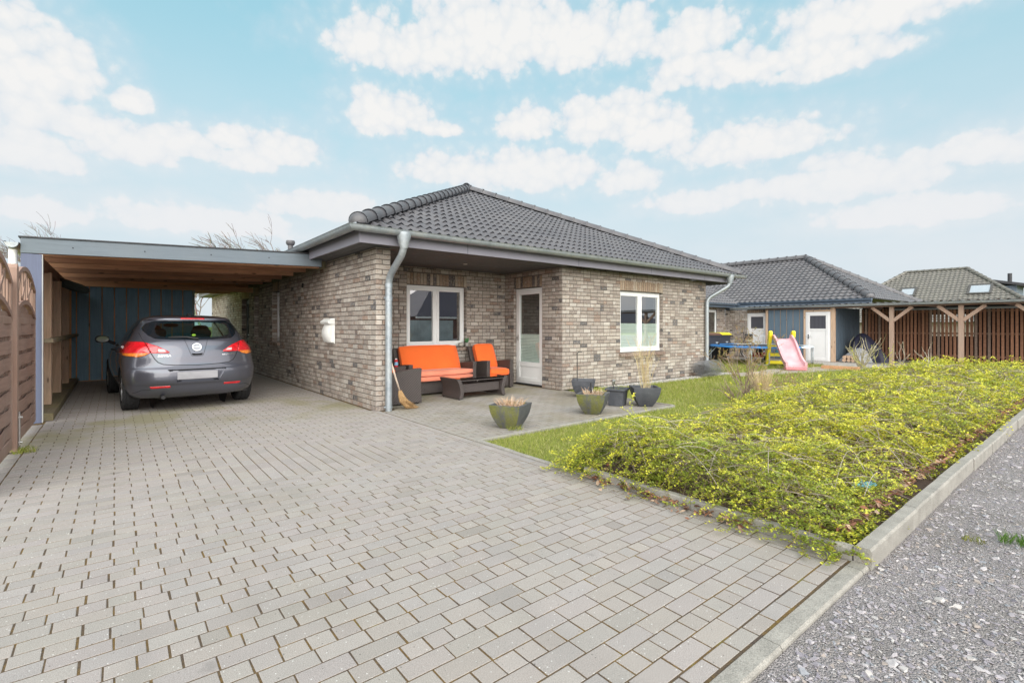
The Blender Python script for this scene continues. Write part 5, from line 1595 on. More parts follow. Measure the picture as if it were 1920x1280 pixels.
# recess for the plate: pushed in with side walls
def recess(name, keys, mats, depth):
    o = patch(name, keys, mats, car)
    bm = bmesh.new(); bm.from_mesh(o.data)
    be = [e for e in bm.edges if e.is_boundary]
    for v in bm.verts: v.co.y += depth
    r = bmesh.ops.extrude_edge_only(bm, edges=be)
    for v in [g for g in r['geom'] if isinstance(g, bmesh.types.BMVert)]: v.co.y -= depth
    bm.to_mesh(o.data); bm.free(); o.data.set_sharp_from_angle(angle=R(35)); return o
OUT['recess_all'] = OUT['recess'] + OUT['plate']
rc = recess('plate_recess', [['recess_all']], [M_PAINT], 0.042)
recess('handle_slot', [['handle_slot']], [M_GAP], 0.02)
mb = MB()
rows = []
for k in range(9):
    z = 0.488 + 0.115*k/8
    rows.append([(x, rear_y(x, z) + 0.033, z) for x in [-0.27 + 0.54*q/16 for q in range(17)]])
mb.grid(rows); mb.build('number_plate', M_PLATE, car, local=True, smooth=True)
mb = MB(); mb.tube([(-0.25, rear_y(0.25,0.642)+0.012, 0.637), (0, rear_y(0,0.642)+0.012, 0.64), (0.25, rear_y(0.25,0.642)+0.012, 0.637)], 0.008, 8); mb.build('plate_lamp_bar', M_BLACKP, car, local=True)
# underside
mb = MB(); mb.box((-0.72,0.30,0.215),(0.76,4.2,0.235)); mb.box((-0.5,0.30,0.19),(0.5,0.6,0.215)); mb.tube([(-0.45,0.02,0.235),(-0.45,0.5,0.235)],0.028,10)
mb.build('underbody', M_BLACKP, car, local=True)
for (cy, cz) in (RW, FW):
    for s in (1, -1):
        mb = MB(); rows = []
        for k in range(31):
            a = -0.35 + (math.pi+0.70)*k/30; c, q = math.cos(a), math.sin(a); r = 0.352
            y, z = cy+r*c, cz+r*q
            xo = s*(f_w(max(z, 0.23)) + 0.001)
            rows.append([(xo-s*0.02, cy+(r+0.0)*c, cz+(r+0.0)*q), (xo-s*0.04, cy+(r-0.006)*c, cz+(r-0.006)*q), (s*0.50, cy+(r-0.006)*c, cz+(r-0.006)*q)])
        mb.grid(rows); mb.poly([(s*0.50, cy+0.36*math.cos(2*math.pi*k/20), cz+0.36*math.sin(2*math.pi*k/20)) for k in range(20)])
        mb.build('wheel_arch', M_BLACKP, car, local=True)
# wheels with winter tread
def thing_part(name, parent):
    o = bpy.data.objects.new(name, None); COL.objects.link(o); o.parent = parent; o.empty_display_size = 0.1; return o
def wheel(cx, cy, s):
    w_ = 0.205; Rr = 0.318
    mb = MB(); NS = 132; NP = 17; rows = []
    prof = [(0.205,-0.5),(0.222,-0.53),(0.265,-0.535),(0.295,-0.51),(0.309,-0.46)] + [(0.3165+0.0015*(1-abs(2*k/11-1)), -0.43+0.86*k/11) for k in range(12)] + [(0.309,0.46),(0.295,0.51),(0.265,0.535),(0.222,0.53),(0.205,0.5)]
    for j in range(NS):
        th = 2*math.pi*j/NS; row = []
        for i, (r, u) in enumerate(prof):
            if 4 <= i <= 17:
                g = (j/NS*33 + abs(u)*3.2) % 1.0
                if g > 0.70: r -= 0.009
                if i in (7, 10, 11, 14): r -= 0.006
            row.append((cx + u*w_, cy + r*math.cos(th), 0.318 + r*math.sin(th)))
        rows.append(row)
    rows.append(rows[0])
    mb.grid(rows)
    wh = thing_part('wheel', car)
    ty = mb.build('tyre', M_TYRE, wh, local=True, smooth=True, angle=28)
    mb = MB(); mb.lathe([(0.206,-0.09*s),(0.206,0.09*s),(0.195,0.095*s),(0.188,0.085*s),(0.184,0.04*s),(0.18,0.03*s)], 32, (cx,cy,0.318), 'x')
    for k in range(5):
        a = 2*math.pi*k/5+0.3
        for da in (-0.11, 0.11):
            mb.bar((cx+0.075*s, cy+0.05*math.cos(a), 0.318+0.05*math.sin(a)), (cx+0.085*s, cy+0.192*math.cos(a+da), 0.318+0.192*math.sin(a+da)), 0.024, 0.03, (1,0,0))
    mb.lathe([(0.0,0.095*s),(0.055,0.09*s),(0.065,0.07*s),(0.065,0.0)], 20, (cx,cy,0.318), 'x'); mb.lathe([(0.0,0.0),(0.15,0.0),(0.15,-0.02*s)], 24, (cx,cy,0.318), 'x')
    mb.build('rim', M_ALLOY, wh, local=True, smooth=True, angle=40)
for s in (1, -1):
    wheel(s*0.782, RW[0], s); wheel(s*0.782, FW[0], s)
# mirrors
for s in (1, -1):
    mb = MB(); rows = []
    for k in range(9):
        a = math.pi*k/8; rad = math.sin(a)**0.6; xx = s*(0.90 + 0.20*(1-math.cos(a))/2 + 0.02)
        rows.append([(xx, 2.52 + 0.075*rad*math.cos(b_) + (0.03 if math.cos(b_) > 0 else 0), 1.075 + 0.072*rad*math.sin(b_)) for b_ in [2*math.pi*q/14 for q in range(14)]])
    mb.grid(rows, closed=True); mb.tube([(s*0.84,2.62,0.99),(s*0.90,2.58,1.02),(s*0.95,2.55,1.05)],[0.03,0.026,0.03],8)
    w_m = mb.build('wing_mirror', M_PAINT, car, local=True, smooth=True, angle=50)
    mb = MB(); i = []
    mb.poly([(s*(1.02+0.085*math.cos(q)), 2.440, 1.075+0.052*math.sin(q)) for q in [2*math.pi*k/20 for k in range(20)]]); mb.build('mirror_glass', M_FRIT, w_m, local=True)
    mb = MB(); 
    for y in (1.28, 2.10):
        z = 0.895
        mb.tube([(s*(f_w(z)-0.005), y-0.09, z), (s*(f_w(z)+0.025), y-0.06, z+0.003), (s*(f_w(z)+0.025), y+0.06, z+0.003), (s*(f_w(z)-0.005), y+0.09, z)], 0.013, 8)
    mb.build('door_handle', M_PAINT, car, local=True, smooth=True)
# wiper, aerial, emblem, letters
mb = MB()
def rs(x, z, off): return (x, rear_y(x, z)-off, z)
mb.tube([rs(0.02,1.105,0.012), rs(0.0,1.108,0.03), rs(-0.12,1.135,0.028), rs(-0.28,1.140,0.02), rs(-0.36,1.132,0.014)], [0.022,0.016,0.011,0.009,0.006], 8)
mb.tube([rs(-0.36,1.128,0.010), rs(-0.16,1.128,0.010), rs(0.02,1.126,0.010)], 0.006, 6)
mb.tube([rs(0.02,1.10,0.002), rs(0.02,1.10,0.03)], 0.02, 10)
mb.build('rear_wiper', M_BLACKP, car, local=True, smooth=True)
mb = MB(); mb.prism([(0.62,1.466),(0.72,1.515),(0.80,1.52),(0.90,1.482)], -0.02, 0.02, 'yz'); mb.build('roof_aerial', M_BLACKP, car, local=True, bevel=0.008)
ez = 0.978; tilt = math.atan2(f_yr(1.03)-f_yr(0.93), 0.10)
mb = MB(); mb.M = Matrix.Translation((0, rear_y(0, ez)-0.010, ez)) @ Matrix.Rotation(-tilt, 4, 'X')
rows = []
for k in range(41):
    a = 2*math.pi*k/40
    rows.append([((0.058+0.0085*math.cos(b_))*math.cos(a), 0.006*math.sin(b_), (0.058+0.0085*math.cos(b_))*math.sin(a)) for b_ in [2*math.pi*q/8 for q in range(9)]])
mb.grid(rows)
mb.prism([(-0.075,-0.0035),(-0.01,-0.006),(-0.014,-0.014),(0.018,-0.004),(0.076,0.0035),(0.012,0.007),(0.016,0.014),(-0.018,0.004)], -0.007, 0.004, 'xz')
emb = mb.build('emblem', M_CHROME, car, local=True, smooth=True, angle=40)
mb = MB(); mb.M = Matrix.Translation((0, rear_y(0, ez)-0.004, ez)) @ Matrix.Rotation(-tilt, 4, 'X')
mb.lathe([(0.0,-0.002),(0.055,-0.002),(0.055,0.004)], 32, (0,0,0), 'y'); mb.build('emblem_disc', plain('emblem_grey', (0.30,0.30,0.32), 0.3, 0.6), emb, local=True)
def lettering(txt, x, z, size, mat, parent, name='lettering', wide=1.25, off=0.004):
    cu = bpy.data.curves.new('lettering_curve', 'FONT'); cu.body = txt; cu.size = size; cu.extrude = 0.0015; cu.align_x = 'CENTER'; cu.space_character = 1.12
    tmp = bpy.data.objects.new('lettering_curve', cu); COL.objects.link(tmp)
    bpy.context.view_layer.update()
    dg = bpy.context.evaluated_depsgraph_get()
    me = bpy.data.meshes.new_from_object(tmp.evaluated_get(dg))
    bpy.data.objects.remove(tmp); bpy.data.curves.remove(cu)
    me.name = name
    for v in me.vertices:
        lx, lz, ly = v.co.x*wide + x, v.co.y + z, v.co.z
        v.co = Vector((lx, rear_y(lx, lz) - off - ly, lz))
    me.materials.clear(); me.materials.append(mat)
    o = bpy.data.objects.new(name, me); COL.objects.link(o); o.parent = parent; return o
lettering('ASTRA', -0.425, 0.842, 0.040, M_CHROME, car)
lettering('ecoFLEX', 0.445, 0.842, 0.040, M_CHROME, car)
# a sticker on the inside of the rear glass
mb = MB(); mb.prism([(0.028*math.cos(q), 0.017*math.sin(q)) for q in [2*math.pi*k/20 for k in range(20)]], 0, 0.002, 'xz')
for i, v in enumerate(mb.v): mb.v[i] = (v[0]-0.015, rear_y(0,1.165)+0.012+v[1], v[2]+1.165)
mb.build('windscreen_sticker', plain('yellow_green_sticker', (0.62,0.66,0.06), 0.6), car, local=True)
# seats, rear shelf, inside mirror
def cushion(mb, c, sx, sy, sz, lean=0.0):
    mb.M = Matrix.Translation(c) @ Matrix.Rotation(lean, 4, 'X'); rows = []
    for k in range(9):
        a = -math.pi/2 + math.pi*k/8; rz = math.sin(a); rr = math.cos(a)**0.45 if 0 < k < 8 else 0.02
        rows.append([(sx*rr*math.copysign(abs(math.cos(q))**0.45, math.cos(q)), sy*rr*math.copysign(abs(math.sin(q))**0.6, math.sin(q)), sz*rz) for q in [2*math.pi*j/16 for j in range(16)]])
    mb.grid(rows, closed=True); mb.M = None
for s in (1, -1):
    mb = MB(); cushion(mb, (s*0.37, 1.95, 0.80), 0.25, 0.07, 0.36, R(14)); cushion(mb, (s*0.37, 2.2, 0.48), 0.25, 0.27, 0.1)
    seat = mb.build('front_seat', M_SEAT, car, local=True, smooth=True)
    mb = MB(); cushion(mb, (s*0.37, 1.83, 1.225), 0.135, 0.05, 0.10, R(10)); mb.build('headrest', M_SEAT, seat, local=True, smooth=True)
mb = MB(); cushion(mb, (0, 1.10, 0.75), 0.66, 0.09, 0.36, R(18)); bench = mb.build('rear_bench', M_SEAT, car, local=True, smooth=True)
for x in (-0.40, 0.22):
    mb = MB(); cushion(mb, (x, 0.99, 1.185), 0.155 if x > 0 else 0.12, 0.05, 0.085, R(15)); mb.build('headrest', M_SEAT, bench, local=True, smooth=True)
mb = MB(); mb.box((-0.72, 0.32, 0.985), (0.72, 0.98, 1.0)); mb.build('parcel_shelf', M_SEAT, car, local=True)
mb = MB(); mb.box((-0.72, 2.6, 0.3), (0.72, 3.1, 0.99)); mb.build('dashboard', M_SEAT, car, local=True)
mb = MB(); cushion(mb, (-0.02, 2.36, 1.325), 0.12, 0.015, 0.035); mb.build('inside_mirror', M_SEAT, car, local=True, smooth=True)
mb = MB(); mb.lathe([(0.17,-0.015),(0.19,0),(0.17,0.015)], 24, (-0.37, 2.48, 0.93), 'y'); mb.build('steering_wheel', M_SEAT, car, local=True)
# ------------------------------------------------------------------ rattan seating on the terrace
m, t, b = new_mat('dark_rattan')
co = t.coords(); x, y, z = t.sep(co)
u = t.math('ADD', x, y)
a = t.math('SINE', t.math('MULTIPLY', z, 2*math.pi/0.026)); c_ = t.math('SINE', t.math('MULTIPLY', u, 2*math.pi/0.042))
wv_ = t.math('MULTIPLY', a, c_)
n = t.noise(co, 9, 4)
c = t.ramp(t.math('MULTIPLY_ADD', wv_, 0.5, 0.5), [(0.15, (0.018,0.014,0.013)), (0.5, (0.058,0.046,0.043)), (0.85, (0.165,0.135,0.128))])
t.link(c, b.inputs['Base Color']); b.inputs['Roughness'].default_value = 0.42
t.link(t.bump(wv_, 0.8, 0.006), b.inputs['Normal']); M_RATTAN = m
def cloth(name, col, var=0.06):
    m, t, b = new_mat(name)
    co = t.coords(); n = t.noise(co, 3, 4); f = t.noise(co, 400, 2); wr = t.noise(t.mapping(co, (1, 1, 3)), 6, 3, 0.5, 0.8)
    t.link(t.ramp(n, [(0.3, tuple(k*(1-var) for k in col)), (0.7, tuple(min(1, k*(1+var)) for k in col))]), b.inputs['Base Color'])
    b.inputs['Roughness'].default_value = 0.9; b.inputs['Sheen Weight'].default_value = 0.15
    t.link(t.bump(t.math('ADD', t.math('MULTIPLY', f, 0.15), wr), 0.30, 0.012), b.inputs['Normal'])
    return m
M_OR = cloth('orange_cushion_fabric', (0.86,0.145,0.022)); M_FADE = cloth('faded_orange_fabric', (0.80,0.26,0.16), 0.14)
M_BGLASS = plain('dark_table_glass', (0.015,0.015,0.016), 0.03, 0, 0.05, 2, coat=1.0)
def pillow(name, M, sx, sy, sz, mat, parent, edge=0.16):
    """soft box cushion with rounded, slightly puffed faces; half sizes"""
    bm = bmesh.new(); bmesh.ops.create_cube(bm, size=2.0)
    bmesh.ops.subdivide_edges(bm, edges=bm.edges, cuts=7, use_grid_fill=True)
    for v in bm.verts:
        q = v.co.copy(); p = Vector((q.x*sx, q.y*sy, q.z*sz))
        r = min(sx, sy, sz)*0.75
        inner = Vector((max(-sx+r, min(sx-r, p.x)), max(-sy+r, min(sy-r, p.y)), max(-sz+r, min(sz-r, p.z))))
        d = p-inner
        if d.length > 1e-6: p = inner + d.normalized()*min(d.length, r)
        puff = (1-q.x*q.x)*(1-q.z*q.z) if sy == min(sx,sy,sz) else (1-q.x*q.x)*(1-q.y*q.y)
        if sy == min(sx,sy,sz): p.y += math.copysign(sy*0.18*puff, q.y) if abs(q.y) > 0.9 else 0
        else: p.z += math.copysign(sz*0.16*puff, q.z) if abs(q.z) > 0.9 else 0
        v.co = M @ p
    me = bpy.data.meshes.new(name); bm.to_mesh(me); bm.free()
    me.materials.append(mat); me.polygons.foreach_set('use_smooth', [True]*len(me.polygons))
    o = bpy.data.objects.new(name, me); COL.objects.link(o); o.parent = parent
    # sewn piping along the edge of the front and back face
    mb = MB(); k = 0.80
    for sg in (-1, 1):
        loop = []
        for a in range(33):
            q = 2*math.pi*a/32; cx_ = math.copysign(abs(math.cos(q))**0.28, math.cos(q)); sx_ = math.copysign(abs(math.sin(q))**0.28, math.sin(q))
            if sy == min(sx, sy, sz): loop.append(M @ Vector((cx_*sx*0.985, sg*sy*0.72, sx_*sz*0.985)))
            else: loop.append(M @ Vector((cx_*sx*0.985, sx_*sy*0.985, sg*sz*0.72)))
        mb.tube(loop, 0.0055, 6, False)
    mb.build('piping', mat, o, smooth=True, local=True)
    return o
T = Matrix.Translation
def rx(a): return Matrix.Rotation(R(a), 4, 'X')
def arm_panel(mb, x0, x1, depth, h_front=0.60, h_back=0.52):
    """curved rattan arm: a solid side with an arched top, seen from the side; front at y=0"""
    pts = [(0.03, 0.02)]
    for k in range(9):
        q = k/8; pts.append((0.0+0.015*math.sin(q*3), 0.02 + (h_front-0.02)*q))
    for k in range(1, 9):
        q = k/8; pts.append((depth*q, h_front - (h_front-h_back)*q**1.6))
    pts.append((depth, 0.02))
    mb.prism(pts, x0, x1, 'yz')
def seat_unit(name, label, cat, w, loc, rotz, seats, group=None, two_layers=False, depth=0.74, low=0.0):
    """rattan chair or sofa; local front at y=0, back towards +y, centred on x"""
    t_ = thing(name, label, cat, loc, rotz, group)
    aw = 0.085
    for s in (-1, 1):
        mb = MB(); arm_panel(mb, s*(w/2-aw) if s > 0 else -w/2, s*w/2 if s > 0 else -w/2+aw, depth)
        mb.build('armrest', M_RATTAN, t_, local=True, bevel=0.012)
    mb = MB(); mb.box((-w/2+aw+0.002, 0.06, 0.035), (w/2-aw-0.002, depth, 0.265)); mb.build('seat_base', M_RATTAN, t_, local=True, bevel=0.01)
    mb = MB(); mb.prism([(depth-0.20, 0.27), (depth-0.13, 0.27), (depth+0.07, 0.86-low), (depth+0.03, 0.875-low), (depth+0.0, 0.86-low)], -w/2+0.02, w/2-0.02, 'yz')
    mb.build('backrest', M_RATTAN, t_, local=True, bevel=0.012)
    iw = w-2*aw
    zc = 0.335
    if two_layers:
        pillow('seat_cushion', T((0.0, 0.30, 0.315)), iw/2-0.005, 0.31, 0.048, M_FADE, t_)
        pillow('seat_cushion', T((0.0, 0.29, 0.405)) @ rx(-2), iw/2-0.005, 0.315, 0.052, M_FADE, t_)
    else: pillow('seat_cushion', T((0.0, 0.30, 0.345)), iw/2-0.005, 0.31, 0.075, M_OR, t_)
    pillow('back_cushion', T((0.0, depth-0.16, 0.645-low*0.5)) @ rx(-23), iw/2-0.01, 0.062, 0.285-low*0.5, M_OR, t_)
    mb = MB()
    for sx in (-w/2+0.05, w/2-0.05):
        for sy in (0.06, depth-0.05): mb.lathe([(0.02,0.0),(0.02,0.022)], 10, (sx, sy, 0))
    mb.build('foot', M_BLACKP, t_, local=True)
    return t_
seat_unit('garden_sofa', 'dark rattan sofa with orange back cushion and faded seat cushions under the window', 'sofa', 1.50, (4.93, 8.18, 0), 0, 1, None, True, 0.72)
seat_unit('garden_armchair', 'rattan armchair with bright orange cushions standing beside the white door', 'armchair', 0.69, (6.285, 8.18, 0), 0, 1, 'rattan armchairs', False, 0.72)
seat_unit('garden_armchair', 'rattan armchair turned side on behind the zinc downpipe with a broom leaning on it', 'armchair', 0.66, (4.05, 7.78, 0), R(90), 1, 'rattan armchairs', False, 0.66, 0.16)
tb = thing('coffee_table', 'low dark rattan coffee table with a glass top before the sofa', 'table', (5.24, 7.64, 0))
tb.scale = (1.08, 1.05, 0.98)
for s in (-1, 1):
    mb = MB(); pts = []
    for k in range(9):
        q = k/8; pts.append((s*(0.455 + 0.045*(2*abs(q-0.35))**1.7), 0.02+0.355*q))
    for k in reversed(range(9)):
        q = k/8; pts.append((s*(0.385 + 0.045*(2*abs(q-0.35))**1.7), 0.02+0.355*q))
    mb.prism(pts, -0.29, 0.29, 'xz'); mb.build('end_panel', M_RATTAN, tb, local=True, bevel=0.008)
mb = MB(); mb.box((-0.385, -0.22, 0.12), (0.385, -0.15, 0.275)); mb.box((-0.385, 0.15, 0.12), (0.385, 0.22, 0.275)); mb.build('stretcher', M_RATTAN, tb, local=True, bevel=0.006)
mb = MB(); mb.box((-0.46, -0.275, 0.335), (0.46, 0.275, 0.352)); mb.build('frame', M_RATTAN, tb, local=True)
mb = MB(); mb.box((-0.50, -0.285, 0.3765), (0.50, 0.285, 0.384)); mb.build('glass_top', M_BGLASS, tb, local=True)
mb = MB()
for sx in (-0.46, 0.46):
    for sy in (-0.25, 0.25): mb.lathe([(0.014,0),(0.014,0.025)], 8, (sx, sy, 0))
mb.build('foot', M_BLACKP, tb, local=True)
o = MB(); o.tube([(5.22, 7.62, 0.30), (5.24, 7.62, 0.31), (5.29, 7.63, 0.31)], 0.018, 8); o.tube([(5.30, 7.62, 0.355-0.08), (5.31, 7.62, 0.325), (5.325, 7.62, 0.29)], 0.008, 6)
o = o.build('white_cup', M_WHITE, None, smooth=True); tag(o, 'small white cup lying on the shelf of the rattan coffee table', 'cup')

# broom, bottle, pots on the sill
br = thing('broom', 'straw broom with a pale wooden handle leaning by the zinc downpipe', 'broom', (3.55, 7.12, 0))
M_STRAW = None
m, t, b = new_mat('broom_straw')
co = t.coords(); g = t.noise(t.mapping(co, (90, 90, 6)), 1.2, 5, 0.6)
t.link(t.ramp(g, [(0.3, (0.17,0.095,0.04)), (0.55, (0.42,0.26,0.12)), (0.8, (0.60,0.42,0.22))]), b.inputs['Base Color']); b.inputs['Roughness'].default_value = 0.9
t.link(t.bump(g, 0.9, 0.01), b.inputs['Normal']); M_STRAW = m
mb = MB(); mb.tube([(3.325, 7.10, 0.74), (3.40, 7.10, 0.50), (3.475, 7.10, 0.275)], 0.014, 10); mb.build('handle', plain('pale_broom_stick', (0.50,0.40,0.32), 0.7, 0, 0.15, 9), br, smooth=True)
mb = MB(); rb = random.Random(2)
path = [(3.47,7.10,0.30),(3.485,7.10,0.24),(3.52,7.10,0.15),(3.60,7.10,0.06),(3.70,7.09,0.02),(3.78,7.09,0.012)]
mb.tube(path, [0.026,0.045,0.062,0.058,0.030,0.006], 12)
for k in range(110):
    a = rb.uniform(0, 6.28); q = rb.uniform(0.2, 1); e = Vector(path[2]).lerp(Vector(path[4]), rb.uniform(0.3, 1.2))
    s_ = Vector((3.485+0.03*math.cos(a), 7.10+0.045*math.sin(a), 0.23)); e = e + Vector((rb.uniform(-.03,.05), 0.065*math.sin(a)*1.1, rb.uniform(-0.015, 0.03)))
    e.z = max(e.z, 0.004)
    md = (s_+e)/2 + Vector((-0.02+0.03*math.cos(a), 0.03*math.sin(a), -0.02)); mb.tube([s_, md, e], [0.003,0.0028,0.0015], 4, False)
mb.build('bristles', M_STRAW, br)
mb = MB(); mb.lathe([(0.018,0.0),(0.030,0.0),(0.030,0.02),(0.018,0.022)], 12, (3.475,7.10,0.275)); mb.build('collar', M_STRAW, br, smooth=True)
bt = thing('spray_bottle', 'small red bottle with a blue label and white cap on the armchair rest', 'bottle', (3.87, 8.07, 0.585))
mb = MB(); mb.lathe([(0.0,0.0),(0.032,0.0),(0.034,0.006),(0.034,0.115),(0.020,0.130),(0.0,0.131)], 18, (3.87,8.07,0.588)); mb.build('body', plain('red_bottle', (0.55,0.02,0.03), 0.3), bt, smooth=True, angle=40)
mb = MB(); mb.lathe([(0.0345,0.028),(0.0348,0.03),(0.0348,0.085),(0.0345,0.087)], 18, (3.87,8.07,0.588)); mb.build('paper_label', plain('blue_label', (0.20,0.42,0.62), 0.5), bt, smooth=True)
mb = MB(); mb.lathe([(0.0,0.15),(0.018,0.148),(0.018,0.131),(0.0,0.13)], 14, (3.87,8.07,0.588)); mb.build('cap', M_WHITE, bt, smooth=True, angle=40)
sp = thing('cactus_pot', 'small pot with a green leafy succulent at the end of the brick window sill', 'potted plant', (6.02, 9.07, 0.88))
mb = MB(); mb.lathe([(0.0,0.0),(0.035,0.0),(0.047,0.075),(0.042,0.075),(0.036,0.06),(0.0,0.06)], 14, (6.02,9.065,0.872)); mb.build('pot', plain('grey_pot', (0.35,0.33,0.31), 0.8), sp, smooth=True, angle=40)
mb = MB(); rb = random.Random(5)
for k in range(16):
    a = rb.uniform(0, 6.28); l_ = rb.uniform(0.05, 0.12)
    mb.tube([(6.02,9.065,0.94),(6.02+0.03*math.cos(a),9.065+0.03*math.sin(a),0.94+l_*0.6),(6.02+0.05*math.cos(a),9.065+0.05*math.sin(a),0.94+l_)],[0.012,0.014,0.003],6)
mb.build('leaves', plain('succulent_green', (0.05,0.17,0.06), 0.5, 0, 0.3, 20), sp, smooth=True)
o = MB(); o.lathe([(0.0,0.0),(0.05,0.0),(0.062,0.03),(0.05,0.075),(0.0,0.085)], 12, (5.87,9.06,0.872)); o = o.build('stone_ornament', plain('pale_stone', (0.40,0.38,0.34), 0.9, 0, 0.25, 18, 0.5, 40), None, smooth=True)
tag(o, 'round grey stone ornament beside the small succulent on the window sill', 'ornament')

# letter box on the side wall
lb = thing('letter_box', 'white curved letter box on the brick side wall near the drive', 'letter box', (3.05, 9.25, 1.2))
mb = MB(); rows = []
y0, y1 = 8.98, 9.40
for k in range(11):
    q = k/10; z = 1.015 + 0.335*q; dp = 0.055 + 0.055*math.sin(math.pi*min(1, q*0.95+0.05))
    rows.append([(3.10, y0+0.02, z), (3.10-dp*0.75, y0+0.02, z), (3.10-dp, y0+0.06, z), (3.10-dp, y1-0.06, z), (3.10-dp*0.75, y1-0.02, z), (3.10, y1-0.02, z)])
mb.grid(rows); mb.poly(rows[0]); mb.poly(rows[-1]); mb.build('body', M_WHITE, lb, smooth=True, angle=50)
mb = MB(); mb.prism([(3.112, 1.335), (3.00, 1.345), (2.975, 1.385), (2.99, 1.40), (3.05, 1.445), (3.112, 1.45)], y0-0.005, y1+0.005, 'xz'); mb.build('lid', M_WHITE, lb, bevel=0.008)
mb = MB(); mb.box((3.10, y0+0.0, 0.99), (3.111, y1, 1.45)); mb.build('back_plate', M_WHITE, lb)

# ------------------------------------------------------------------ planters
m, t, b = new_mat('anthracite_planter')
co = t.coords(); n = t.noise(co, 6, 5, 0.65); f = t.noise(co, 55, 4, 0.6); x, y, z = t.sep(co)
c = t.ramp(n, [(0.3, (0.055,0.06,0.072)), (0.7, (0.095,0.10,0.115))])
t.link(c, b.inputs['Base Color']); b.inputs['Roughness'].default_value = 0.55
t.link(t.bump(f, 0.8, 0.012), b.inputs['Normal']); M_PLANT = m
m, t, b = new_mat('mossy_planter')
co = t.coords(); n = t.noise(t.mapping(co, (1, 1, 0.45)), 8, 6, 0.7); f = t.noise(co, 55, 4, 0.6); x, y, z = t.sep(co)
base = t.ramp(t.noise(co, 6, 5), [(0.3, (0.075,0.08,0.085)), (0.7, (0.14,0.14,0.145))])
nrm = t.sep(t.coords('Normal'))[1]
gm = t.math('MULTIPLY', t.smooth(n, 0.38, 0.58), t.smooth(t.math('MULTIPLY', nrm, -1.0), 0.45, 0.70))
c = t.mix(t.math('MULTIPLY', gm, 0.72), base, t.ramp(f, [(0.3, (0.11,0.125,0.012)), (0.7, (0.22,0.21,0.02))]))
t.link(c, b.inputs['Base Color']); b.inputs['Roughness'].default_value = 0.7; t.link(t.bump(f, 0.8, 0.012), b.inputs['Normal']); M_PLANTM = m
M_SOIL = plain('potting_soil', (0.055,0.042,0.032), 1.0, 0, 0.4, 20, 0.9, 60)
def planter(label, centre, phi, top, h, base, mat, group='square flower pots on the terrace', rim=False):
    p = thing('flower_pot', label, 'flower pot', centre, -YAW - R(phi), group)
    mb = MB(); rows = []
    def sq(r, z, rnd=0.035):
        pts = []
        for k in range(4):
            a = math.pi/4 + k*math.pi/2
            c_ = Vector((math.cos(a), math.sin(a), 0))*r*math.sqrt(2)
            for da in (-1, 0, 1):
                d_ = Vector((math.cos(a+da*0.9), math.sin(a+da*0.9), 0))*r*rnd
                pts.append(tuple(c_*(1-rnd) + d_ + Vector((0,0,z))))
        return pts
    for k in range(13):
        q = k/12; r = base/2 + (top-base)/2*math.sin(q*math.pi/2*0.98)**0.9 if not rim else base/2 + (top*0.86-base)/2*q
        rows.append(sq(r, 0.004 + h*q))
    if rim:
        for (r, z) in ((top/2*0.9, h*0.86+0.0), (top/2, h*0.90), (top/2*1.03, h*0.96), (top/2, h+0.005)): rows.append(sq(r, z+0.012, 0.1))
    else: rows.append(sq(top/2+0.004, h*0.985)); rows[-1], rows[-2] = rows[-2], rows[-1]; rows.append(sq(top/2+0.004, h+0.006))
    it = top/2-0.028
    rows.append(sq(it, h+0.006)); rows.append(sq(it*0.93, h-0.05))
    mb.grid(rows, closed=True); mb.poly(list(reversed(rows[0]))); mb.build('pot', mat, p, local=True, smooth=True, angle=38)
    mb = MB(); mb.poly(sq(it*0.94, h-0.045)); mb.build('soil', M_SOIL, p, local=True)
    return p
P1 = Vector((3.98, 4.97, 0)); P2 = Vector((5.58, 4.99, 0)); P3 = from_view(9.15, 1.33); P4 = from_view(8.15, 1.74); P5 = from_view(8.1, 2.18)
planter('large square pot nearest the drive, front face green with moss', P1, 24, 0.42, 0.30, 0.21, M_PLANTM)
planter('grey square pot streaked with moss and holding dry stalks, second from the drive', P2, 21, 0.42, 0.30, 0.21, M_PLANTM)
planter('dark square pot against the brick corner with a thin metal rod in it', P3, 11, 0.42, 0.31, 0.20, M_PLANT)
planter('small black box pot with a thick rim', P4, 29, 0.33, 0.27, 0.23, M_PLANT, rim=True)
planter('dark curved pot holding a tall bundle of dry stems', P5, 3, 0.43, 0.31, 0.20, M_PLANT)
M_DRY = attr_mat('dry_stems', 0.9, 0.3, 30, 0.2)
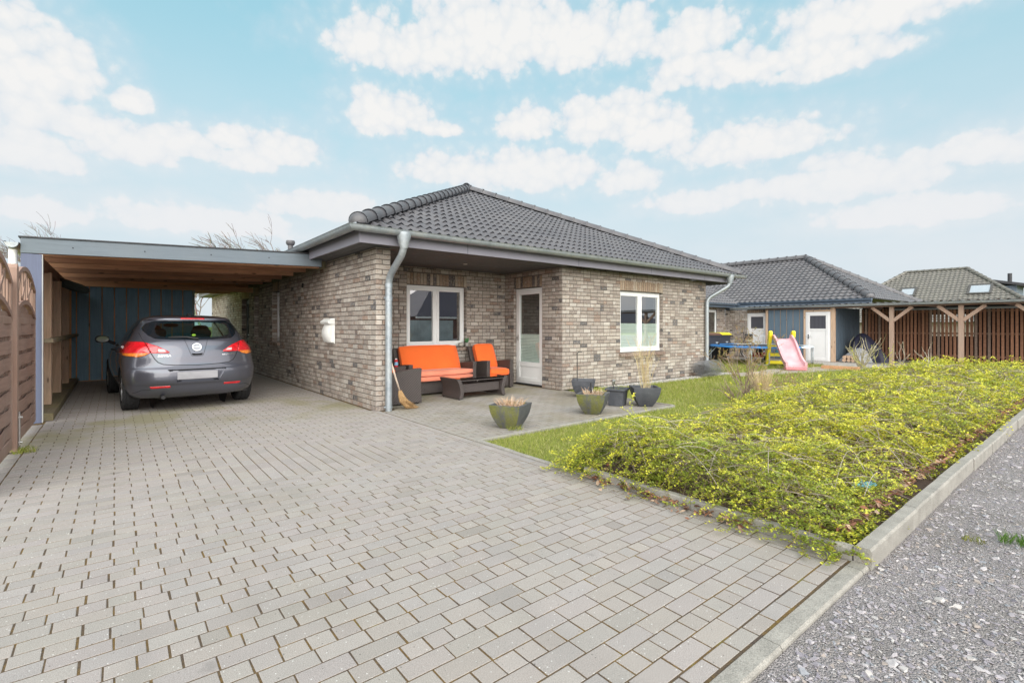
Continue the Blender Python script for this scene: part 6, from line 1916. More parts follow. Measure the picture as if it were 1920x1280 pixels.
def dry_tuft(name, label, cat, c, n, h, spread, pal, seed, thin=0.003, lean=0.4, branch=False, group=None):
    r = random.Random(seed); mb = MB()
    for k in range(n):
        a = r.uniform(0, 6.28); d_ = spread*math.sqrt(r.random()); s_ = Vector(c) + Vector((d_*math.cos(a), d_*math.sin(a), 0))
        hh = h*r.uniform(0.5, 1.0); b_ = r.uniform(0, 6.28); ll = lean*hh*r.uniform(0.2, 1)
        if r.random() < 0.7: b_ = a
        m_ = s_ + Vector((ll*0.35*math.cos(b_), ll*0.35*math.sin(b_), hh*0.55)); e = s_ + Vector((ll*math.cos(b_), ll*math.sin(b_), hh))
        col = r.choice(pal); kk = r.uniform(0.8, 1.2); col = tuple(q*kk for q in col)
        mb.tube([s_, m_, e], [thin, thin*0.9, thin*0.4], 4, False, 0, col)
        if branch:
            for q in range(r.randint(2, 5)):
                tt = r.uniform(0.35, 0.95); p = s_.lerp(m_, tt*2) if tt < 0.5 else m_.lerp(e, tt*2-1)
                bb = r.uniform(0, 6.28); L = hh*r.uniform(0.12, 0.3); z2 = p + Vector((L*0.6*math.cos(bb), L*0.6*math.sin(bb), L*0.75))
                mb.tube([p, z2], [thin*0.6, thin*0.25], 3, False, 0, col)
    o = mb.build(name, M_DRY, None); tag(o, label, cat, group); return o
TAN = [(0.52,0.34,0.22),(0.58,0.42,0.28),(0.42,0.26,0.16),(0.60,0.47,0.36)]
dry_tuft('dry_plant', 'short tan dead stalks in the mossy pot nearest the drive', 'dry plant', P1+Vector((0,0,0.25)), 130, 0.14, 0.16, TAN, 1, 0.0035, 0.9)
dry_tuft('dry_plant', 'short tan dead stalks in the second moss streaked pot', 'dry plant', P2+Vector((0,0,0.25)), 90, 0.13, 0.14, TAN + [(0.5,0.48,0.45)], 2, 0.0035, 0.9)
STRAW = [(0.46,0.36,0.18),(0.52,0.42,0.24),(0.38,0.28,0.14),(0.55,0.47,0.30)]
dry_tuft('dry_plant', 'tall bundle of thin straw coloured stems in the dark curved pot', 'dry plant', P5+Vector((0,0,0.25)), 30, 0.98, 0.09, STRAW, 3, 0.0034, 0.36, True)
dry_tuft('sprout', 'few small green sprouts in the black box pot', 'plant', P4+Vector((0,0,0.22)), 30, 0.07, 0.09, [(0.08,0.12,0.03),(0.14,0.15,0.04)], 4, 0.004, 0.9)
o = MB(); q = P3+Vector((-0.12, 0.05, 0)); o.tube([tuple(q+Vector((0,0,0.02))), tuple(q+Vector((0,0,0.80))), tuple(q+Vector((0.02,-0.01,0.83))), tuple(q+Vector((0.075,-0.05,0.835)))], 0.008, 6)
o = o.build('metal_rod', M_BLACKP, None); tag(o, 'thin dark rod with a hooked top standing in the pot by the brick corner', 'rod')
o = MB(); q = P2+Vector((0.06, 0.10, 0)); o.tube([tuple(q+Vector((0,0,0.2))), tuple(q+Vector((0,0,0.45)))], 0.011, 6); o = o.build('short_stake', M_BLACKP, None); tag(o, 'short dark stake in the second moss streaked pot', 'stake')
sl_ = thing('solar_lamp', 'small dark garden lamp on a spike in the black box pot', 'lamp', tuple(P4+Vector((-0.04,0.05,0.22))))
mb = MB(); q = P4+Vector((-0.04,0.05,0)); mb.tube([tuple(q+Vector((0,0,0.2))), tuple(q+Vector((0,0,0.34)))], 0.008, 6); mb.build('spike', M_BLACKP, sl_)
mb = MB(); mb.lathe([(0.0,0.43),(0.045,0.41),(0.045,0.40),(0.028,0.395),(0.022,0.34),(0.0,0.335)], 12, tuple(q)); mb.build('lamp_head', M_STEEL, sl_, smooth=True, angle=40)

# rolled wire netting by the far corner
M_WIRE = plain('grey_wire', (0.26,0.265,0.28), 0.5, 0.3, 0.2, 5)
mb = MB(); rw = random.Random(6); c = Vector((12.15, 6.86, 0.21))
for ring in range(5):
    rad = 0.10 + 0.025*ring; path = []
    for L in range(16):
        tt = L/15; 
    for k in range(9):
        u0 = -0.38 + 0.095*k
        path = [tuple(c + Vector((u0 + 0.04*math.sin(3*a+ring), rad*1.15*math.cos(a)+rw.uniform(-.006,.006), rad*math.sin(a)))) for a in [2*math.pi*j/14 for j in range(15)]]
        mb.tube(path, 0.0038, 3, False)
    for j in range(14):
        a = 2*math.pi*j/14 + ring*0.2
        mb.tube([tuple(c + Vector((-0.4+0.8*k/8, rad*1.15*math.cos(a+0.25*(k % 2)), rad*math.sin(a+0.25*(k % 2))))) for k in range(9)], 0.0036, 3, False)
o = mb.build('wire_netting_roll', M_WIRE, None); tag(o, 'loose roll of grey wire netting lying at the right corner of the brick house', 'wire netting')

# ------------------------------------------------------------------ slide, trampoline, bins and the rest of the yard
M_YEL = plain('yellow_plastic', (0.86,0.72,0.03), 0.4, 0, 0.06, 4); M_PINK = plain('faded_pink_plastic', (0.66,0.25,0.28), 0.45, 0, 0.08, 3)
m, t, b = new_mat('worn_pink_slide'); co = t.coords(); n = t.noise(co, 2.5, 4)
t.link(t.ramp(n, [(0.35, (0.66,0.30,0.33)), (0.65, (0.72,0.46,0.48))]), b.inputs['Base Color']); b.inputs['Roughness'].default_value = 0.3; M_PINKW = m
M_LBLUE = plain('light_blue_plastic', (0.10,0.45,0.62), 0.4)
sd_ = Vector((-0.80, -0.60, 0)).normalized(); ang = math.atan2(sd_.y, sd_.x)
slide = thing('toy_slide', 'childrens slide with a yellow ladder and a faded pink chute on the lawn', 'slide', (17.05, 7.06, 0), ang)
# local: +x towards the foot of the chute
for s in (-1, 1):
    mb = MB()
    pts = [(-0.52,0.0),(-0.30,0.0),(-0.30,0.06),(0.02,0.82),(0.10,1.0),(0.12,1.12),(0.05,1.16),(-0.06,1.15),(-0.12,1.05),(-0.16,0.85)]
    mb.prism(pts, s*0.34-0.05, s*0.34+0.05, 'xz'); mb.build('side_rail', M_YEL, slide, local=True, bevel=0.02)
for k, z in enumerate((0.10, 0.36, 0.62)):
    mb = MB(); x = -0.43+0.36*z
    mb.box((x-0.05, -0.29, z-0.055), (x+0.06, 0.29, z+0.055)); mb.build('step', M_YEL if k != 1 else M_YEL, slide, local=True, bevel=0.012)
mb = MB(); mb.box((-0.35, -0.12, 0.46), (-0.05, 0.28, 0.50)); mb.build('shelf', M_LBLUE, slide, local=True, bevel=0.01)
def chute_z(x):
    if x < 0.12: return 0.90
    q = (x-0.12)/1.38
    return 0.90*(1-q) + 0.10*q + 0.06*math.sin(q*2*math.pi)*0.8
mb = MB(); rows = []
for k in range(29):
    x = 0.02 + 1.56*k/28; z = chute_z(min(x, 1.5)); wd = 0.235
    rows.append([(x,-wd-0.055,z-0.02),(x,-wd-0.055,z+0.13),(x,-wd,z+0.135),(x,-wd+0.02,z+0.02),(x,-0.12,z),(x,0.12,z),(x,wd-0.02,z+0.02),(x,wd,z+0.135),(x,wd+0.055,z+0.13),(x,wd+0.055,z-0.02)])
mb.grid(rows); mb.poly(rows[-1]); mb.poly(rows[0])
ch = mb.build('chute', M_PINKW, slide, local=True, smooth=True, angle=40)
mb = MB(); mb.box((1.30,-0.285,0.0),(1.575,0.285,0.075)); mb.build('chute_foot', M_PINK, slide, local=True, bevel=0.02)

tr = thing('trampoline', 'low round trampoline with a blue pad missing on its right half', 'trampoline', (18.35, 8.35, 0))
mb = MB(); RT = 1.66; ZT = 0.60
mb.tube([(18.35+RT*math.cos(a), 8.35+RT*math.sin(a), ZT) for a in [2*math.pi*k/48 for k in range(49)]], 0.022, 8, False); mb.build('rim_tube', M_ZINC, tr, smooth=True)
mb = MB(); mb.poly([(18.35+(RT-0.22)*math.cos(2*math.pi*k/48), 8.35+(RT-0.22)*math.sin(2*math.pi*k/48), ZT) for k in range(48)]); mb.build('jumping_mat', M_RUBBER, tr)
mb = MB(); rows = []
for k in range(33):
    a = R(60) + R(190)*k/32
    rows.append([(18.35+rr*math.cos(a), 8.35+rr*math.sin(a), ZT+zz) for rr, zz in ((RT-0.27,0.01),(RT-0.2,0.03),(RT,0.035),(RT+0.05,0.0),(RT+0.045,-0.035-0.01*math.sin(k*2.1)))])
mb.grid(rows); mb.build('safety_pad', plain('blue_pad', (0.03,0.20,0.52), 0.4, 0, 0.15, 3), tr, smooth=True)
mb = MB(); rows = []
for k in range(21):
    a = R(252) + R(70)*k/20
    rows.append([(18.35+rr*math.cos(a), 8.35+rr*math.sin(a), ZT+zz) for rr, zz in ((RT-0.27,0.01),(RT,0.03),(RT+0.04,-0.02))])
mb.grid(rows); mb.build('safety_pad', plain('faded_grey_pad', (0.55,0.60,0.64), 0.5, 0, 0.15, 3), tr, smooth=True)
for k in range(4):
    a = R(225) + k*math.pi/2 - R(20)
    p = [Vector((18.35+RT*math.cos(a+da), 8.35+RT*math.sin(a+da), ZT-0.02)) for da in (-0.16, 0.16)]
    mb = MB(); mb.tube(arc_pipe([p[0], Vector((p[0].x,p[0].y,0.02)), Vector((p[1].x,p[1].y,0.02)), p[1]], 0.08, 4), 0.018, 8); mb.build('leg', M_ZINC, tr, smooth=True)
lad = thing('trampoline_ladder', 'small metal ladder leaning on the left edge of the trampoline', 'ladder', (17.2, 9.75, 0))
mb = MB(); 
e0 = Vector((17.28, 9.45, 0.60)); e1 = Vector((16.95, 9.85, 0.0)); sx_ = Vector((0.17, 0.14, 0))
for s in (-1, 1): mb.tube([e0+sx_*s, e1+sx_*s], 0.016, 6)
for q in (0.3, 0.65): mb.tube([e0.lerp(e1, q)-sx_, e0.lerp(e1, q)+sx_], 0.014, 6)
mb.build('frame', M_ZINC, lad)
M_BIN = plain('dark_bin_plastic', (0.03,0.032,0.042), 0.45, 0, 0.12, 6); M_BINY = plain('yellow_bin_lid', (0.72,0.60,0.02), 0.45); M_BING = plain('green_bin_lid', (0.06,0.16,0.06), 0.5); M_BINB = plain('brown_bin_lid', (0.12,0.06,0.04), 0.5)
def bin_(label, x, y, lid):
    bn = thing('wheelie_bin', label, 'bin', (x, y, 0), R(-25), 'wheelie bins by the neighbour wall')
    mb = MB(); rows = []
    for (z, hw, hd) in ((0.06,0.22,0.25),(0.10,0.235,0.26),(0.90,0.285,0.345),(0.93,0.30,0.36),(0.96,0.30,0.36)):
        rows.append([(-hw,-hd,z),(-hw*0.9,-hd*1.04,z),(hw*0.9,-hd*1.04,z),(hw,-hd,z),(hw,hd,z),(-hw,hd,z)])
    mb.grid(rows, closed=True); mb.poly(rows[-1]); mb.build('body', M_BIN, bn, local=True, bevel=0.01)
    mb = MB(); mb.prism([(-0.39,0.965),(0.37,0.965),(0.39,1.02),(0.2,1.065),(-0.25,1.06),(-0.40,1.0)], -0.305, 0.305, 'yz'); mb.tube([(-0.25,0.40,1.0),(0.25,0.40,1.0)], 0.018, 8); mb.build('lid', lid, bn, local=True, bevel=0.015)
    for s in (-1, 1):
        mb = MB(); mb.lathe([(0.03,-0.03),(0.10,-0.03),(0.10,0.03),(0.03,0.03)], 16, (s*0.27,0.28,0.10), 'x'); mb.build('wheel', M_RUBBER, bn, local=True)
    mb = MB(); mb.lathe([(0.0,-0.004),(0.06,-0.004),(0.06,0.0)], 14, (0.13,-0.335,0.72), 'y'); mb.build('sticker', M_ZINC, bn, local=True)
bin_('dark wheelie bin with a brown lid, right behind the zinc downpipe', 17.75, 10.02, M_BINB)
bin_('dark wheelie bin with a bright yellow lid', 18.75, 10.15, M_BINY)
bin_('dark wheelie bin with a dull green lid, half hidden behind the yellow lidded one', 19.15, 10.45, M_BING)
# bicycle leaning by the door
bk = thing('bicycle', 'dark bicycle standing against the brick wall left of the white door', 'bicycle', (19.75, 10.0, 0), R(-62))
def ringw(mb, x, r, tr_): mb.tube([(x+r*math.cos(a), 0, 0.345+r*math.sin(a)) for a in [2*math.pi*k/28 for k in range(29)]], tr_, 6, False)
for x in (-0.54, 0.54):
    mb = MB(); ringw(mb, x, 0.33, 0.018); w1 = mb.build('wheel', M_RUBBER, bk, local=True)
    mb = MB()
    for k in range(14):
        a = 2*math.pi*k/14; mb.tube([(x,0.01*(-1)**k,0.345),(x+0.32*math.cos(a),0,0.345+0.32*math.sin(a))], 0.0018, 3, False)
    ringw(mb, x, 0.305, 0.008); mb.build('rim', M_STEEL, w1, local=True)
mb = MB(); A=(-0.54,0,0.345); Bq=(-0.08,0,0.30); Cq=(-0.20,0,0.85); D=(0.34,0,0.86); E_=(0.37,0,0.74); F_=(0.54,0,0.345)
for p, q in ((A,Bq),(A,(-0.18,0,0.78)),(Bq,Cq),(Bq,E_),((-0.19,0,0.78),D),(D,E_),(E_,F_)): mb.tube([p,q], 0.015, 6)
mb.build('frame', plain('dark_bike_paint', (0.03,0.035,0.04), 0.35), bk, local=True)
mb = MB(); mb.tube([D,(0.32,0,1.02)],0.014,6); mb.tube([(0.20,-0.30,1.0),(0.30,-0.25,1.06),(0.34,-0.12,1.03),(0.34,0.12,1.03),(0.30,0.25,1.06),(0.20,0.30,1.0)],0.013,6); mb.build('handlebar', M_BLACKP, bk, local=True)
mb = MB(); mb.prism([(-0.34,0.88),(-0.05,0.89),(-0.05,0.92),(-0.34,0.95)],-0.07,0.07,'xz'); mb.build('saddle', M_BLACKP, bk, local=True, bevel=0.02)
mb = MB(); mb.box((0.38,-0.17,0.78),(0.66,0.17,1.0)); mb.build('basket', plain('black_basket', (0.03,0.03,0.032), 0.8), bk, local=True)
# red motor hoe or mower near the door
mw = thing('lawn_mower', 'small red and black lawn mower parked in front of the white door', 'mower', (19.55, 8.95, 0), R(200))
mb = MB(); mb.prism([(-0.30,0.12),(0.32,0.12),(0.36,0.22),(0.20,0.30),(-0.25,0.30),(-0.34,0.22)], -0.21, 0.21, 'xz'); mb.build('deck', plain('red_mower_paint', (0.60,0.02,0.025), 0.35), mw, local=True, bevel=0.02)
mb = MB(); mb.lathe([(0.0,0.30),(0.15,0.30),(0.16,0.42),(0.10,0.47),(0.0,0.48)], 16, (0.05,0,0)); mb.build('engine', M_BLACKP, mw, local=True, smooth=True, angle=40)
for x in (-0.28, 0.30):
    for s in (-1, 1):
        mb = MB(); mb.lathe([(0.05,-0.025),(0.115,-0.025),(0.115,0.025),(0.05,0.025)], 16, (x, s*0.25, 0.117), 'y'); mb.build('wheel', M_RUBBER, mw, local=True)
mb = MB()
for s in (-1, 1): mb.tube([(-0.25,s*0.17,0.26),(-0.55,s*0.17,0.62),(-0.80,s*0.17,0.92)], 0.012, 6)
mb.tube([(-0.80,-0.17,0.92),(-0.80,0.17,0.92)], 0.012, 6); mb.build('handle', M_STEEL, mw, local=True)
mb = MB(); mb.box((-0.66,-0.2,0.16),(-0.32,0.2,0.50)); mb.build('grass_box', M_RUBBER, mw, local=True, bevel=0.03)
# covered heap by the shed
def lumpy(name, c, sx, sy, sz, mat, seed, parent=None):
    bm = bmesh.new(); bmesh.ops.create_icosphere(bm, subdivisions=4, radius=1.0)
    for v in bm.verts:
        n = mnoise.noise(v.co*1.7+Vector((seed,0,0)))*0.30 + mnoise.noise(v.co*4.5+Vector((0,seed,0)))*0.10
        f_ = 1+n; v.co = Vector((v.co.x*sx*f_, v.co.y*sy*f_, max(0, v.co.z*sz*f_ + 0.25*sz)))
    me = bpy.data.meshes.new(name); bm.to_mesh(me); bm.free(); me.materials.append(mat); me.polygons.foreach_set('use_smooth', [True]*len(me.polygons))
    o = bpy.data.objects.new(name, me); COL.objects.link(o)
    if parent: o.parent = parent
    else: o.location = c
    return o
hp = thing('covered_grill', 'heap under a dark navy cover with a pale grey flap beside the blue shed', 'covered heap', (21.6, 6.0, 0))
def drape(name, sx, sy, h, mat, seed, peak=(0.0, 0.0), folds=9, loc=(0,0,0)):
    """cloth thrown over something: a leaning tent with folds that widen to the ground"""
    r = random.Random(seed); mb = MB(); rows = []
    ph = [r.uniform(0, 6.28) for _ in range(4)]
    for k in range(15):
        q = k/14; rows_r = []
        for j in range(56):
            a = 2*math.pi*j/56
            f_ = 1 + q*(0.13*math.sin(folds*a+ph[0]) + 0.09*math.sin(5*a+ph[1]) + 0.06*math.sin(14*a+ph[2]+q*3))
            rad = (0.05 + 0.95*q**0.75)*f_
            z = h*(1-q**1.35)*(1+0.10*math.sin(3*a+ph[3])*q)
            rows_r.append((loc[0]+peak[0]*(1-q)+sx*rad*math.cos(a), loc[1]+peak[1]*(1-q)+sy*rad*math.sin(a), max(0.005, z+0.03*(1-q))))
        rows.append(rows_r)
    mb.grid(rows, closed=True); mb.poly(list(reversed(rows[0])))
    return mb.build(name, mat, hp, local=True, smooth=True, angle=60)
drape('cover', 0.50, 0.62, 1.02, plain('navy_cover_fabric', (0.028,0.028,0.055), 0.55, 0, 0.3, 3), 3, (0.05, 0.12), 8)
drape('flap', 0.36, 0.50, 0.50, plain('pale_grey_fabric', (0.40,0.40,0.43), 0.8, 0, 0.15, 5), 8, (0.1, -0.1), 7, (-0.40, 0.16, 0))
fw_ = thing('firewood_stack', 'few split logs lying against the blue shed wall', 'firewood', (21.0, 6.55, 0))
rf_ = random.Random(3)
for k in range(6):
    mb = MB(); z = 0.07 + 0.11*(k//3); y = 6.42 - 0.14*(k % 3); mb.tube([(20.75+rf_.uniform(-.05,.05), y, z), (21.15, y+0.02, z)], 0.062, 8); mb.build('log', M_BROWNZ, fw_)
mb = MB(); mb.box((17.2, 4.95, -0.01), (17.35, 5.95, 0.09)); o = mb.build('wooden_plank', M_ORANGE, None, bevel=0.005); tag(o, 'short orange brown plank lying on the sandy path behind the yellow green shrubs', 'plank')
# scrap of blue plastic in the leaf litter
mb = MB(); rows = []
rp = random.Random(9)
for k in range(7): rows.append([(4.30+0.032*k, 1.17+0.028*j+rp.uniform(-.006,.006), 0.10+rp.uniform(0,0.028)) for j in range(5)])
mb.grid(rows); o = mb.build('plastic_scrap', plain('blue_plastic_film', (0.18,0.50,0.66), 0.3, 0, 0.3, 30), None, smooth=True); tag(o, 'crumpled scrap of light blue plastic in the dry leaves near the kerb', 'litter')
# ------------------------------------------------------------------ planting bed: soil, dry leaves, golden ground cover
M_BEDSOIL = plain('bed_soil', (0.095,0.062,0.045), 1.0, 0, 0.35, 7, 0.9, 40, fine=0.3)
mb = MB(); nx, ny = 90, 26
def bed_y1(x): return 3.05 + 0.55*min(1.0, max(0, (x-3.2)/5.0)) + 0.10*math.sin(x*1.9)
rows = []
for i in range(nx+1):
    x = 3.225 + 15.5*(i/nx)**1.6
    rows.append([(x, 0.95 + (bed_y1(x)-0.95)*j/ny, (0.012 if j < ny else -0.028) + 0.04*min(1, j/3, (ny-j)/4)*(0.5+0.5*mnoise.noise(Vector((x*1.3, j*0.5, 0))))) for j in range(ny+1)])
mb.grid(rows); structure(mb.build('bed_soil', M_BEDSOIL, None, smooth=True))

M_DLEAF = attr_mat('dry_leaf', 0.8, 0.25, 40, 0.3, 60)
def dry_leaves(n, seed):
    g = np.random.default_rng(seed); V = np.zeros((n, 6, 3)); C = np.zeros((n, 3))
    pal = np.array([(0.26,0.11,0.06),(0.20,0.09,0.055),(0.34,0.19,0.11),(0.27,0.17,0.12),(0.42,0.30,0.21),(0.14,0.075,0.05)])
    for k in range(n):
        if k < n*0.55: x = 3.3 + g.uniform(0,1)**1.4*8.5; y = 0.985 + abs(g.normal(0, 0.13))
        elif k < n*0.62: x = 3.20 - abs(g.normal(0, 0.08)); y = g.uniform(1.5, 2.9)
        else: x = 3.3 + g.uniform(0,1)*7; y = g.uniform(1.0, 3.0)
        L = g.uniform(0.012, 0.030); W = L*g.uniform(0.45, 0.7); a = g.uniform(0, 6.28); cu = g.uniform(-0.5, 0.9)*W
        P = np.array([(-L,0,0),(-L*0.2,-W,cu),(L*0.6,-W*0.7,cu*0.8),(L*1.1,0,g.uniform(-.3,.5)*L*0.5),(L*0.6,W*0.7,cu*0.8),(-L*0.2,W,cu)])
        c, s = math.cos(a), math.sin(a); P = P @ np.array([[c,s,0],[-s,c,0],[0,0,1]])
        tx, ty = g.normal(0, 0.3, 2); P[:,2] += P[:,0]*tx + P[:,1]*ty
        z = (0.055 if x > 3.24 else 0.012) + g.uniform(0, 0.03) + (0.06 if (x > 3.24 and y < 1.05) else 0)
        V[k] = P + np.array([x, y, z]); C[k] = pal[g.integers(0, 6)]*g.uniform(0.7, 1.3)
    Q = np.array([(0,1,2,3),(0,3,4,5)]); Q = (Q[None]+(np.arange(n)*6)[:,None,None]).reshape(-1,4)
    return np_mesh('dry_leaves', V.reshape(-1,3), Q, M_DLEAF, np.repeat(C, 2, axis=0))
tag(dry_leaves(2600, 4), 'reddish brown dry leaves lying along the kerb under the shrubs', 'dry leaves', kind='stuff')

M_SHRUB = attr_mat('golden_shrub_leaf', 0.42, 0.12, 90, 0.0, translucent=0.28, spec=0.5)
SH_C = []
_g = np.random.default_rng(77)
_x = 3.45
while _x < 18.5:
    _y = 1.25 + _g.uniform(-.05, .25)
    while _y < bed_y1(_x) - 0.15:
        SH_C.append((_x + _g.uniform(-.22, .22), _y + _g.uniform(-.1, .1), _g.uniform(0.38, 0.62), _g.uniform(0.8, 1.25)))
        _y += _g.uniform(0.55, 0.85)
    _x += _g.uniform(0.55, 0.8)
SH_A = np.array(SH_C)
def bed_h(x, y):
    edge = min(1.0, max(0.0, (y-0.93)/0.55)) * min(1.0, max(0.0, (bed_y1(x)+0.12-y)/0.4)) * min(1.0, max(0.0, (x-3.02)/0.30))
    big = mnoise.noise(Vector((x*0.75, y*0.85, 3.3)))*0.13 + mnoise.noise(Vector((x*2.3, y*2.3, 9.1)))*0.07
    rise = 0.30 + 0.10*min(1, max(0, (x-4)/6)) + 0.09*max(0.0, 1-abs(x-3.9)/1.5)*min(1.0, max(0.0, (y-1.0)/1.0))
    dd = np.hypot(SH_A[:, 0]-x, SH_A[:, 1]-y)/SH_A[:, 2]
    k = int(np.argmin(dd)); dome = max(0.0, 1-dd[k]**2)
    return max(0.02, (rise*(0.62+0.48*dome)*SH_A[k, 3]**0.5 + big*0.8)) * (edge**0.42)
def shrub():
    g = np.random.default_rng(21)
    VS, QS, CS = [], [], []; base = 0
    # start points, denser near the camera
    pts = []
    for (xa, xb, dens) in ((3.10, 4.6, 600), (4.6, 6.5, 400), (6.5, 9.5, 260), (9.5, 13.5, 170), (13.5, 18.5, 110)):
        area = (xb-xa)*2.9; n = int(area*dens)
        X = g.uniform(xa, xb, n); Y = g.uniform(0.93, 3.75, n)
        for x, y in zip(X, Y):
            if y > bed_y1(x)+0.12: continue
            bare = mnoise.noise(Vector((x*1.15+5, y*1.4, 1.7)))
            if bare < -0.22 and g.uniform() < 0.75: continue
            if x > 3.7 and y < 1.07 + 0.10*mnoise.noise(Vector((x*2.0, 0, 4))) + max(0, 0.07*math.sin(x*2.2)) and g.uniform() < 0.85: continue
            pts.append((x, y))
    for (x, y) in pts:
        d = math.hypot(x, y); lod = 0.92 if d < 5 else (1.12 if d < 8 else (1.45 if d < 12 else 1.9))
        h = bed_h(x, y); depth = g.uniform(0, 1)**1.5
        z0 = h*(1-0.75*depth) - 0.03
        dd = np.hypot(SH_A[:, 0]-x, SH_A[:, 1]-y)/SH_A[:, 2]; kk = int(np.argmin(dd))
        L = g.uniform(0.13, 0.34); az = math.atan2(y-SH_A[kk, 1], x-SH_A[kk, 0]) + g.normal(0, 0.75)
        if dd[kk] > 1.05 and g.uniform() < 0.35: continue
        if x < 3.6 and g.uniform() < 0.5: az = math.pi + g.normal(0, 0.8)
        if y < 1.4 and g.uniform() < 0.4: az = -math.pi/2 + g.normal(0, 0.9)
        rise = g.uniform(-0.05, 0.55) if g.uniform() < 0.9 else g.uniform(0.6, 1.2)
        z0 = max(0.05, z0)
        n = max(12, int(L/0.0056/lod**1.2))
        t_ = (np.arange(n)+0.5)/n
        droop = g.uniform(0.2, 0.9)
        ca, sa = math.cos(az), math.sin(az)
        r = L*t_*(1-0.12*t_); zz = z0 + L*(rise*t_ - droop*t_**2)
        wob = 0.02*np.sin(t_*6+g.uniform(0, 6))
        P = np.stack([x + ca*r - sa*wob, y + sa*r + ca*wob, np.maximum(zz, 0.03)], 1)
        if (P[:, 1].min() < 0.90 and g.uniform() < 0.8) or (P[:, 0].min() < 3.07 and g.uniform() < 0.5) or P[:, 1].min() < 0.82 or P[:, 0].min() < 2.90: continue
        P = P + g.normal(0, 0.006*lod, P.shape)
        # leaves
        ll = g.uniform(0.012, 0.019, n)*lod; lw = ll*g.uniform(0.42, 0.6, n)
        la = az + np.where(np.arange(n) % 2 == 0, 1, -1)*g.uniform(0.3, 1.2, n); el = g.uniform(0.0, 0.8, n)
        dx = np.stack([np.cos(la)*np.cos(el), np.sin(la)*np.cos(el), np.sin(el)], 1)
        sd = np.stack([-np.sin(la), np.cos(la), g.normal(0, 0.5, n)], 1); sd /= np.linalg.norm(sd, axis=1)[:, None]
        V = np.stack([P, P+dx*ll[:,None]*0.5+sd*lw[:,None], P+dx*ll[:,None]*1.15, P+dx*ll[:,None]*0.5-sd*lw[:,None]], 1).reshape(-1, 3)
        Q = (np.arange(n)*4)[:, None] + np.arange(4)[None]
        # young tips golden, older leaves deeper green; front left painted darker for its shadow
        age_shade = t_*0.62 + 0.33*(1-depth) + g.normal(0, 0.14, n) + 0.26*mnoise.noise(Vector((x*0.9, y*0.9, 7))) - 0.22*max(0.0, 1-(x-3.1)/1.5) - 0.10*max(0.0, 1-(y-0.95)/0.6)
        age_shade = np.clip((age_shade-0.24)/0.74, 0, 1)[:, None]
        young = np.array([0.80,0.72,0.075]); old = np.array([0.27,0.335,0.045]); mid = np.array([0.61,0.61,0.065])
        C = np.where(age_shade < 0.5, old+(mid-old)*age_shade*2, mid+(young-mid)*(age_shade*2-1)) * g.uniform(0.88, 1.12, (n, 1))
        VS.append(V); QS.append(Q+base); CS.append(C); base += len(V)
        # twig
        if g.uniform() < (0.75 if d < 8 else 0.3):
            m_ = min(n, 6); idx = np.linspace(0, n-1, m_).astype(int); tw = 0.0013*lod if g.uniform() < 0.8 else 0.0022*lod
            pp = P[idx]; off = np.array([-sa, ca, 0])*tw
            V = np.concatenate([pp-off, pp+off]); q = [(i, i+1, m_+i+1, m_+i) for i in range(m_-1)]
            off2 = np.array([0, 0, tw]); V2 = np.concatenate([pp-off2, pp+off2])
            VS.append(V); QS.append(np.array(q)+base); base += len(V); CS.append(np.tile(np.array([0.30,0.22,0.15])*g.uniform(0.5, 1.2), (m_-1, 1)))
            VS.append(V2); QS.append(np.array(q)+base); base += len(V2); CS.append(np.tile(np.array([0.30,0.22,0.15])*g.uniform(0.5, 1.2), (m_-1, 1)))
    # long bare canes among the foliage
    for k in range(2600):
        u = g.uniform(0, 1)**1.5; x = 3.3+u*12; y = g.uniform(1.0, 3.3); 
        if y > bed_y1(x): continue
        az = g.uniform(0, 6.28); L = g.uniform(0.25, 0.7); z0 = bed_h(x, y)*g.uniform(0.4, 1.0); rise = g.uniform(-0.2, 0.5)
        t_ = np.linspace(0, 1, 6); P = np.stack([x+math.cos(az)*L*t_, y+math.sin(az)*L*t_, np.maximum(0.04, z0+L*(rise*t_-0.5*t_**2))], 1)
        if P[:, 1].min() < 0.95 or P[:, 0].min() < 3.22: continue
        lod = 1 + u*1.2; tw = 0.0018*lod
        c = np.array([(0.50,0.43,0.35),(0.32,0.25,0.20),(0.58,0.52,0.45),(0.26,0.19,0.15)][g.integers(0, 4)])*g.uniform(0.8, 1.2)
        for off in (np.array([-math.sin(az), math.cos(az), 0])*tw, np.array([0, 0, tw])):
            V = np.concatenate([P-off, P+off]); q = np.array([(i, i+1, 6+i+1, 6+i) for i in range(5)])
            VS.append(V); QS.append(q+base); base += len(V); CS.append(np.tile(c, (5, 1)))
    return np_mesh('ground_cover_shrubs', np.concatenate(VS), np.concatenate(QS), M_SHRUB, np.concatenate(CS))
tag(shrub(), 'low spreading yellow green shrubs covering the bed beside the drive', 'ground cover', kind='stuff')

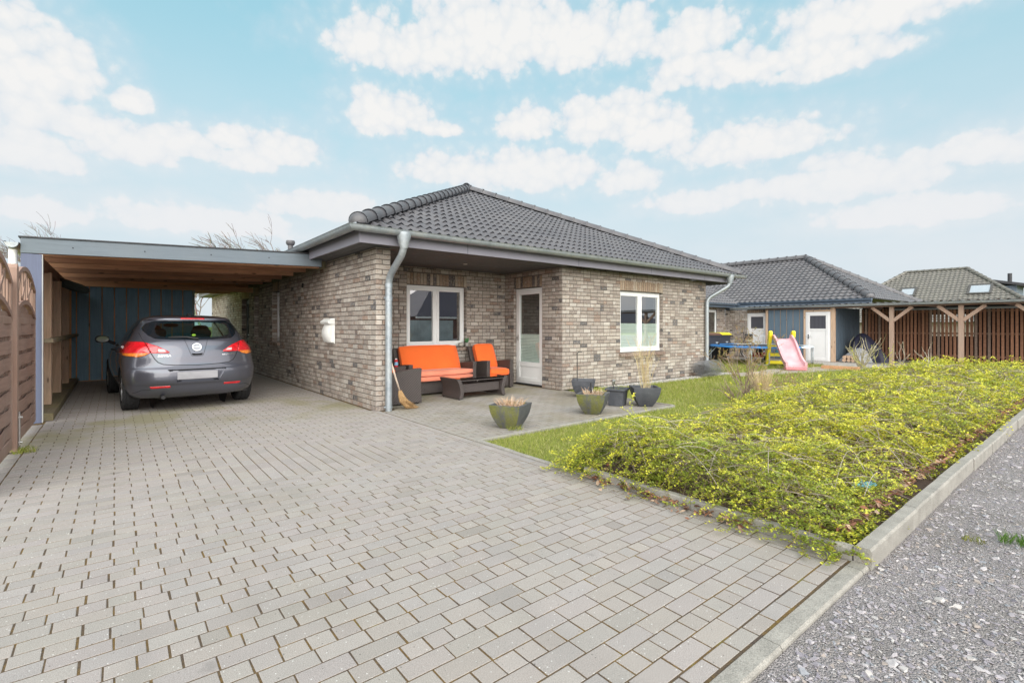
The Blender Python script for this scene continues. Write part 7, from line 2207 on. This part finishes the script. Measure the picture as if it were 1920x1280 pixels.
# ------------------------------------------------------------------ grass
M_GRASS = attr_mat('grass_blade', 0.6, 0.15, 20, 0.0, translucent=0.3)
def on_paving(x, y):
    if x < 3.25: return True
    if x < 7.21 and y > 4.63: return True
    if y > 7.16 and 7 < x < 12.7: return True
    if x > 8 and y > 7.17 - min(0.36, max(0.05, (x-8)*0.35)) and x < 13.6 and y < 7.3: return True
    if x > 18.9 or (x > 13 and y > 9.75): return True
    return False
SANDP = [[(12.8,6.3),(14.5,5.9),(15.4,5.7),(16.8,5.3),(18.2,5.0),(19.4,4.9),(19.5,6.6),(18.0,6.2),(16.6,6.6),(15.6,6.9),(14.7,6.7),(13.6,6.9)],[(13.3,8.6),(15.0,8.1),(15.6,8.3),(15.2,8.8),(13.6,9.2)]]
def inside(x, y, poly):
    r = False; j = len(poly)-1
    for i in range(len(poly)):
        if (poly[i][1] > y) != (poly[j][1] > y) and x < (poly[j][0]-poly[i][0])*(y-poly[i][1])/(poly[j][1]-poly[i][1])+poly[i][0]: r = not r
        j = i
    return r
def grass(name, zones, seed, pal):
    g = np.random.default_rng(seed); P = []
    for (xa, xb, ya, yb, dens, sc) in zones:
        n = int((xb-xa)*(yb-ya)*dens)
        X = g.uniform(xa, xb, n); Y = g.uniform(ya, yb, n)
        for x, y in zip(X, Y):
            if on_paving(x, y): continue
            if y < bed_y1(x)-0.1 and x < 18.6: continue
            th = mnoise.noise(Vector((x*0.9, y*0.9, 2.2)))
            if th < -0.22 and g.uniform() < 0.55: continue
            if g.uniform() < 0.88 and (inside(x, y, SANDP[0]) or inside(x, y, SANDP[1])): continue
            P.append((x, y, sc))
    P = np.array(P); n = len(P)
    h = g.uniform(0.018, 0.05, n)*P[:,2]; w_ = g.uniform(0.0014, 0.0028, n)*P[:,2]; a = g.uniform(0, 6.28, n); b_ = g.uniform(0, 6.28, n); ln = h*g.uniform(0.2, 1.1, n)
    S = np.stack([np.cos(a)*w_, np.sin(a)*w_, np.zeros(n)], 1); D = np.stack([np.cos(b_)*ln, np.sin(b_)*ln, h], 1)
    o = np.stack([P[:,0], P[:,1], np.full(n, -0.032)], 1)
    V = np.stack([o-S, o+S, o+D*0.6+S*0.7, o+D], 1).reshape(-1, 3)
    Q = np.arange(n*4).reshape(-1, 4)
    pal = np.array(pal); C = pal[g.integers(0, len(pal), n)]*g.uniform(0.75, 1.25, (n, 1))
    return np_mesh(name, V, Q, M_GRASS, C)
GP = [(0.26,0.325,0.05),(0.33,0.38,0.06),(0.40,0.41,0.10),(0.20,0.26,0.04),(0.50,0.46,0.20)]
tag(grass('grass', [(3.25,6.5,2.85,4.63,5200,1.0),(6.5,9.0,3.2,7.1,2300,1.35),(9.0,13.0,3.2,7.2,1200,1.8),(13.0,18.9,3.3,9.75,520,2.5)], 31, GP), 'short patchy green grass between the terrace, the shrubs and the yard', 'grass', kind='stuff')
# weeds and tufts: by the fence post, under the pots, on the gravel
def tuft(label, spots, seed, pal=GP):
    g = random.Random(seed); mb = MB()
    for (x, y, n, sp, h) in spots:
        for k in range(n):
            a = g.uniform(0, 6.28); r = sp*math.sqrt(g.random()); px, py = x+r*math.cos(a), y+r*math.sin(a); hh = h*g.uniform(0.4, 1); b_ = g.uniform(0, 6.28); l_ = hh*g.uniform(0.2, 1.0)
            w_ = 0.002; ca, sa = math.cos(a)*w_, math.sin(a)*w_; c = g.choice(pal); kk = g.uniform(0.8, 1.3); c = tuple(q*kk for q in c)
            mb.poly([(px-ca,py-sa,-0.008),(px+ca,py+sa,-0.008),(px+ca*.6+math.cos(b_)*l_*.6,py+sa*.6+math.sin(b_)*l_*.6,hh*.65),(px+math.cos(b_)*l_,py+math.sin(b_)*l_,hh)],0,c)
    o = mb.build('grass_tuft', M_GRASS, None); tag(o, label, 'grass tuft'); return o
tuft('tuft of green grass at the foot of the brown fence post', [(-0.72,7.12,180,0.09,0.08)], 1)
tuft('blades of grass growing up around the foot of the mossy pot nearest the drive', [(P1.x-0.05,P1.y-0.15,110,0.10,0.08)], 2)
tuft('bright green weed on the gravel road near the right edge of the view', [(from_view(2.98,3.03).x,from_view(2.98,3.03).y,120,0.07,0.06)], 3, [(0.08,0.17,0.03),(0.11,0.20,0.035)])
tuft('small mossy weed growing in the loose gravel below the kerb', [(from_view(2.98,2.7).x+0.1,from_view(2.98,2.7).y-0.05,60,0.05,0.03)], 4, [(0.25,0.24,0.05),(0.16,0.18,0.04)])
tuft('little green weed in the joint at the kerb corner', [(3.12,1.02,40,0.03,0.05)], 5)

# ------------------------------------------------------------------ bare shrubs on the lawn
M_TWIG = attr_mat('bare_twig', 0.9, 0.25, 30, 0.2)
def bare_shrub(name, label, cat, c, stems, h, seed, pal, r0=0.006, spread=0.5, depth=3, buds=None):
    r = random.Random(seed); mb = MB(); c = Vector(c)
    def grow(p, d, L, rad, lv):
        n = 4; path = [p]
        for k in range(n):
            d = (d + Vector((r.gauss(0,.16), r.gauss(0,.16), r.gauss(0.02,.12)))).normalized(); path.append(path[-1] + d*L/n)
        col = r.choice(pal); kk = r.uniform(0.8,1.2); col = tuple(q*kk for q in col)
        mb.tube(path, [rad*(1-0.55*k/n) for k in range(n+1)], 4, False, 0, col)
        if buds and lv == 0:
            for q in path[2:]:
                for _ in range(2):
                    e = q + Vector((r.uniform(-1,1), r.uniform(-1,1), r.uniform(-.3,1)))*0.025; cc = r.choice(buds)
                    mb.poly([q, q+Vector((r.uniform(-.012,.012),r.uniform(-.012,.012),0.012)), e, q+Vector((0.008,-0.008,0))], 0, cc)
        if lv > 0:
            for _ in range(r.randint(2, 4)):
                q = path[r.randint(1, n)]; a = r.uniform(0, 6.28)
                nd = (d + Vector((math.cos(a), math.sin(a), r.uniform(-.2,.5)))*0.75).normalized(); grow(q, nd, L*r.uniform(0.4,0.7), rad*0.55, lv-1)
    for k in range(stems):
        a = r.uniform(0, 6.28); d = Vector((math.cos(a)*spread, math.sin(a)*spread, 1)).normalized()
        grow(c + Vector((math.cos(a)*0.05, math.sin(a)*0.05, 0)), d, h*r.uniform(0.45,0.7), r0, depth-1)
    o = mb.build(name, M_TWIG, None); tag(o, label, cat); return o
BR = [(0.30,0.22,0.17),(0.38,0.30,0.25),(0.24,0.17,0.13)]
q = from_view(9.7, 4.55); bare_shrub('bare_shrub', 'upright bare shrub with thin brownish twigs on the lawn in front of the trampoline', 'shrub', (q.x,q.y,-0.03), 12, 1.25, 5, BR, 0.009, 0.34, 4, [(0.28,0.26,0.08),(0.34,0.22,0.10)])
q = from_view(8.7, 3.95); bare_shrub('bare_shrub', 'low wide bare shrub with dark tangled twigs left of the tan grass clump', 'shrub', (q.x,q.y,-0.03), 14, 0.62, 6, [(0.22,0.16,0.13),(0.30,0.22,0.17)], 0.007, 0.9, 3)
q = from_view(9.0, 5.1); bare_shrub('bare_shrub', 'low reddish bare shrub right of the tan grass clump near the slide', 'shrub', (q.x,q.y,-0.03), 14, 0.7, 7, [(0.34,0.20,0.13),(0.27,0.16,0.12)], 0.007, 0.8, 3)
q = from_view(9.1, 4.62); dry_tuft('dry_grass_clump', 'clump of tan dry ornamental grass among the bare shrubs', 'dry grass', (q.x,q.y,-0.03), 160, 0.55, 0.10, [(0.55,0.42,0.24),(0.48,0.36,0.20),(0.60,0.48,0.30)], 8, 0.0035, 0.5)
q = from_view(15.6, 11.05); bare_shrub('pruned_bush', 'pruned bush of stout pale branches in front of the dark covered heap', 'bush', (q.x,q.y,0.0), 14, 1.25, 9, [(0.42,0.37,0.26),(0.35,0.32,0.21),(0.30,0.27,0.17)], 0.017, 0.42, 2, [(0.30,0.30,0.10)])
for (d_, l_, h_, sd, lb) in ((12.8, 10.1, 0.95, 11, 'single grey green stem with leaf buds rising above the shrubs, left of two'), (12.6, 10.65, 0.95, 12, 'branching stem with pale leaf buds rising above the shrubs, right of two')):
    q = from_view(d_, l_); bare_shrub('budding_stem', lb, 'shrub', (q.x,q.y,0.0), 2 if sd == 11 else 4, h_*1.15, sd, [(0.40,0.34,0.30),(0.46,0.42,0.36)], 0.012, 0.25, 2, [(0.42,0.42,0.30),(0.36,0.38,0.24)])
q = from_view(11.2, 8.3)
bare_shrub('budding_stem', 'long arching shoot with yellow green leaves sticking out of the shrubs', 'shrub', (q.x,q.y,0.2), 4, 0.85, 14, [(0.36,0.33,0.10),(0.42,0.40,0.08)], 0.007, 0.9, 2, [(0.45,0.44,0.05),(0.36,0.38,0.05)])

# ------------------------------------------------------------------ bare trees beyond the carport
M_BARK = attr_mat('grey_bark', 0.9, 0.25, 6, 0.2)
def bare_tree(label, c, H, seed, lean=(0,0), spread=0.6, levels=4, r0=0.14, trunk_frac=0.3, thin=0.010, col=(0.16,0.13,0.115)):
    r = random.Random(seed); c = Vector(c)
    t_ = thing('bare_tree', label, 'tree', c)
    mt, mc = MB(), MB(); wind = Vector((lean[0], lean[1], 0))
    def grow(mb, p, d, L, rad, lv):
        n = 5; path = [p]
        for k in range(n):
            d = (d + Vector((r.gauss(0,.10), r.gauss(0,.10), r.gauss(0.03,.06))) + wind*0.10).normalized(); path.append(path[-1]+d*L/n)
        mb.tube(path, [max(thin, rad*(1-0.5*k/n)) for k in range(n+1)], 5 if lv > 1 else 3, False, 0, tuple(q*r.uniform(0.8,1.2) for q in col))
        if lv > 0:
            for _ in range(r.randint(4, 6) if lv > 1 else r.randint(4, 7)):
                q = path[r.randint(2 if lv < levels else 3, n)]; a = r.uniform(0, 6.28)
                nd = (d*0.8 + Vector((math.cos(a), math.sin(a), r.uniform(0, .7)))*spread).normalized(); grow(mc, q, nd, L*r.uniform(0.5,0.75), rad*0.5, lv-1)
    grow(mt, c + Vector((0,0,-0.1)), Vector((lean[0]*0.3, lean[1]*0.3, 1)).normalized(), H*trunk_frac*1.8, r0, levels)
    mt.build('trunk', M_BARK, t_); mc.build('crown', M_BARK, t_)
lw = -RGT
q = from_view(40, -16.6); bare_tree('windswept bare tree with thin branches leaning left above the carport roof by the house', (q.x,q.y,0), 8.8, 3, (lw.x*1.5,lw.y*1.5), 0.62, 4, 0.18, 0.36, 0.015)
q = from_view(43, -16.2); bare_tree('second bare tree with thin branches, close to the vent pipe on the roof', (q.x,q.y,0), 8.0, 5, (lw.x*1.6,lw.y*1.6), 0.6, 4, 0.16, 0.36, 0.015)
q = from_view(46, -39.0); bare_tree('faint bare tree top showing above the left part of the carport roof', (q.x,q.y,0), 8.6, 8, (lw.x,lw.y), 0.7, 4, 0.15, 0.36, 0.012)
q = from_view(34, -21.2); bare_tree('fine twigged bare tree seen through the gap beside the blue shed', (q.x,q.y,0), 6.0, 12, (0,0), 0.75, 4, 0.10, 0.30, 0.014, (0.24,0.19,0.17))
q = from_view(30, -29.5); bare_tree('faint bare tree behind the fence panel at the left edge', (q.x,q.y,0), 5.2, 15, (lw.x,lw.y), 0.6, 4, 0.10, 0.36, 0.008)
bare_tree('bare tree standing between the houses across the gravel road', (22.0,-42.0,0), 11.0, 17, (0,0), 0.7, 4, 0.18, 0.34, 0.02)
